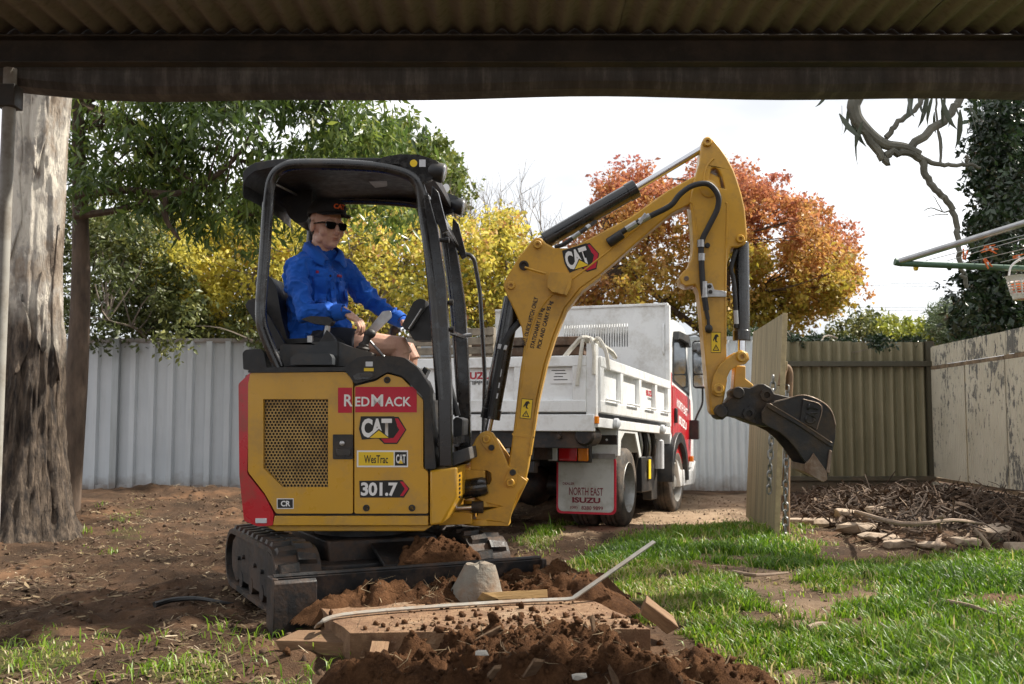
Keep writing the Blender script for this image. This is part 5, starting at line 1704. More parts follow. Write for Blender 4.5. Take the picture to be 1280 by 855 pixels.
# cab
CX = .95
cab_prof = [(2.5, .62), (2.5, 2.08), (2.568, 2.19), (2.751, 2.24), (3.412, 2.22), (3.64, 2.14), (3.982, 1.40), (4.05, 1.30), (4.073, .52), (3.184, .50), (2.819, .56), (2.728, .62)]
MB().prism(round2(cab_prof, .05), -CX, CX, 'x').build('cab', M['white'], TRK, bevel=.02, seg=3)
door_prof = [(2.614, .72), (2.614, 1.56), (2.66, 2.02), (3.366, 2.05), (3.549, 1.98), (3.822, 1.42), (3.845, .95), (3.777, .66), (3.617, .58), (3.07, .60)]
red_prof = [(2.523, .95), (2.523, 1.62), (2.597, 1.60), (2.597, .90)]
for s_ in (-1, 1):
    dr = MB().prism(round2([(2.614, .64), (2.614, 1.47), (3.8, 1.36), (3.845, .95), (3.777, .60), (3.412, .54)], .04), s_ * (CX - .01), s_ * (CX + .012), 'x').build('door', M['red'], TRK, bevel=.006)
    MB().prism(red_prof, s_ * (CX - .01), s_ * (CX + .006), 'x').build('red_stripe', M['red'], TRK, bevel=.003)
    MB().prism(round2([(2.637, 1.51), (2.682, 2.03), (3.344, 2.05), (3.526, 1.98), (3.777, 1.40)], .04), s_ * (CX - .01), s_ * (CX + .006), 'x').build('window_frame', M['plastic'], TRK, bevel=.004)
    wn = MB().prism(round2([(2.705, 1.53), (2.739, 1.99), (3.321, 2.01), (3.48, 1.94), (3.72, 1.43)], .04), s_ * (CX - .005), s_ * (CX + .010), 'x').build('window', M['glass_dark'], TRK, bevel=.002)
    MB().box((s_ * (CX + .025), 2.74, 1.12), (.03, .08, .17)).build('door_handle', M['plastic'], dr, bevel=.008)
    MB().prism(round2([(2.682, 1.99), (2.728, 2.10), (3.412, 2.12), (3.594, 2.00), (3.48, 1.98), (3.344, 2.03), (2.774, 2.02)], .02), s_ * (CX + .004), s_ * (CX + .07), 'x').build('window_visor', M['plastic'], TRK, bevel=.006)
    arch = [(2.85 + .54 * cos(a), .37 + .56 * sin(a)) for a in np.linspace(0, pi, 17)] + [(2.85 + .43 * cos(a), .37 + .44 * sin(a)) for a in np.linspace(pi, 0, 17)]
    MB().prism(arch, s_ * .62, s_ * (CX + .06), 'x').build('wheel_arch', M['plastic'], TRK, bevel=.006)
    MB().prism([(2.751, .62), (3.002, .50), (3.868, .48), (4.05, .60), (4.062, .38), (3.925, .30), (2.979, .30)], s_ * .5, s_ * (CX + .03), 'x').build('cab_step', M['white'], TRK, bevel=.01)
    MB().box((s_ * (CX + .035), 3.72, .62), (.04, .10, .07)).build('indicator', M['orange_lens'], TRK, bevel=.006)
    # mirrors on bent arms
    mr = MB().prism(round2([(s_ * (CX + .045), 1.50), (s_ * (CX + .265), 1.50), (s_ * (CX + .275), 2.10), (s_ * (CX + .04), 2.10)], .05, 4), 3.78, 3.86, 'y').build('mirror', M['plastic'], TRK, bevel=.012)
    MB().prism(round2([(s_ * (CX + .06), 1.68), (s_ * (CX + .25), 1.68), (s_ * (CX + .26), 2.08), (s_ * (CX + .055), 2.08)], .04, 4), 3.772, 3.782, 'y').build('mirror_glass', M['mirror'] if 'mirror' in M else mat('mirror_glass', (.75, .78, .8), .03, 1.0), mr)
    MB().prism(round2([(s_ * (CX + .06), 1.52), (s_ * (CX + .25), 1.52), (s_ * (CX + .25), 1.665), (s_ * (CX + .06), 1.665)], .03, 4), 3.772, 3.782, 'y').build('mirror_glass', mat('mirror_glass', (.75, .78, .8), .03, 1.0), mr)
    MB().tube(rounded([(s_ * (CX - .02), 3.60, 2.14), (s_ * (CX + .10), 3.76, 2.18), (s_ * (CX + .16), 3.83, 2.14), (s_ * (CX + .16), 3.83, 2.05)], .05), .013, 8).build('mirror_arm', M['plastic'], TRK)
    MB().tube(rounded([(s_ * (CX + .16), 3.83, 1.52), (s_ * (CX + .16), 3.83, 1.30), (s_ * (CX + .10), 3.80, 1.18), (s_ * (CX + .06), 3.78, 1.06)], .08), .013, 8).build('mirror_arm', M['plastic'], TRK)
    MB().prism(round2([(s_ * (CX + .01), .86), (s_ * (CX + .12), .86), (s_ * (CX + .12), 1.10), (s_ * (CX + .01), 1.10)], .02), 3.72, 3.80, 'y').build('mirror_mount', M['plastic'], TRK, bevel=.01)
    if s_ > 0:
        text('NORTH EAST', M['offwhite'], dr, CX + .0135, 2.86, 1.18, 3.58, 1.28, face='+x', ang=R(-8), bold=.02)
        text('ISUZU', M['offwhite'], dr, CX + .0135, 2.98, 1.00, 3.50, 1.10, face='+x', ang=R(-8), bold=.03)
MB().box((.05, 2.492, 1.86), (1.3, .012, .56)).build('rear_window', M['glass_dark'], TRK, bevel=.004)
MB().box((0, 4.08, .95), (1.5, .02, .3)).build('grille', M['plastic'], TRK, bevel=.005)
MB().prism([(3.663, 2.09), (3.971, 1.42), (3.982, 1.43), (3.68, 2.10)], -.78, .78, 'x').build('windscreen', M['glass_dark'], TRK)
MB().box((0, 4.09, .45), (1.72, .12, .26)).build('bumper', M['white'], TRK, bevel=.02)
# load: weathered sleepers and a pallet of boards standing in the tray
M['sleeper'] = mat('weathered_sleeper', (.10, .06, .038), .9, var=.5, vs=7, bs=.6, bscale=30, dirt=.15, dirtc=(.22, .19, .155))
M['greywood'] = mat('grey_pallet_wood', (.20, .17, .13), .9, var=.4, vs=9, bs=.5, bscale=40)
M['soilload'] = mat('soil_in_tray', (.055, .035, .022), .95, var=.4, vs=9, bs=.8, bscale=40)
def in_truck(mb, name, mtl, label, cat, group=None, **k):
    o = mb.build(name, mtl, None, **k)
    o.matrix_world = TM
    return tag(o, label, cat, group)
vs, fs = [], []
nu, nv = 26, 30
for i in range(nu + 1):
    for j in range(nv + 1):
        x = -BW + .06 + (2 * BW - .12) * i / nu; y = BR + .06 + (BF - BR - .12) * j / nv
        z = BT - .05 + float(fbm(np.array([x * 2.2]), np.array([y * 2.2]), 0, 4, 61)[0]) * .06 - .25 * float(sstep(.1, .0, min(i, nu - i) / nu)) * 0
        vs.append((x, y, z))
for i in range(nu):
    for j in range(nv):
        fs.append((i * (nv + 1) + j, (i + 1) * (nv + 1) + j, (i + 1) * (nv + 1) + j + 1, i * (nv + 1) + j + 1))
so_ = MB().add(vs, fs).build('soil_load', M['soilload'], None)
so_.matrix_world = TM
tag(so_, kind='stuff')
for i, (z, x0, x1, y, dz) in enumerate(((1.56, -.75, .52, .55, .0), (1.665, -.80, .50, .60, .01), (1.765, -.70, .54, .57, .0))):
    b = MB().box(((x0 + x1) / 2, y, z), (x1 - x0, .20, .085), Matrix.Rotation(R(.6 * (i - 1)), 3, 'Y'))
    in_truck(b, 'timber_sleeper', M['sleeper'], ('weathered sleeper at the bottom of the stack in the truck tray', 'weathered sleeper in the middle of the stack in the truck tray', 'weathered sleeper on top of the stack in the truck tray')[i], 'timber', 'sleepers in the tray', bevel=.008)
b = MB()
pal = empty('pallet', TM @ Vector((-.55, -.30, 1.46)), TRK.rotation_euler)
tag(pal, 'grey weathered timber pallet standing in the truck tray behind the digger canopy', 'pallet')
for k_ in range(4):
    MB().box((0, 0, .06 + k_ * .085), (.85, .025, .065)).build('slat', M['greywood'], pal, bevel=.003)
for x in (-.38, -.12, .14, .38):
    MB().box((x, .055, .17), (.06, .08, .38)).build('bearer', M['greywood'], pal, bevel=.003)

# ================================================================== TREES
def leafmat(name, stops, rough=.5, trans=.35, gloss=.5):
    m, nt, p = newmat(name)
    a = nt.nodes.new('ShaderNodeAttribute'); a.attribute_name = 'tone'
    c = ramp(nt, a.outputs['Fac'], stops)
    nt.links.new(c, p.inputs['Base Color'])
    p.inputs['Roughness'].default_value = rough
    p.inputs['Specular IOR Level'].default_value = gloss
    tr = nt.nodes.new('ShaderNodeBsdfTranslucent')
    nt.links.new(c, tr.inputs['Color'])
    mxs = nt.nodes.new('ShaderNodeMixShader')
    mxs.inputs[0].default_value = trans
    nt.links.new(p.outputs[0], mxs.inputs[1])
    nt.links.new(tr.outputs[0], mxs.inputs[2])
    nt.links.new(mxs.outputs[0], nt.nodes['Material Output'].inputs['Surface'])
    return m
def leaf_mesh(name, C, size, aspect, hang, mtl, tone, rng, fold=.25, jitter=.35):
    """Folded leaf faces at points C. hang 0 = any direction, 1 = tips straight down."""
    n = len(C)
    d = rng.normal(size=(n, 3))
    d /= np.linalg.norm(d, axis=1)[:, None] + 1e-9
    d = d * (1 - hang) + np.array([0, 0, -1.0]) * hang + rng.normal(size=(n, 3)) * .12
    d /= np.linalg.norm(d, axis=1)[:, None] + 1e-9
    r = rng.normal(size=(n, 3))
    s = np.cross(d, r)
    s /= np.linalg.norm(s, axis=1)[:, None] + 1e-9
    nn = np.cross(d, s)
    L = size * (1 + jitter * rng.normal(size=n)).clip(.4, 1.8)
    Wd = L * aspect
    a = C
    t = C + d * L[:, None] + nn * (L * fold * .3)[:, None]
    m = C + d * (L * .45)[:, None]
    l = m + s * (Wd * .5)[:, None] + nn * (Wd * fold)[:, None]
    q = m - s * (Wd * .5)[:, None] + nn * (Wd * fold)[:, None]
    V = np.stack([a, l, t, q], 1).reshape(-1, 3)
    F = np.arange(n * 4).reshape(n, 4)
    tri = np.concatenate([F[:, [0, 1, 2]], F[:, [0, 2, 3]]], 0)
    me = np_mesh(name, V, tri, mtl)
    attr(me, 'tone', np.concatenate([tone, tone]), 'FACE')
    return me
def clumps(n, ctr, rad, rng, shell=.5, zmin=None):
    """Clump centres spread through an uneven crown, denser towards its outside."""
    u = rng.normal(size=(n * 3, 3))
    u /= np.linalg.norm(u, axis=1)[:, None]
    r = (shell + (1 - shell) * rng.random(n * 3)) ** .8
    lump = 1 + .22 * fbm(u[:, 0] * 2.2 + ctr[0], u[:, 1] * 2.2, u[:, 2] * 2.2 + ctr[2], 2, 71)
    P = np.array(ctr) + u * np.array(rad) * (r * lump)[:, None]
    if zmin is not None:
        P = P[P[:, 2] > zmin]
    return P[:n]
def twig_tree(base, fork, tips, r0, rng, n_main=6):
    """Trunk, limbs and twigs out to clump centres, as one tapered mesh of limbs."""
    mb = MB()
    base, fork = Vector(base), Vector(fork)
    mains = []
    idx = rng.permutation(len(tips))[:n_main]
    for i in idx:
        e = Vector(tips[i])
        mid = fork.lerp(e, .5) + Vector(rng.normal(size=3) * .12) + Vector((0, 0, .12))
        pts = spline([fork, mid, e], 5)
        mb.tube(pts, list(np.linspace(r0 * .55, r0 * .12, len(pts))), 6)
        mains += [(p_, r0 * .3) for p_ in pts[2:]]
    for t in tips:
        e = Vector(t)
        st_ = min(mains, key=lambda q: (q[0] - e).length)[0]
        if (st_ - e).length < .05: continue
        mid = st_.lerp(e, .5) + Vector(rng.normal(size=3) * .07) 
        pts = spline([st_, mid, e], 3)
        mb.tube(pts, list(np.linspace(r0 * .14 + .003, .004, len(pts))), 4, caps=False)
    return mb
def tree(name, label, cat, base, fork, tips, r0, per, spread, size, aspect, hang, lm, bark, tonef=None, seed=1, trunk_r=None, group=None, crown='crown', flat=1.0):
    rng = np.random.default_rng(seed)
    root = tag(empty(name, base), label, cat, group)
    B = np.array(base)
    tips = np.asarray(tips)
    ni = rng.integers(0, len(tips), len(tips) * per)
    subs = tips[:, None, :] + np.clip(rng.normal(size=(len(tips), 5, 3)), -1.5, 1.5) * spread * .85 * np.array([1, 1, flat])
    C = subs[ni, rng.integers(0, 5, len(ni))] + np.clip(rng.normal(size=(len(ni), 3)), -1.7, 1.7) * spread * .40 * np.array([1, 1, flat]) * (.6 + .8 * _h(ni, ni * 3, ni * 7, 5))[:, None]
    tone = (tonef(C, ni, rng) if tonef else rng.random(len(C))).clip(0, 1)
    link(crown, leaf_mesh(crown, C - B, size, aspect, hang, lm, tone, rng), root)
    tk = MB()
    pts = spline([Vector((0, 0, 0)), (Vector(fork) - Vector(base)) * .5 + Vector((rng.normal() * .05, rng.normal() * .05, 0)), Vector(fork) - Vector(base)], 5)
    tr_ = trunk_r or r0
    tk.tube(pts, list(np.linspace(tr_ * 1.25, r0 * .7, len(pts))), 12)
    tk.build('trunk', bark, root)
    lim = twig_tree(base, fork, tips, r0, rng)
    lim.v = [(x - base[0], y - base[1], z - base[2]) for x, y, z in lim.v]
    lim.build('limbs', bark, root)
    return root
def cl_tone(ni, rng, seed, w=.5):
    return w * _h(ni, ni * 5 + 1, ni * 11, seed) + (1 - w) * rng.random(len(ni))
M['bark'] = mat('brown_bark', (.085, .058, .04), .9, var=.4, vs=14, bs=.8, bscale=35, stretch=(1, 1, .3))
M['twig'] = mat('grey_twigs', (.20, .165, .135), .9, var=.3, vs=10, bs=.4)
M['leaf_green'] = leafmat('bay_leaves', [(0, (.03, .055, .014)), (.4, (.08, .135, .028)), (.75, (.18, .24, .045)), (1, (.40, .40, .08))], .36, .45, .6)
M['leaf_yellow'] = leafmat('yellow_leaves', [(0, (.07, .10, .03)), (.22, (.20, .22, .05)), (.45, (.50, .44, .07)), (.72, (.72, .62, .10)), (.88, (.62, .42, .12)), (1, (.44, .22, .09))], .6, .42)
M['leaf_olive'] = leafmat('olive_hedge_leaves', [(0, (.03, .04, .012)), (.5, (.09, .115, .03)), (.85, (.20, .21, .06)), (1, (.34, .33, .10))], .45, .28)
M['leaf_orange'] = leafmat('autumn_leaves', [(0, (.14, .16, .03)), (.22, (.40, .33, .04)), (.45, (.56, .34, .09)), (.68, (.50, .21, .09)), (1, (.42, .14, .11))], .55, .45)
M['leaf_dark'] = leafmat('dark_evergreen_leaves', [(0, (.008, .018, .007)), (.5, (.022, .045, .016)), (.85, (.05, .09, .03)), (1, (.11, .07, .03))], .32, .2, .7)
M['leaf_lime'] = leafmat('lime_leaves', [(0, (.12, .16, .025)), (1, (.40, .42, .06))], .5, .4)
M['leaf_mid'] = leafmat('mid_green_leaves', [(0, (.05, .08, .02)), (.6, (.14, .19, .04)), (1, (.34, .34, .07))], .45, .35)
M['needle'] = leafmat('cypress_sprays', [(0, (.05, .08, .035)), (1, (.16, .21, .10))], .6, .2)
rg = np.random.default_rng(3)

# big smooth-barked gum beside the carport
m, nt, p = newmat('gum_bark')
v = coords(nt)
sx = nt.nodes.new('ShaderNodeSeparateXYZ'); nt.links.new(v, sx.inputs[0])
vv = coords(nt, 'Object', (1, 1, .55))
smooth = ramp(nt, noise(nt, vv, 3.4, 6, .62), [(.34, (.17, .125, .09)), (.43, (.38, .31, .24)), (.50, (.44, .40, .35)), (.54, (.70, .64, .54)), (.68, (.74, .68, .58))])
smooth = mixc(nt, ramp(nt, noise(nt, coords(nt, 'Object', (1, 1, .25)), 15, 4, .6), [(.62, 0), (.72, .8)]), smooth, (.12, .075, .05))
vor = nt.nodes.new('ShaderNodeTexVoronoi'); vor.inputs['Scale'].default_value = 4.0
nt.links.new(coords(nt, 'Object', (1, 1, .55)), vor.inputs['Vector'])
smooth = mixc(nt, ramp(nt, vor.outputs['Distance'], [(.08, .8), (.13, 0)]), smooth, (.13, .09, .06))
rough_c = ramp(nt, noise(nt, coords(nt, 'Object', (1, 1, .22)), 22, 6, .7), [(.38, (.022, .015, .011)), (.52, (.10, .072, .05)), (.68, (.24, .18, .13))])
hf = math_(nt, 'ADD', sx.outputs['Z'], math_(nt, 'MULTIPLY', math_(nt, 'SUBTRACT', noise(nt, vv, 3, 4), .5), 1.6))
base = mixc(nt, ramp(nt, math_(nt, 'MULTIPLY', hf, .3), [(.48, 0), (.60, 1)]), rough_c, smooth)
nt.links.new(base, p.inputs['Base Color'])
p.inputs['Roughness'].default_value = .85
bump(nt, p, math_(nt, 'ADD', noise(nt, coords(nt, 'Object', (1, 1, .3)), 30, 8, .75), noise(nt, vv, 5, 6, .65)), 1.0, .05)
M['gum'] = m
GB = (-4.03, 8.35, 0.0)
gum = tag(empty('gum_tree', GB), 'thick old gum tree with pale peeling bark beside the carport post', 'tree')
nz_, na_ = 240, 120
zz = np.linspace(-.15, 6.2, nz_)[:, None] * np.ones((1, na_))
aa = np.linspace(0, 2 * pi, na_, endpoint=False)[None, :] * np.ones((nz_, 1))
rad = .222 - .02 * sstep(.5, 3.2, zz) + .035 * sstep(3.3, 4.2, zz) + .17 * np.exp(-np.clip(zz, 0, 9) / .32) * (1 + .35 * np.cos(aa * 5 + 1)) + .04 * (1 - sstep(0, 1.8, zz))
lowb = 1 - sstep(1.2, 2.0, zz + .5 * vnoise(np.cos(aa) * 2, np.sin(aa) * 2, zz))
rad = rad + fbm(np.cos(aa) * 2.2, np.sin(aa) * 2.2, zz * .9, 4, 13) * .022
rad = rad + lowb * (.034 * (1 - 1.6 * np.abs(fbm(np.cos(aa) * 5.5, np.sin(aa) * 5.5, zz * .9, 4, 19, .6))) + .014 * vnoise(np.cos(aa) * 22, np.sin(aa) * 22, zz * 6, 3))
rad = rad + (1 - lowb) * .018 * sstep(.05, .12, fbm(np.cos(aa) * 2.4 + 4, np.sin(aa) * 2.4, zz * 1.1, 3, 43))
leanx = -.0 * zz
Vt = np.stack([rad * np.cos(aa) + leanx, rad * np.sin(aa), zz], -1).reshape(-1, 3)
ii, jj = np.meshgrid(np.arange(nz_ - 1), np.arange(na_), indexing='ij')
Ft = np.stack([ii * na_ + jj, ii * na_ + (jj + 1) % na_, (ii + 1) * na_ + (jj + 1) % na_, (ii + 1) * na_ + jj], -1).reshape(-1, 4)
link('trunk', np_mesh('trunk', Vt, Ft, M['gum'], True), gum)
MB().tube(spline([(.15, -.05, 3.98), (.42, -.12, 4.05), (.62, -.2, 4.02), (.82, -.22, 3.96)], 4), [.085, .085, .08, .07, .06, .055, .05, .045, .04, .038, .036, .034, .03], 10).build('branch_stub', M['gum'], gum)
gt = clumps(26, (.5, .3, 8.2), (2.6, 2.6, 1.6), rg)
lm_ = twig_tree((0, 0, 0), (.12, 0, 6.1), gt, .22, rg)
lm_.build('limbs', M['gum'], gum)
rng = np.random.default_rng(31)
ni = rng.integers(0, len(gt), 5200)
link('crown', leaf_mesh('crown', gt[ni] + rng.normal(size=(5200, 3)) * .35, .12, .2, .7, M['leaf_mid'], rng.random(5200), rng), gum)
# loose bark plates, thin against the trunk
for i, (a, z0, z1, w0) in enumerate(((-1.25, 3.05, 4.15, .16), (-2.0, 2.3, 3.6, .13), (-.8, 1.55, 2.2, .12), (-1.6, 1.35, 2.0, .15), (-.3, 1.3, 2.6, .07))):
    nzp, nap = 16, 7
    vs, fs = [], []
    for k_ in range(nzp + 1):
        z = z0 + (z1 - z0) * k_ / nzp
        w_ = w0 * (sin(pi * (k_ + .4) / (nzp + .8)) ** .6) * (1 + .35 * float(vnoise(np.array([z * 5.0]), np.array([i * 3.3]))[0]))
        for j in range(nap + 1):
            an = a + (j / nap - .5) * w_ / .25 + .10 * float(vnoise(np.array([z * 3.0]), np.array([i * 7.1]))[0])
            zi = min(nz_ - 1, max(0, int(round((z + .15) / 6.35 * (nz_ - 1)))))
            ai = int(round((an % (2 * pi)) / (2 * pi) * na_)) % na_
            r_ = rad[zi, ai] + .012 + (.02 * (1 - k_ / 4) if k_ < 4 else 0)
            vs.append((r_ * cos(an), r_ * sin(an), z + .03 * float(vnoise(np.array([j * 1.3]), np.array([i * 5.0 + (k_ > nzp / 2)]))[0])))
    for k_ in range(nzp):
        for j in range(nap):
            q = k_ * (nap + 1) + j
            fs.append((q, q + 1, q + nap + 2, q + nap + 1))
    o = MB().add(vs, fs).build('bark_plate', M['gum'], gum)
    s2 = o.modifiers.new('t', 'SOLIDIFY'); s2.thickness = .012; s2.offset = -1

# bay-leaved tree in front of the pale fence
c1 = clumps(60, (-2.75, 10.7, 4.05), (2.0, 1.25, 1.25), rg, .35)
c2 = np.array([tuple(at(px, py, 10.3 + .5 * rg.random())) for px, py in
               [(120, 150), (150, 200), (200, 240), (240, 265), (290, 270), (330, 255), (370, 230), (410, 195), (440, 165), (470, 145), (300, 200), (250, 190), (200, 150), (350, 150), (120, 240), (100, 200), (165, 268), (320, 285), (260, 245), (390, 150), (430, 135), (485, 175), (90, 130), (150, 120), (230, 120), (300, 125), (270, 280)]])
tips = np.concatenate([c1, c2])
tips = tips[(tips[:, 2] > 3.05)]
bay = tree('bay_tree', 'dark green long-leaved tree with slim brown trunk between gum trunk and fence', 'tree', (-4.64, 10.45, 0), (-4.70, 10.55, 4.4), tips, .085, 250, .27, .115, .25, .5, M['leaf_green'], M['bark'], lambda C, ni, r: cl_tone(ni, r, 3, .45) * .85 + .15 * r.random(len(ni)) ** 3, 5, .115)
bl_ = MB()
for pts in ([(93, 244), (160, 238), (220, 242), (262, 225), (300, 190), (330, 140), (345, 118)], [(94, 270), (150, 262), (190, 248), (240, 236)], [(205, 245), (208, 275), (225, 300)]):
    P = [at(a, b, 10.4) - Vector(bay.location) for a, b in pts]
    pp = spline(P, 4)
    bl_.tube(pp, list(np.linspace(.045, .014, len(pp))), 7)
bl_.build('low_limbs', M['bark'], bay)

# yellow trees beyond the fence
def px_tips(pts, Y, jit, rep, rng):
    out = []
    for (px, py) in pts:
        for _ in range(rep):
            q = at(px + rng.normal() * jit, py + rng.normal() * jit, Y + rng.normal() * .8)
            out.append(tuple(q))
    return np.array(out)
r2 = np.random.default_rng(12)
t1 = px_tips([(215, 310), (250, 295), (290, 300), (330, 300), (240, 340), (285, 345), (335, 340), (370, 305), (360, 350), (270, 385), (320, 390), (365, 390), (220, 370), (345, 280)], 15.2, 14, 5, r2)
tree('autumn_tree', 'bright yellow autumn tree beyond the pale fence, seen left of the seated man', 'tree', (-4.3, 15.2, 0), (-4.2, 15.2, 1.9), t1, .09, 270, .27, .075, .62, .15, M['leaf_yellow'], M['twig'], lambda C, ni, r: cl_tone(ni, r, 8, .6) * 1.0, 21)
t2 = px_tips([(430, 270), (470, 285), (500, 300), (530, 320), (455, 320), (490, 350), (440, 360), (530, 370), (480, 395), (445, 400), (510, 260), (565, 330), (420, 320), (545, 400), (570, 380)], 15.8, 15, 5, r2)
tree('autumn_tree', 'sparse yellow and rust autumn tree with bare twigs behind the digger canopy', 'tree', (-2.0, 15.8, 0), (-1.9, 15.8, 1.8), t2, .09, 170, .28, .07, .6, .15, M['leaf_yellow'], M['twig'], lambda C, ni, r: cl_tone(ni, r, 9, .6) * .95 + .25 * (r.random(len(ni)) > .7), 22)
t3 = px_tips([(590, 310), (620, 300), (600, 345), (635, 330), (615, 370), (590, 390), (640, 300), (650, 340), (560, 300)], 16.2, 13, 5, r2)
tree('autumn_tree', 'yellow autumn tree beyond the fence between the canopy and the digger boom', 'tree', (-.3, 16.2, 0), (-.3, 16.2, 1.9), t3, .08, 250, .26, .075, .6, .15, M['leaf_yellow'], M['twig'], lambda C, ni, r: cl_tone(ni, r, 10, .6) * .95 + .2 * (r.random(len(ni)) > .7), 23)
# bare twigs standing above the yellow crowns
bt_ = tag(empty('bare_tree', (-1.3, 17.5, 0)), 'leafless grey tree with fine upright twigs behind the yellow trees', 'tree')
mb = MB(); rr_ = random.Random(4)
def bare(p0, d, L, r, dep):
    pts = [p0]
    for k_ in range(4):
        d = (d + Vector((rr_.gauss(0, .16), rr_.gauss(0, .16), rr_.gauss(.06, .10)))).normalized()
        pts.append(pts[-1] + d * L / 4)
    mb.tube(pts, list(np.linspace(r, r * .55, 5)), 5 if dep > 1 else 3, caps=False)
    if dep == 0: return
    for _ in range(5 if dep < 3 else 4):
        k_ = rr_.choice((2, 3, 4, 4))
        nd_ = (d + Vector((rr_.gauss(0, .6), rr_.gauss(0, .6), rr_.gauss(.25, .35)))).normalized()
        bare(pts[k_], nd_, L * rr_.uniform(.5, .75), r * .5, dep - 1)
for x in (-1.6, -.4, .8, 1.6):
    bare(Vector((x * .5, 0, 0 if x == -1.6 else .8)), Vector((x * .28, 0, 1)).normalized(), 1.9, .06, 4)
mb.build('limbs', M['twig'], bt_)
tkb = MB().tube([(0, 0, -.05), (0, 0, .6), (-.4, 0, 1.4)], [.14, .11, .08], 8).build('trunk', M['twig'], bt_)
# hedge and shrubs behind the fence on the left
t4 = px_tips([(110, 300), (150, 310), (190, 330), (120, 350), (160, 370), (200, 380), (110, 395), (240, 400), (280, 405), (150, 405), (200, 410), (320, 410), (360, 405), (100, 260), (180, 290)], 14.4, 14, 5, r2)
tree('olive_shrub', 'dense olive green shrub over the fence beside the slim brown trunk', 'shrub', (-5.2, 14.4, 0), (-5.0, 14.4, 1.3), t4, .07, 300, .22, .08, .45, .2, M['leaf_olive'], M['twig'], lambda C, ni, r: cl_tone(ni, r, 14, .5), 24)
t5 = px_tips([(520, 210), (545, 200), (510, 240), (540, 235), (495, 215), (480, 195), (555, 215), (500, 180), (460, 180), (520, 270), (550, 250), (450, 210), (470, 240)], 19, 10, 5, r2)
tree('maple_tree', 'tall green tree rising over the digger canopy beyond the yellow trees', 'tree', (-2.6, 19, 0), (-2.4, 19, 3.2), t5, .12, 260, .24, .11, .6, .2, M['leaf_mid'], M['bark'], lambda C, ni, r: cl_tone(ni, r, 15, .5), 25)
t5b = px_tips([(150, 300), (250, 270), (330, 250), (400, 300), (200, 250), (300, 320), (380, 260), (430, 300), (480, 330), (540, 350), (580, 400), (420, 390), (330, 360), (230, 330)], 20, 26, 6, r2)
tree('backdrop_tree', 'olive green tree mass filling in behind the yellow autumn trees', 'tree', (-5, 20, 0), (-4.8, 20, 2.0), t5b, .12, 260, .42, .11, .55, .2, M['leaf_mid'], M['bark'], lambda C, ni, r: cl_tone(ni, r, 16, .5) * .8, 26)

# orange-red autumn tree
pts_o = [(765, 245), (790, 232), (820, 245), (850, 255), (955, 250), (980, 258), (1005, 275), (1028, 292), (1045, 318), (1050, 335), (1038, 350), (1010, 340), (985, 320), (935, 245), (755, 280), (738, 318), (722, 355), (750, 352), (790, 330), (830, 345), (870, 345), (930, 330), (960, 365), (990, 370), (1020, 358), (930, 385), (890, 395), (840, 385), (790, 375), (800, 285), (850, 305), (900, 300), (950, 330), (1000, 305), (820, 270), (745, 385), (905, 255), (775, 265), (940, 290), (880, 270), (715, 385), (960, 395), (885, 232), (905, 228), (920, 240), (1035, 375), (1055, 345), (1000, 390)]
t6 = px_tips(pts_o, 20, 8, 6, r2)
def otone(C, ni, r):
    h = (C[:, 2] - 2.4) / 3.2
    e = np.abs(C[:, 0] - 4.0) / 3.2
    return (.06 + .66 * h + .26 * e ** 2 + .30 * (_h(ni, ni * 3, ni, 2) - .5) + .24 * (r.random(len(ni)) - .5))
tree('autumn_tree', 'large orange and red autumn tree behind the truck cab and digger arm', 'tree', (4.3, 20, 0), (4.3, 20, 2.4), t6, .15, 240, .22, .08, .6, .15, M['leaf_orange'], M['bark'], otone, 27)
# hedge and shrubs over the khaki fence
t7 = px_tips([(900, 424), (940, 426), (985, 428), (1020, 430), (1060, 431), (1100, 431), (1140, 432)], 15, 4, 10, r2)
tree('clipped_hedge', 'dark clipped hedge showing just over the khaki corrugated fence', 'hedge', (4.6, 15, 0), (4.6, 15, 1.6), t7, .05, 170, .10, .055, .5, .1, M['leaf_dark'], M['twig'], lambda C, ni, r: cl_tone(ni, r, 17, .4) * .9 + .1, 28, flat=.6)
t8 = px_tips([(1050, 418), (1075, 410), (1095, 416), (1070, 420)], 22, 6, 6, r2)
tree('round_shrub', 'rounded olive shrub far beyond the khaki fence', 'shrub', (7.6, 22, 0), (7.6, 22, 1.7), t8, .06, 150, .20, .085, .5, .1, M['leaf_olive'], M['twig'], None, 29)
t9 = px_tips([(1115, 418), (1135, 413), (1150, 420), (1125, 422)], 19, 5, 6, r2)
tree('lime_shrub', 'bright lime green shrub over the corner of the khaki fence', 'shrub', (7.5, 19, 0), (7.5, 19, 1.8), t9, .05, 130, .17, .085, .5, .1, M['leaf_lime'], M['twig'], None, 30)
t10 = px_tips([(1178, 400), (1180, 412), (1172, 418), (1186, 420), (1182, 392), (1196, 418)], 18, 3, 7, r2)
tree('young_cypress', 'wispy pale green young cypress above the fence corner', 'tree', (7.8, 18, 0), (7.8, 18, 1.9), t10, .04, 130, .13, .12, .14, -.7, M['needle'], M['twig'], None, 31)
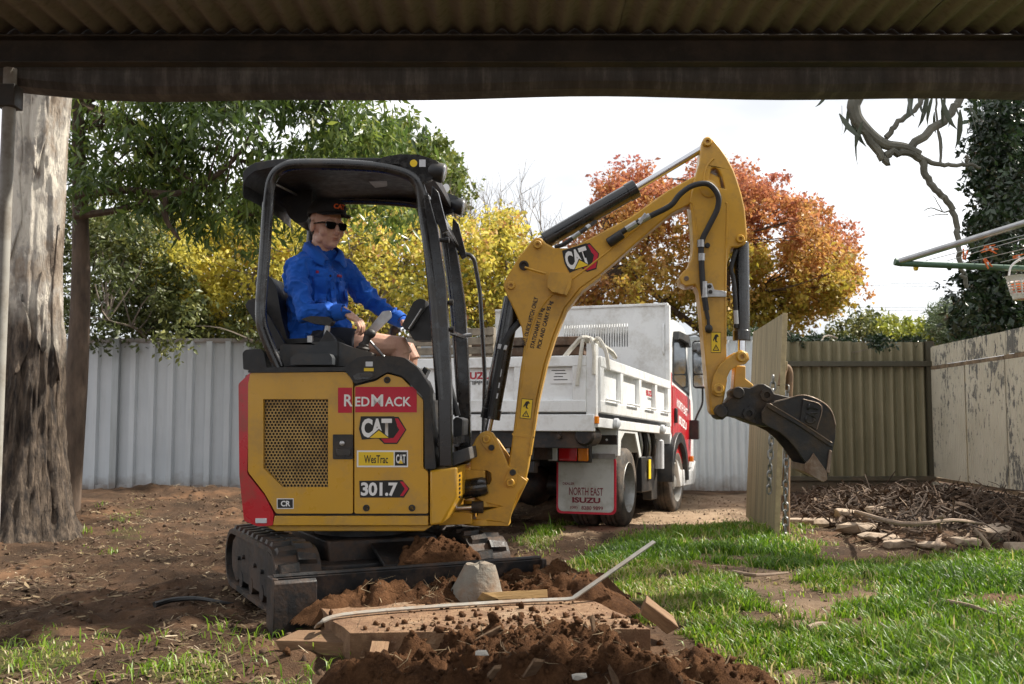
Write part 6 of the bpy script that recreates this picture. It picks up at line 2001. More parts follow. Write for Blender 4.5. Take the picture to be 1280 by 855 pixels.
# dark evergreen at the right
pts_d = [(1252, 140), (1265, 170), (1248, 190), (1260, 220), (1248, 245), (1270, 260), (1245, 280), (1260, 310), (1244, 330), (1230, 360), (1250, 370), (1228, 385), (1245, 400), (1275, 400), (1275, 340), (1246, 215), (1290, 130), (1300, 200), (1310, 280), (1320, 350), (1330, 160), (1225, 402), (1262, 125), (1238, 165), (1250, 290)]
t11 = px_tips(pts_d, 14.6, 8, 6, r2)
tree('evergreen_tree', 'tall dense dark evergreen behind the cream fence and clothesline', 'tree', (7.6, 14.6, 0), (7.6, 14.6, 1.8), t11, .12, 190, .20, .10, .5, .25, M['leaf_dark'], M['bark'], lambda C, ni, r: cl_tone(ni, r, 18, .4) * .85 + .2 * (r.random(len(ni)) > .93), 32)

# hanging gum branch with long leaves
M['gumbranch'] = mat('grey_green_branch_bark', (.13, .125, .10), .8, var=.35, vs=9, bs=.5, bscale=40, stretch=(1, 1, .4))
HBY = 7.2
hb_ = tag(empty('gum_tree', (6.9, 8.6, 0)), 'gum tree with a bare crooked grey branch hanging below the gutter', 'tree')
o0 = Vector(hb_.location)
MB().tube(spline([(0, 0, -.1), (-.1, 0, 2.5), (.1, .1, 5.2)], 5), list(np.linspace(.26, .17, 11)), 14).build('trunk', M['gumbranch'], hb_)
hm = MB()
main = [Vector((.1, .1, 5.2)) + o0, Vector((5.6, 8.0, 5.5)), Vector((4.2, 7.5, 4.9)), Vector((3.0, HBY, 4.1)), at(1076, 112, HBY), at(1068, 140, HBY), at(1082, 162, HBY), at(1105, 180, HBY), at(1130, 184, HBY), at(1150, 193, HBY)]
pp = spline([q - o0 for q in main], 5)
hm.tube(pp, list(np.linspace(.14, .060, 16)) + list(np.linspace(.056, .030, len(pp) - 16)), 10)
hm.build('main_limb', M['gumbranch'], hb_)
def twig(pts, r0, r1, name='branch', Y=HBY):
    P = spline([at(a, b, Y + dy) - o0 for a, b, *d in pts for dy in ([d[0]] if d else [0])], 5)
    P = [q + Vector((random.gauss(0, 1), random.gauss(0, 1), random.gauss(0, 1))) * (r0 * .22) for q in P]
    return MB().tube(P, list(np.linspace(r0, r1, len(P))), 8).build(name, M['gumbranch'], hb_)
twig([(1072, 150), (1085, 172), (1102, 195), (1112, 203)], .036, .026, 'branch_stub')
twig([(1108, 192), (1130, 190), (1150, 198), (1158, 220), (1172, 240), (1190, 260), (1197, 290), (1198, 320), (1202, 340), (1209, 358)], .031, .015)
twig([(1135, 188), (1160, 165), (1185, 145), (1205, 118), (1215, 98)], .032, .028)
twig([(1140, 192), (1165, 203), (1190, 207), (1212, 206), (1225, 211)], .022, .010)
twig([(1108, 172), (1120, 155), (1140, 140), (1155, 122), (1160, 105)], .022, .016)
twig([(1190, 262), (1180, 265), (1165, 260), (1155, 263)], .006, .003)
twig([(1178, 264), (1170, 250), (1167, 245)], .004, .002)
twig([(1185, 268), (1172, 268), (1160, 271)], .004, .002)
twig([(1208, 204), (1210, 198), (1207, 196)], .016, .010)
twig([(1175, 203), (1176, 185), (1172, 160), (1170, 130), (1176, 100)], .010, .007)
M['gumleaf'] = mat('hanging_gum_leaf', (.05, .062, .035), .5, var=.35, vs=6)
def lance(L):
    w = L * .07
    ctr = [(0, 0), (.25, .02), (.55, .06), (.8, .12), (1.0, .22)]
    vs, fs = [], []
    for i, (t, c) in enumerate(ctr):
        ww = w * (0.25, .9, 1.0, .65, .05)[i]
        vs += [(c * L - ww, .01 * L, -t * L), (c * L, 0, -t * L), (c * L + ww, .01 * L, -t * L)]
    for i in range(4):
        a = i * 3
        fs += [(a, a + 1, a + 4, a + 3), (a + 1, a + 2, a + 5, a + 4)]
    return MB().add(vs, fs).mesh('leaf', M['gumleaf'])
lms = [lance(.16), lance(.22), lance(.28)]
rr_ = random.Random(9)
anchors = [(1052, 140), (1056, 148), (1060, 142), (1063, 150), (1067, 158), (1070, 165), (1049, 150), (1075, 166), (1078, 160),
           (1148, 120), (1152, 126), (1160, 122), (1166, 126), (1171, 132), (1176, 130), (1182, 126), (1188, 130), (1193, 134), (1198, 130), (1204, 128), (1210, 134), (1213, 140), (1156, 130), (1140, 118), (1134, 122), (1146, 133), (1186, 146), (1168, 148), (1178, 150), (1200, 145), (1174, 172), (1034, 126), (1036, 122)]
for k_, (a, b) in enumerate(anchors):
    if k_ % 3 == 1: continue
    o = link('leaf', rr_.choice(lms), hb_, loc=at(a, b - 8, HBY + rr_.uniform(-.12, .12)) - o0)
    o.rotation_euler = (rr_.gauss(0, .25), rr_.gauss(0, .28), rr_.uniform(0, 6.3))
cr_ = np.random.default_rng(77)
gt = clumps(30, (-.6, .6, 7.6), (2.8, 2.2, 1.4), cr_)
twig_tree((0, 0, 5), (.1, .1, 5.2), gt, .14, cr_).build('limbs', M['gumbranch'], hb_)
ni = cr_.integers(0, len(gt), 3600)
link('crown', leaf_mesh('crown', gt[ni] + cr_.normal(size=(3600, 3)) * .4, .2, .16, .75, M['leaf_mid'], cr_.random(3600), cr_), hb_)

# ================================================================== SHEET, CHAINS AND PIPE
M['sheet'] = mat('treated_plywood', (.245, .20, .115), .75, var=.2, vs=3, stretch=(6, 6, .5), bs=.2, bscale=30, dirt=.25, dirtc=(.12, .10, .06), dscale=2.5)
M['sheet_edge'] = mat('plywood_edge', (.36, .29, .17), .8, var=.25, vs=12, bs=.3)
M['rusty'] = mat('rusty_pipe', (.24, .15, .085), .7, .2, var=.35, vs=10, bs=.3, bscale=40)
A0, A1 = gnd(971, 673), gnd(934, 645)
shd = Vector((A1.x - A0.x, A1.y - A0.y, 0))
SL = shd.length
sht = empty('timber_sheet', (A0.x, A0.y, gz(A0.x, A0.y) - .03), (R(3.2), 0, atan2(shd.y, shd.x)))
tag(sht, 'upright weathered plywood sheet standing on edge in the grass near the truck', 'board')
# local +x along the sheet away from the camera, y across it, z up
nbd = 6
for i in range(nbd):
    w_ = SL / nbd
    MB().box((w_ * (i + .5), 0, .945), (w_ - .0015, .030, 1.89)).build('panel_strip', M['sheet'], sht, bevel=.003)
MB().box((.0, -.0, .945), (.012, .042, 1.892)).build('edge_strip', M['sheet_edge'], sht, bevel=.003)
MB().box((SL / 2, -.028, .4), (SL - .05, .024, .07)).box((SL / 2, -.028, 1.45), (SL - .05, .024, .07)).build('batten', M['sheet_edge'], sht, bevel=.003)['kind'] = 'stuff'
pq = [at(983, 670, 8.45), at(983, 600, 8.45), at(985, 520, 8.45), at(987, 475, 8.45), at(986, 463, 8.45), at(982, 459, 8.44), at(979, 466, 8.42), at(976, 482, 8.40)]
pb = Vector((pq[0].x, pq[0].y, 0))
pp_ = tag(empty('bent_pipe', pb), 'bent rusty steel pipe standing behind the edge of the plywood sheet', 'pipe')
MB().tube(spline([q - pb for q in pq], 5), .030, 12).build('shaft', M['rusty'], pp_)
MB().lathe([(.05, -.05), (.05, .03), (.032, .035)], (pq[0].x - pb.x, 0, 0), (0, 0, 1), 12).build('foot', M['rusty'], pp_)
M['chain'] = mat('galvanised_chain', (.22, .22, .21), .4, .8, var=.2, vs=30)
def link_mesh(r, L, w):
    pts = []
    for k_ in range(14):
        a = 2 * pi * k_ / 14
        pts.append((w * cos(a), 0, (L * .5 - w) * (1 if sin(a) > 0 else -1) + w * sin(a)))
    return MB().tube(pts, r, 6, closed=True).mesh('link', M['chain'])
lk_m = link_mesh(.0075, .075, .021)
def chain(label, pts, n):
    P = [Vector(q) for q in pts]
    root = tag(empty('chain', P[-1]), label, 'chain', None)
    sp = spline(P, 12)
    seg = [0]
    for a, b in zip(sp, sp[1:]): seg.append(seg[-1] + (b - a).length)
    for k_ in range(n):
        s_ = seg[-1] * (k_ + .5) / n
        i = max(j for j in range(len(seg)) if seg[j] <= s_ + 1e-9)
        i = min(i, len(sp) - 2)
        q = sp[i].lerp(sp[i + 1], (s_ - seg[i]) / max(1e-6, seg[i + 1] - seg[i]))
        d = (sp[i + 1] - sp[i]).normalized()
        e = d.to_track_quat('Z', 'Y').to_euler()
        o = link('link', lk_m, root, loc=q - P[-1])
        o.rotation_euler = (Matrix.Rotation(0, 3, 'X') @ d.to_track_quat('Z', 'Y').to_matrix() @ Matrix.Rotation(R(90) * (k_ % 2) + R(30), 3, 'Z')).to_euler()
Yc = 8.22
cA = [at(983, 482, Yc + .2), at(984, 520, Yc + .08), at(983, 570, Yc), at(982, 620, Yc), at(981.5, 666, Yc)]
chain('galvanised chain hanging free in front of the edge of the plywood sheet', cA, int((cA[0] - cA[-1]).length / .056))
cB = [at(973, 470, 8.30), at(972, 520, 8.29), at(970, 570, 8.26), at(968, 616, 8.27)]
cB = [q - Vector((.045, 0, 0)) for q in cB]
chain('galvanised chain lying against the broad face of the plywood sheet', cB, int((cB[0] - cB[-1]).length / .056))

# ================================================================== DUG-UP FOREGROUND
m, nt, p = newmat('fresh_red_soil')
v = coords(nt)
c = ramp(nt, noise(nt, v, 7, 6, .65), [(.3, (.042, .020, .011)), (.5, (.095, .045, .021)), (.72, (.18, .088, .042))])
c = mixc(nt, ramp(nt, noise(nt, v, 60, 5, .7), [(.5, 0), (.75, .5)]), c, (.20, .10, .05))
nt.links.new(c, p.inputs['Base Color'])
p.inputs['Roughness'].default_value = .95
p.inputs['Specular IOR Level'].default_value = .1
bump(nt, p, math_(nt, 'ADD', noise(nt, v, 45, 6, .7), noise(nt, v, 140, 4, .7)), 1.0, .015)
M['soil'] = m
def mound(name, cx, cy, rx, ry, h, rot=0, n=110, seed=1, rough=.05, zb=None, top=None):
    u = np.linspace(-1.25, 1.25, n)
    U, V = np.meshgrid(u, u)
    X = cx + (U * rx) * cos(rot) - (V * ry) * sin(rot)
    Yy = cy + (U * rx) * sin(rot) + (V * ry) * cos(rot)
    rr = np.sqrt(U ** 2 + V ** 2) + fbm(X * 3.3, Yy * 3.3, 0, 3, seed) * .16
    prof = np.clip(1 - rr ** 1.7, -.35, 1)
    lumps = fbm(X * 7, Yy * 7, 0, 5, seed + 3, .58)
    Z = h * prof * (1 + .28 * fbm(X * 3, Yy * 3, 0, 2, seed + 9)) + rough * lumps * sstep(-.2, .3, prof) + .3 * rough * np.abs(fbm(X * 16, Yy * 16, 0, 3, seed + 5))
    Z = Z + (ground_z(X, Yy, False) if zb is None else zb) - .01
    i = (np.arange(n - 1)[:, None] * n + np.arange(n - 1)[None, :]).ravel()
    keep = (prof.ravel()[i] > -.3)
    F = np.stack([i, i + 1, i + 1 + n, i + n], 1)[keep]
    o = link(name, np_mesh(name, np.stack([X.ravel(), Yy.ravel(), Z.ravel()], 1), F, M['soil'], True))
    return tag(o, kind='stuff'), (lambda x, y: None)
def heap_field(name, mounds, x0, x1, y0, y1, step, zbase=None):
    """Several overlapping mounds as one continuous skin of soil."""
    xs, ys = np.arange(x0, x1, step), np.arange(y0, y1, step)
    X, Yy = np.meshgrid(xs, ys)
    best = np.full(X.shape, -1.0)
    for (cx, cy, rx, ry, h, rot) in mounds:
        dx, dy = X - cx, Yy - cy
        U, V = (dx * cos(rot) + dy * sin(rot)) / rx, (-dx * sin(rot) + dy * cos(rot)) / ry
        rr = np.sqrt(U ** 2 + V ** 2) + fbm(X * 3.3 + cx, Yy * 3.3, 0, 3, 5) * .20
        pr = np.clip(1 - rr ** 1.6, -.5, 1)
        best = np.maximum(best, np.where(pr > 0, h * pr, .12 * pr))
    amt = sstep(-.02, .06, best)
    ridge = 1 - np.abs(fbm(X * 10, Yy * 10, 0, 3, 14))
    Z = best * (1 + .30 * fbm(X * 3, Yy * 3, 0, 2, 9)) + amt * (.045 * fbm(X * 8, Yy * 8, 0, 5, 8, .6) + .018 * ridge + .010 * fbm(X * 40, Yy * 40, 0, 2, 33))
    Z = Z + (ground_z(X, Yy, False) if zbase is None else zbase) - .012
    n = len(xs)
    k = (np.arange(len(ys) - 1)[:, None] * n + np.arange(n - 1)[None, :]).ravel()
    F = np.stack([k, k + 1, k + 1 + n, k + n], 1)[best.ravel()[k] > -.055]
    return tag(link(name, np_mesh(name, np.stack([X.ravel(), Yy.ravel(), Z.ravel()], 1), F, M['soil'], True)), kind='stuff')
heap_field('soil_heap', [(.13, 3.92, .62, .40, .205, R(-3)), (-.38, 3.80, .36, .28, .15, R(10)), (.66, 3.86, .36, .27, .11, R(-8)), (.20, 4.05, .25, .2, .23, 0)], -1.0, 1.25, 3.3, 4.55, .0125)
heap_field('soil_spill', [(-.05, 5.10, .66, .15, .10, R(28)), (-.66, 4.80, .30, .13, .09, R(27)), (.28, 5.02, .30, .20, .07, R(10)), (-.30, 4.86, .4, .10, .04, R(25))], -1.1, .75, 4.5, 5.6, .0125, .122)
heap_field('soil_spill', [(-.42, 5.32, .26, .17, .17, R(20))], -.8, 0, 5.05, 5.6, .0125, .22)
# slab
h_, l_ = Vector((.454, -.891)), Vector((.891, .454))
C0 = Vector((-.86, 5.78))
b0 = C0 + h_ * .94 - l_ * .53; b1 = C0 + h_ * .94 + l_ * .78
f0 = gnd(436, 791, .13).xy; f1 = gnd(812, 786, .13).xy
outline = []
for a, b, n in ((b0, f0, 5), (f0, f1, 10), (f1, b1, 8), (b1, b0, 10)):
    for k_ in range(n):
        q = a.lerp(b, k_ / n)
        outline.append((q.x + random.gauss(0, .006), q.y + random.gauss(0, .006)))
m, nt, p = newmat('soil_stained_concrete')
v = coords(nt)
c = ramp(nt, noise(nt, v, 2.6, 5, .6), [(.3, (.22, .12, .06)), (.55, (.31, .19, .105)), (.75, (.38, .29, .20))])
c = mixc(nt, ramp(nt, noise(nt, v, 9, 6, .7), [(.40, 0), (.58, .85)]), c, (.16, .082, .042))
c = mixc(nt, ramp(nt, noise(nt, v, 70, 4, .6), [(.6, 0), (.8, .4)]), c, (.5, .42, .32))
nt.links.new(c, p.inputs['Base Color'])
p.inputs['Roughness'].default_value = .9
bump(nt, p, math_(nt, 'ADD', noise(nt, v, 9, 6, .7), noise(nt, v, 40, 6, .7)), .9, .02)
M['slab'] = m
tag(MB().prism(outline, -.04, .13, 'z').build('concrete_slab', M['slab'], None, bevel=.012), 'broken concrete slab stained with orange soil in front of the dozer blade', 'slab')
# concrete footing lump
M['conc'] = mat('old_concrete', (.21, .195, .165), .9, var=.2, vs=14, bs=.7, bscale=50, dirt=.35, dirtc=(.2, .12, .07))
def rock(name, c, r, mtl, seed, n=30, flat=.5, up=None, sub=True, rot=0):
    rg_ = random.Random(seed)
    bm = bmesh.new()
    for _ in range(n):
        d = Vector((rg_.gauss(0, 1), rg_.gauss(0, 1), rg_.gauss(0, 1))).normalized()
        q = Vector([math.copysign(abs(k_) ** flat, k_) for k_ in d]) * rg_.uniform(.88, 1.05)
        bm.verts.new((q.x * r[0], q.y * r[1], q.z * r[2]))
    bmesh.ops.convex_hull(bm, input=bm.verts)
    bmesh.ops.delete(bm, geom=[q for q in bm.verts if not q.link_faces], context='VERTS')
    me = bpy.data.meshes.new(name)
    bm.to_mesh(me); bm.free()
    me.shade_smooth(); me.set_sharp_from_angle(angle=R(38))
    me.materials.append(mtl)
    o = link(name, me, None, loc=c, rot=(rg_.uniform(-.08, .08), rg_.uniform(-.08, .08), rot))
    b = o.modifiers.new('b', 'BEVEL'); b.width = min(r) * .16; b.segments = 2
    return o
cq = gnd(595, 748, .13)
cvs, cfs = [], []
n = 20
for k_, (rr, z) in enumerate(((.140, -.01), (.136, .02), (.110, .08), (.088, .135), (.078, .158), (.072, .163), (.001, .160))):
    for i in range(n):
        a = 2 * pi * i / n
        w_ = rr * (1 + .10 * vnoise(np.array([cos(a) * 1.6 + 5]), np.array([sin(a) * 1.6]), z * 8)[0])
        cvs.append((w_ * cos(a) + z * .10, w_ * .8 * sin(a), z + .012 * vnoise(np.array([cos(a) * 3]), np.array([sin(a) * 3]), k_)[0]))
for k_ in range(6):
    for i in range(n):
        j = (i + 1) % n
        cfs.append((k_ * n + i, k_ * n + j, (k_ + 1) * n + j, (k_ + 1) * n + i))
co = MB().add(cvs, cfs).build('concrete_footing', M['conc'], None, ang=30)
co.location = (cq.x, cq.y, .13)
tag(co, 'grey cone shaped concrete footing lump resting on the soil stained slab', 'concrete lump')
# bent flat bar lying on the slab
rod = [gnd(396, 784, .10), gnd(404, 776, .142), gnd(425, 769, .146), gnd(480, 763, .146), gnd(560, 757, .146), gnd(640, 752, .146), gnd(708, 749, .150)]
r_p = spline(rod, 6) + [gnd(716, 748, .155)]
r_p += [r_p[-1].lerp(at(818, 677, 4.95), t) for t in (.03, .35, .7, 1.0)]
M['bar'] = mat('dull_aluminium_bar', (.36, .35, .32), .45, .5, var=.15, vs=15, dirt=.35, dirtc=(.25, .16, .10))
vs, fs = [], []
for i, q in enumerate(r_p):
    t = (r_p[min(i + 1, len(r_p) - 1)] - r_p[max(i - 1, 0)]).normalized()
    sd_ = t.cross(Vector((0, -.35, 1))).normalized()
    up_ = sd_.cross(t)
    for a, b in ((-1, -1), (1, -1), (1, 1), (-1, 1)):
        vs.append(q + sd_ * a * .012 + up_ * b * .0035)
for i in range(len(r_p) - 1):
    for k_ in range(4):
        l = (k_ + 1) % 4
        fs.append((i * 4 + k_, i * 4 + l, i * 4 + 4 + l, i * 4 + 4 + k_))
fs += [(0, 3, 2, 1), tuple(len(vs) - 4 + q for q in range(4))]
tag(MB().add(vs, fs).build('bent_bar', M['bar'], None, ang=25), 'long bent flat metal bar lying across the slab with one end sticking up', 'metal bar')
# timber offcuts
M['oldwood'] = mat('soil_stained_timber', (.23, .14, .075), .85, var=.3, vs=6, stretch=(.6, 6, 6), bs=.5, bscale=25, dirt=.4, dirtc=(.12, .06, .03))
M['barkchip'] = mat('dull_bark_chip', (.22, .14, .08), .9, var=.4, vs=12, bs=.6, bscale=30, dirt=.5, dirtc=(.08, .04, .02))
M['yellowwood'] = mat('split_yellow_timber', (.40, .25, .10), .8, var=.3, vs=8, stretch=(.6, 6, 6), bs=.5, bscale=30)
def timber(name, a, b, w, h, mtl, label, cat='timber', roll=0, cut=.3):
    a, b = Vector(a), Vector(b)
    L = (b - a).length
    d = (b - a).normalized()
    mb = MB(); vs = []
    rg_ = random.Random(int(L * 1e4))
    ns = 7
    for i in range(ns):
        t = i / (ns - 1)
        for sx, sz in ((-1, -1), (1, -1), (1, 1), (-1, 1)):
            e = rg_.uniform(-1, 1) * .06
            xx = t * L + (rg_.uniform(-1, 1) * cut * w if i in (0, ns - 1) else 0)
            vs.append((xx, sx * w / 2 * (1 + e), sz * h / 2 * (1 + rg_.uniform(-1, 1) * .07)))
    fs = []
    for i in range(ns - 1):
        for k_ in range(4):
            l = (k_ + 1) % 4
            fs.append((i * 4 + k_, i * 4 + l, i * 4 + 4 + l, i * 4 + 4 + k_))
    fs += [(0, 3, 2, 1), tuple(len(vs) - 4 + q for q in range(4))]
    o = mb.add(vs, fs).build(name, mtl, None, bevel=.004, ang=25)
    o.location = a
    o.rotation_euler = (d.to_track_quat('X', 'Z').to_matrix() @ Matrix.Rotation(roll, 3, 'X')).to_euler()
    return tag(o, label, cat)
timber('timber_plank', gnd(352, 803, .04), gnd(500, 806, .05), .15, .065, M['oldwood'], 'broken soil stained plank lying at the foot of the dozer blade', roll=R(6), cut=.5)
timber('timber_block', gnd(806, 757, .15), gnd(838, 781, .06), .09, .06, M['oldwood'], 'short timber block at the grass end of the concrete slab', roll=R(20))
timber('timber_piece', gnd(604, 746, .16), gnd(664, 743, .16), .09, .035, M['yellowwood'], 'split yellow piece of timber beside the concrete footing on the slab', roll=R(-12), cut=.8)
timber('timber_stub', gnd(468, 842, .03), gnd(474, 812, .07), .07, .05, M['oldwood'], 'small timber stub poking from the soil heap under the plank', roll=R(10), cut=.6)
for i, (a, b, w, lab) in enumerate((((660, 846, .13), (676, 822, .22), .04, 'splintered bark piece standing in the middle of the soil heap'),
                             ((765, 838, .15), (771, 858, .08), .035, 'torn bark slab leaning on the front of the soil heap'),
                             ((742, 786, .21), (739, 770, .26), .014, 'upright wood splinter on top of the soil heap'),
                             ((598, 800, .13), (625, 786, .17), .025, 'pale curled wood chip where the soil heap meets the slab'),
                             ((612, 846, .13), (622, 834, .17), .022, 'flat dark wood chip on the near side of the soil heap'))):
    timber('wood_splinter', gnd(*a), gnd(*b), w, .010, M['barkchip'], lab, 'wood chip', R(40 * i), .9)
M['plaster'] = mat('white_plaster_bits', (.48, .45, .40), .9, var=.1, vs=20, bs=.4)
for i, (px, py, z, s_, lab) in enumerate(((575, 739, .14, .028, 'white plaster chip beside the concrete footing'), (675, 727, .16, .022, 'white plaster chip near the far end of the slab'),
                                    (517, 742, .15, .014, 'tiny white plaster chip on the dark soil beside the slab'), (603, 816, .17, .02, 'white plaster chip on the left flank of the soil heap'),
                                    (725, 846, .11, .022, 'white plaster chip at the bottom of the soil heap'), (545, 738, .14, .012, 'tiny white plaster chip left of the concrete footing'))):
    tag(rock('plaster_chip', gnd(px, py, z), (s_ * 1.4, s_, s_ * .5), M['plaster'], 90 + i, 16), lab, 'rubble')
# loose clods, straw and litter as countless scatter
ICO = None
def ico():
    bm = bmesh.new()
    bmesh.ops.create_icosphere(bm, subdivisions=1, radius=1)
    v_ = np.array([tuple(q.co) for q in bm.verts]); f_ = np.array([[q.index for q in f.verts] for f in bm.faces])
    bm.free()
    return v_, f_
IV, IF = ico()
def clods(name, P, size, mtl, rng):
    n = len(P)
    S = size[:, None] * (.6 + .6 * rng.random((n, 3)))
    dv = 1 + .28 * rng.normal(size=(n, len(IV)))
    V = IV[None] * dv[:, :, None] * S[:, None, :] + P[:, None, :]
    F = IF[None] + (np.arange(n) * len(IV))[:, None, None]
    return tag(link(name, np_mesh(name, V.reshape(-1, 3), F.reshape(-1, 3), mtl, False)), kind='stuff')
rs = np.random.default_rng(44)
def surf_z(objs, x, y):
    return ground_z(x, y)
def drop(P2, objs):
    """Height of the topmost of objs (else the ground) below each point."""
    z = ground_z(P2[:, 0], P2[:, 1])
    for o in objs:
        for i, (x, y) in enumerate(P2):
            ok, loc, _, _ = o.ray_cast(Vector((x, y, 3)) - o.location, Vector((0, 0, -1)))
            if ok: z[i] = max(z[i], loc.z + o.location.z)
    return z
heaps = [o for o in bpy.data.objects if o.name.split('.')[0] in ('soil_heap', 'soil_spill')]
bpy.context.view_layer.update()
n = 1500
P2 = np.stack([.14 + rs.normal(size=n) * .42, 3.95 + rs.normal(size=n) * .28], 1)
P2 = np.concatenate([P2, np.stack([-.1 + rs.normal(size=420) * .4, 5.08 + rs.normal(size=420) * .10], 1) + 0 * rs.normal(size=(420, 2))])
P2 = np.concatenate([P2, np.stack([rs.uniform(-.6, .5, 260), rs.uniform(4.2, 5.0, 260)], 1), np.stack([-.42 + rs.normal(size=150) * .16, 5.3 + rs.normal(size=150) * .09], 1)])
slab_o = bpy.data.objects['concrete_slab']
z = drop(P2, heaps + [slab_o])
sz = .004 + .017 * rs.random(len(P2)) ** 3.5
sz[1920:2180] *= .55
clods('soil_clods', np.column_stack([P2, z + sz * .3]), sz, M['soil'], rs)
M['crumb'] = mat('soil_crumbs', (.085, .05, .029), .95, var=.5, vs=3, bs=.5)
M['straw'] = leafmat('dry_litter', [(0, (.05, .034, .022)), (.4, (.15, .105, .062)), (.75, (.30, .225, .135)), (1, (.50, .42, .30))], .8, .1, .2)
n = 9000
P2 = np.stack([rs.uniform(-4.6, 4.2, n), rs.uniform(3.4, 12.6, n)], 1)
k_ = rs.random(n) > turf_mask(P2[:, 0], P2[:, 1]) * 1.2
P2 = P2[k_]
sz = (.003 + .012 * rs.random(len(P2)) ** 4) * (1 + .5 * (P2[:, 0] < -.5))
clods('loose_crumbs', np.column_stack([P2, ground_z(P2[:, 0], P2[:, 1]) + sz * .1]), sz, M['crumb'], rs)
def litter(name, P, L, Wd, mtl, tone, rng, lift=.25):
    n = len(P)
    a = rng.uniform(0, 2 * pi, n)
    d = np.stack([np.cos(a), np.sin(a), rng.normal(size=n) * lift], 1)
    s = np.stack([-np.sin(a), np.cos(a), rng.normal(size=n) * .3], 1)
    bend = rng.normal(size=n) * .2
    m_ = P + np.stack([-np.sin(a), np.cos(a), np.abs(rng.normal(size=n)) * .3], 1) * (bend * L)[:, None]
    e0, e1 = P - d * (L / 2)[:, None], P + d * (L / 2)[:, None]
    w = s * (Wd / 2)[:, None]
    V = np.stack([e0 - w * .6, e0 + w * .6, m_ - w, m_ + w, e1 - w * .3, e1 + w * .3], 1).reshape(-1, 3)
    b = np.arange(n) * 6
    F = np.concatenate([np.stack([b, b + 1, b + 3, b + 2], 1), np.stack([b + 2, b + 3, b + 5, b + 4], 1)])
    me = np_mesh(name, V, F, mtl)
    attr(me, 'tone', np.concatenate([tone, tone]), 'FACE')
    return tag(link(name, me), kind='stuff')
n = 42000
P2 = np.stack([rs.uniform(-4.6, 4.4, n), rs.uniform(3.3, 12.8, n)], 1)
den = np.clip(1.0 - turf_mask(P2[:, 0], P2[:, 1]), .12, 1) * np.clip(.35 + fbm(P2[:, 0] * 1.5, P2[:, 1] * 1.5, 0, 3, 83), .08, 1)
P2 = P2[rs.random(n) < den]
nn = len(P2)
L = .02 + .09 * rs.random(nn) ** 2
litter('dry_litter', np.column_stack([P2, ground_z(P2[:, 0], P2[:, 1]) + .006]), L, .003 + .006 * rs.random(nn) ** 2, M['straw'], rs.random(nn) ** 1.3, rs)
n = 9000
P2 = np.stack([rs.uniform(-4.4, .2, n), 3.5 + 8.5 * rs.random(n) ** 1.4], 1)
P2 = P2[(turf_mask(P2[:, 0], P2[:, 1]) < .7) & (fbm(P2[:, 0] * 1.4, P2[:, 1] * 1.4, 0, 3, 63) > -.35 * rs.random(n)) & (poly_dist(P2[:, 0], P2[:, 1], outline) < .02)]
nn = len(P2)
litter('fallen_leaves', np.column_stack([P2, ground_z(P2[:, 0], P2[:, 1]) + .006]), .025 + .055 * rs.random(nn), .006 + .014 * rs.random(nn), M['straw'], .1 + .7 * rs.random(nn) ** 1.5, rs, .25)
n = 900
P2 = np.stack([.14 + rs.normal(size=n) * .45, 3.95 + rs.normal(size=n) * .3], 1)
P2[600:, 0] = rs.uniform(-.7, .4, 300); P2[600:, 1] = 5.0 + (P2[600:, 0] + .15) * .5 + rs.normal(size=300) * .12
z = drop(P2, heaps + [slab_o])
litter('root_fibres', np.column_stack([P2, z + .008]), .02 + .10 * rs.random(n) ** 2, .002 + .004 * rs.random(n) ** 2, M['straw'], rs.random(n) * .8, rs, .5)

# ================================================================== GRASS
M['grass'] = leafmat('grass_blades', [(0, (.045, .10, .007)), (.45, (.115, .235, .012)), (.8, (.21, .33, .02)), (.93, (.38, .37, .09)), (1, (.48, .40, .20))], .42, .45, .5)
def blades(name, P, H, Wd, lean, tone, rng):
    n = len(P)
    a = rng.uniform(0, 2 * pi, n)
    s = np.stack([np.cos(a), np.sin(a), np.zeros(n)], 1)
    b = a + pi / 2 + rng.normal(size=n) * .5
    d = np.stack([np.cos(b), np.sin(b), np.zeros(n)], 1)
    up = np.array([0, 0, 1.0])
    w = s * (Wd / 2)[:, None]
    l1 = d * (H * lean * .30)[:, None] + up * (H * .55)[:, None]
    l2 = d * (H * lean)[:, None] + up * (H * (1 - .35 * lean))[:, None]
    V = np.stack([P - w, P + w, P + l1 - w * .8, P + l1 + w * .8, P + l2], 1).reshape(-1, 3)
    k_ = np.arange(n) * 5
    F = np.concatenate([np.stack([k_, k_ + 1, k_ + 3], 1), np.stack([k_, k_ + 3, k_ + 2], 1), np.stack([k_ + 2, k_ + 3, k_ + 4], 1)])
    me = np_mesh(name, V, F, M['grass'])
    attr(me, 'tone', np.tile(tone, 3), 'FACE')
    return tag(link(name, me), kind='stuff')
ng = 520000
gy = 3.3 + 8.2 * rs.random(ng) ** 1.5
gx = rs.uniform(-.62, .66, ng) * gy + 0
tm_ = turf_mask(gx, gy)
keep = (rs.random(ng) < tm_ * np.clip(.75 + .5 * fbm(gx * 6, gy * 6, 0, 2, 91), .15, 1)) & (tm_ > .04) & (rs.random(ng) < np.where(gx < -.2, .40, 1.0))
gx, gy, tm_ = gx[keep], gy[keep], tm_[keep]
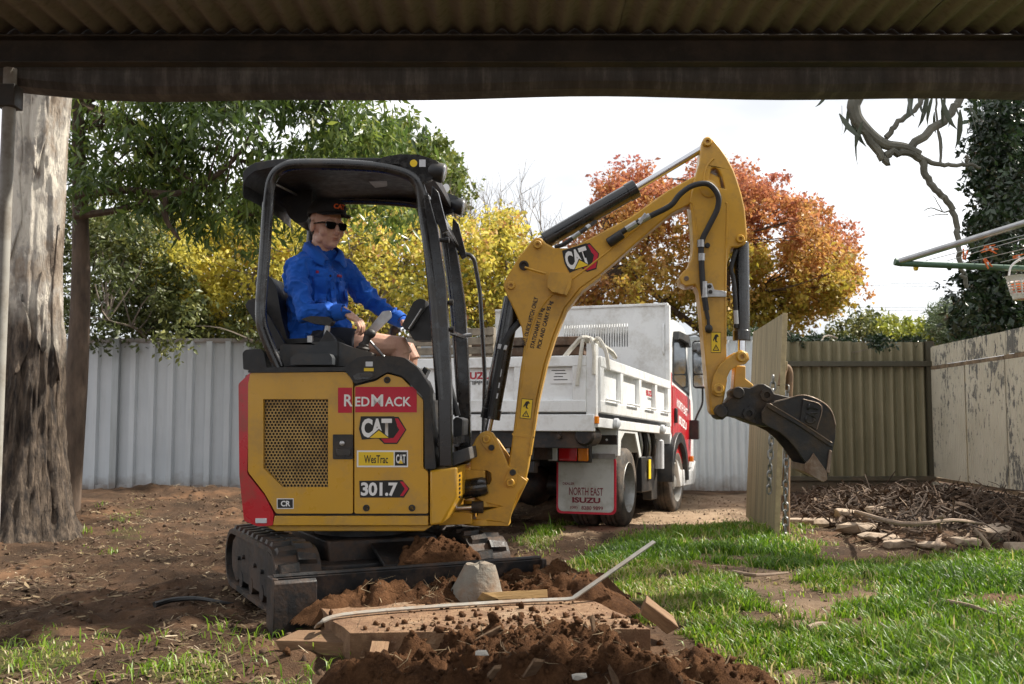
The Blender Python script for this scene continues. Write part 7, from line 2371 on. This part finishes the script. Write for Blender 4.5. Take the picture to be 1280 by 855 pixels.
# keep the tracks, wheels and slab clear
clear = (poly_dist(gx, gy, outline) < .01)
gx, gy, tm_ = gx[clear], gy[clear], tm_[clear]
n = len(gx)
patchy = fbm(gx * 1.6, gy * 1.6, 0, 3, 101)
H = (.035 + .050 * rs.random(n)) * (.55 + .55 * tm_) * (1 + .35 * patchy)
H = H * (1 + 1.0 * (rs.random(n) > .985))
tone = np.clip(.42 + .30 * fbm(gx * 1.1, gy * 1.1, 0, 3, 111) + .22 * rs.normal(size=n) + .38 * (1 - tm_), 0, 1)
lf = gx < -.2
H = np.where(lf, H * .75, H)
tone = np.where(lf, np.clip(tone + .18, 0, 1), tone)
tone = np.where(rs.random(n) > .955, np.clip(tone + .5, 0, 1), tone)
blades('grass', np.column_stack([gx, gy, ground_z(gx, gy) - .004]), H, (.0035 + .0007 * gy + .002 * rs.random(n)) * np.where(lf, .7, 1), .35 + .5 * rs.random(n) + .25 * lf, tone, rs)
# tufts of broader blades and weeds on the dug ground
tuft_px = [(110, 668), (150, 655), (128, 642), (165, 645), (140, 690), (30, 835), (75, 815), (110, 800), (160, 820), (200, 805), (230, 830), (60, 850), (180, 850), (250, 840), (320, 835), (290, 815), (340, 800), (385, 815), (20, 800), (130, 845), (270, 800), (205, 845), (430, 830), (395, 840), (900, 838), (880, 800), (770, 820)]
Q, HH, TT = [], [], []
for (px, py) in tuft_px:
    c = gnd(px, py)
    k_ = rs.integers(10, 26)
    for _ in range(k_):
        Q.append((c.x + rs.normal() * .05, c.y + rs.normal() * .05)); HH.append(.035 + .06 * rs.random()); TT.append(.45 + .4 * rs.random())
Q = np.array(Q)
blades('weed_tufts', np.column_stack([Q, ground_z(Q[:, 0], Q[:, 1]) - .003]), np.array(HH), .004 + .004 * rs.random(len(Q)), .6 + .5 * rs.random(len(Q)), np.array(TT), rs)

# ================================================================== MULCH BED
M['stick'] = mat('dry_sticks', (.085, .055, .036), .9, var=.6, vs=3, bs=.5, bscale=40)
M['stone'] = mat('pinkish_sandstone', (.40, .31, .23), .9, var=.25, vs=7, bs=.6, bscale=25, dirt=.3, dirtc=(.14, .09, .05))
stone_spec = [(1000, 647, 0.16, 0.1, 0.05, 'small sandstone edging stone nearest the plywood sheet'), (1022, 652, 0.15, 0.11, 0.06, 'sandstone edging stone second from the plywood sheet'), (1042, 661, 0.17, 0.12, 0.06, 'sandstone edging stone beside the raised stone of the garden edging'), (1062, 660, 0.15, 0.1, 0.1, 'raised sandstone edging stone propped behind the broad flat slab'), (1078, 671, 0.22, 0.14, 0.06, 'broad flat sandstone slab in the middle of the garden edging'), (1096, 662, 0.14, 0.1, 0.11, 'upright sandstone edging stone on the mulch side of the broad flat slab'), (1098, 680, 0.16, 0.1, 0.05, 'thin sandstone edging stone just in front of the broad flat slab'), (1126, 687, 0.14, 0.08, 0.045, 'low sandstone edging stone in front of the stick pile'), (1166, 690, 0.11, 0.07, 0.035, 'smallest sandstone edging stone half sunk near the pale dead branch'), (1205, 688, 0.13, 0.09, 0.05, 'flat sandstone edging stone next to the largest sandstone block'), (1246, 682, 0.2, 0.13, 0.09, 'largest pale sandstone block at the cream fence end of the edging'), (1276, 779, 0.07, 0.05, 0.025, 'lone pale stone in the lawn away from the mulch bed'), (1278, 690, 0.12, 0.1, 0.07, 'sandstone edging stone against the foot of the cream fence')]
for i, (px, py, a, b, h, lab) in enumerate(stone_spec):
    c = gnd(px, py)
    o = rock('edging_stone', (c.x, c.y, gz(c.x, c.y) + h * .25), (a, b, h * .75), M['stone'], 200 + i, 34, .55, rot=random.uniform(-.5, .5))
    tag(o, lab or 'flat pinkish sandstone edging stone along the mulch bed', 'stone', 'sandstone garden edging')
bc_ = np.random.default_rng(8)
mb = MB()
def stick_at(x, y, z, L, r, rg_, tilt=.35):
    a = rg_.uniform(0, 2 * pi); t = rg_.normal() * tilt
    d = Vector((cos(a) * cos(t), sin(a) * cos(t), sin(t)))
    k_ = Vector(rg_.normal(size=3) * .12) * L
    p0 = Vector((x, y, z)) - d * L / 2
    return spline([p0, Vector((x, y, z)) + k_, p0 + d * L], 2), [r, r * .95, r * .8, r * .7, r * .55]
def bed_h(x, y):
    return .17 * math.exp(-(((x - 4.05) / .85) ** 2 + ((y - 9.6) / 1.5) ** 2)) + .05
for i in range(1500):
    x, y = 4.0 + bc_.normal() * .62, 9.4 + bc_.normal() * 1.25
    if float(poly_dist(np.array([x]), np.array([y]), BED)[0]) < .08 or x > 5.25: continue
    z = gz(x, y) + bed_h(x, y) * bc_.random() ** .6
    P, rr = stick_at(x, y, z, .12 + .5 * bc_.random() ** 2, .004 + .012 * bc_.random() ** 2.5, bc_)
    mb.tube(P, rr[:len(P)], 4, caps=False)
tag(mb.build('stick_pile', M['stick'], smooth=False), kind='stuff')
n = 5200
P2 = np.stack([4.0 + bc_.normal(size=n) * .75, 9.6 + bc_.normal(size=n) * 1.4], 1)
P2 = P2[(poly_dist(P2[:, 0], P2[:, 1], BED) > .02) & (P2[:, 0] < 5.3)]
hh = np.array([bed_h(x, y) for x, y in P2])
M['mulch'] = leafmat('bark_mulch', [(0, (.02, .012, .008)), (.5, (.055, .033, .021)), (.85, (.12, .075, .047)), (1, (.26, .19, .13))], .85, .05, .2)
litter('bark_mulch', np.column_stack([P2, ground_z(P2[:, 0], P2[:, 1]) + hh * bc_.random(len(P2))]), .05 + .15 * bc_.random(len(P2)) ** 2, .012 + .03 * bc_.random(len(P2)) ** 2, M['mulch'], bc_.random(len(P2)), bc_, .5)
# mound under the sticks
U, V = np.meshgrid(np.linspace(2.9, 5.35, 50), np.linspace(7.4, 12.6, 70))
ZZ = ground_z(U, V) - .02 + np.maximum(0, .18 * np.exp(-(((U - 4.05) / .85) ** 2 + ((V - 9.6) / 1.5) ** 2)) - .03) * sstep(-.05, .3, poly_dist(U, V, BED)) + .01 * fbm(U * 8, V * 8, 0, 3, 5)
i_ = (np.arange(69)[:, None] * 50 + np.arange(49)[None, :]).ravel()
okf = (poly_dist(U, V, BED).ravel()[i_] > .0)
M['bedsoil'] = mat('dark_bed_soil', (.05, .032, .022), .95, var=.5, vs=8, bs=.9, bscale=40)
tag(link('bed_soil', np_mesh('bed_soil', np.stack([U.ravel(), V.ravel(), ZZ.ravel()], 1), np.stack([i_, i_ + 1, i_ + 51, i_ + 50], 1)[okf], M['bedsoil'], True)), kind='stuff')
def branch(name, pts, r, label):
    P = [Vector(q) for q in pts]
    b0_ = P[0].copy()
    pp = spline([q - b0_ for q in P], 4)
    o = MB().tube(pp, list(np.linspace(r, r * .5, len(pp))), 7).build(name, M['twigpale'] if 'twigpale' in M else M['stick'], None)
    o.location = b0_
    return tag(o, label, 'branch')
M['twigpale'] = mat('pale_dead_branch', (.25, .18, .13), .85, var=.3, vs=10, bs=.4)
branch('dead_branch', [gnd(1171, 685, .05), gnd(1175, 665, .12), gnd(1172, 650, .30), gnd(1180, 645, .36)], .022, 'pale dead branch standing up in front of the stick pile')
branch('dead_branch', [gnd(1240, 690, .04), gnd(1228, 672, .14), gnd(1218, 660, .2)], .018, 'thin dark branch leaning against the largest edging stone')
branch('dead_branch', [gnd(1070, 640, .18), gnd(1130, 655, .3), gnd(1190, 650, .32), gnd(1230, 655, .2)], .018, 'long thin branch lying across the top of the stick pile')
branch('dead_branch', [gnd(1184, 752, .03), gnd(1215, 758, .035), gnd(1255, 772, .03)], .014, 'fallen stick lying in the lawn near the lone stone')
branch('dead_branch', [gnd(915, 715, .03), gnd(945, 719, .04), gnd(985, 716, .03)], .014, 'short stick lying across the bare strip of the lawn')
branch('dead_branch', [gnd(1010, 785, .03), gnd(1022, 780, .035), gnd(1035, 779, .03)], .014, 'pale wood chip lying on the bare strip nearer the camera')
o = branch('black_pipe', [gnd(193, 756, .03), gnd(215, 750, .04), gnd(245, 748, .04), gnd(272, 752, .03), gnd(300, 757, .0)], .016, 'short black poly pipe half buried in the dug soil')
o.data.materials[0] = M['plastic']
o['category'] = 'pipe'

# ================================================================== CLOTHESLINE, PEGS, WIRES
M['green_tube'] = mat('green_painted_tube', (.065, .13, .085), .45, var=.2, vs=10)
M['peg'] = mat('orange_plastic_peg', (.75, .16, .02), .45, var=.15, vs=30)
CYL = 5.6
T = at(1121, 328, CYL)
PX, PYY = 3.75, 5.0
clo = tag(empty('clothesline', (PX, PYY, 0)), 'rotary clothesline arm with a silver tube and a green tube', 'clothesline')
ro = Vector(clo.location)
MB().tube([(0, 0, -.05), (0, 0, 2.5)], .03, 14).build('post', M['green_tube'], clo)
top = at(1280, 279, 5.42); low = at(1280, 335, 5.42)
def ext(a, b, x):
    return a + (b - a) * ((x - a.x) / (b.x - a.x))
MB().tube([T - ro, ext(T, top, PX) - ro], .019, 12).build('arm', M['zinc'], clo)
MB().tube([T - ro + Vector((.02, 0, -.006)), ext(T, low, PX) - ro], .017, 12).build('brace', M['green_tube'], clo)
MB().tube([T - ro + Vector((-.012, 0, .004)), T - ro + Vector((.03, 0, -.004))], .021, 12).build('tube_end', M['green_tube'], clo)
MB().tube([T - ro + Vector((.10, 0, -.028)), T - ro + Vector((.115, 0, -.028))], .02, 12).build('wire_clip', M['yellowprint'], clo)
for a, b in (((1157, 326), (1280, 294)), ((1184, 326), (1280, 298)), ((1213, 327), (1280, 311)), ((1251, 328), (1280, 321))):
    p0, p1 = at(a[0], a[1], 5.54), at(b[0], b[1], 5.2)
    MB().tube([p0 - ro, p0.lerp(p1, 3.2) - ro], .0022, 5).build('wire', M['zinc'], clo)
# two more arms and the outer wires complete the hoist
for a in (R(75), R(-60)):
    MB().tube([Vector((0, 0, 1.95)), Vector((1.6 * cos(a), 1.6 * sin(a), 2.1))], .017, 10).build('arm', M['zinc'], clo)
pgs = [((1206, 318), 80, 'single orange peg clipped nearest the tip of the clothesline'), ((1232, 312), 25, 'orange peg clipped lowest in the cluster on the clothesline wire'), ((1237, 309), 0, 'orange peg lying level in the cluster on the clothesline wire'), ((1240, 312), -20, 'orange peg at the outer side of the peg cluster on the wire'), ((1234, 329), -58, 'orange peg hanging across the green clothesline tube'), ((1273, 321), 4, 'orange peg clipped level on the wire above the peg basket')]
for (px, py), an, lab in pgs:
    q = at(px, py, 5.43)
    g = tag(empty('clothes_peg', q, (0, R(-an), 0)), lab, 'peg', 'pegs on the clothesline')
    for s_ in (-1, 1):
        MB().prism([(-.030, s_ * .002), (.0, s_ * .004), (.030, s_ * .011), (.030, s_ * .014), (.0, s_ * .0105), (-.028, s_ * .007)], -.006, .006, 'y').build('prong', M['peg'], g)
    MB().tube([(0, -.008, 0), (0, .008, 0)], .0065, 8).build('spring', M['zinc'], g)
bq = at(1281, 360, 5.40)
bk = tag(empty('peg_basket', bq), 'white plastic peg basket full of orange pegs hanging from the clothesline', 'basket')
M['basket'] = mat('white_basket_plastic', (.74, .74, .72), .4, var=.05)
bm_ = MB()
bm_.lathe([(.060, -.062), (.062, -.058), (.068, -.03), (.064, -.03), (.056, -.058)], (0, 0, 0), (0, 0, 1), 28, closed=True)
for k_ in range(4):
    z0 = -.028 + k_ * .014
    bm_.lathe([(.069 + k_ * .004, z0 + .006), (.073 + k_ * .004, z0 + .012), (.069 + k_ * .004, z0 + .012), (.066 + k_ * .004, z0 + .006)], (0, 0, 0), (0, 0, 1), 28, closed=True)
for k_ in range(14):
    a = 2 * pi * k_ / 14
    bm_.tube([(.066 * cos(a), .066 * sin(a), -.04), (.086 * cos(a), .086 * sin(a), .045)], .005, 5)
bm_.lathe([(.083, .035), (.088, .05), (.098, .066), (.094, .066), (.084, .05), (.080, .035)], (0, 0, 0), (0, 0, 1), 28, closed=True)
bm_.build('bowl', M['basket'], bk)
MB().tube(spline([(-.088, 0, .05), (-.07, 0, .12), (-.02, 0, .158), (.0, 0, .165), (.02, 0, .158), (.07, 0, .12), (.088, 0, .05)], 4), .006, 8).build('handle', M['basket'], bk)
pb_ = MB(); rr_ = random.Random(2)
for k_ in range(46):
    a = rr_.uniform(0, 2 * pi); q = rr_.uniform(.01, .052)
    pb_.box((q * cos(a), q * sin(a), rr_.uniform(-.05, .025)), (.05, .012, .012), Euler((rr_.uniform(0, 3), rr_.uniform(-.4, .4), rr_.uniform(0, 6))).to_matrix())
tag(pb_.build('loose_pegs', M['peg'], smooth=False), kind='stuff')
bpy.data.objects['loose_pegs'].location = bq
for i, (py, lab) in enumerate(((360, 'upper power line crossing the far sky'), (390, 'lower power line crossing the far sky'))):
    Y = 46 - i * 3
    z0 = at(1130, py, Y).z
    pl_ = tag(empty('power_line', (-45, Y, 0)), lab, 'power line')
    for j in range(2):
        MB().tube([(x, 0, z0 + j * .13 + .0006 * (x - 75) ** 2 * (1 if i == 0 else .6)) for x in np.linspace(0, 120, 25)], .012, 4).build('wire', M['hose'], pl_)
    for x in (0, 120):
        MB().tube([(x, .1, 0), (x, .1, z0 + 4)], .14, 8).build('pole', M['bark'], pl_)
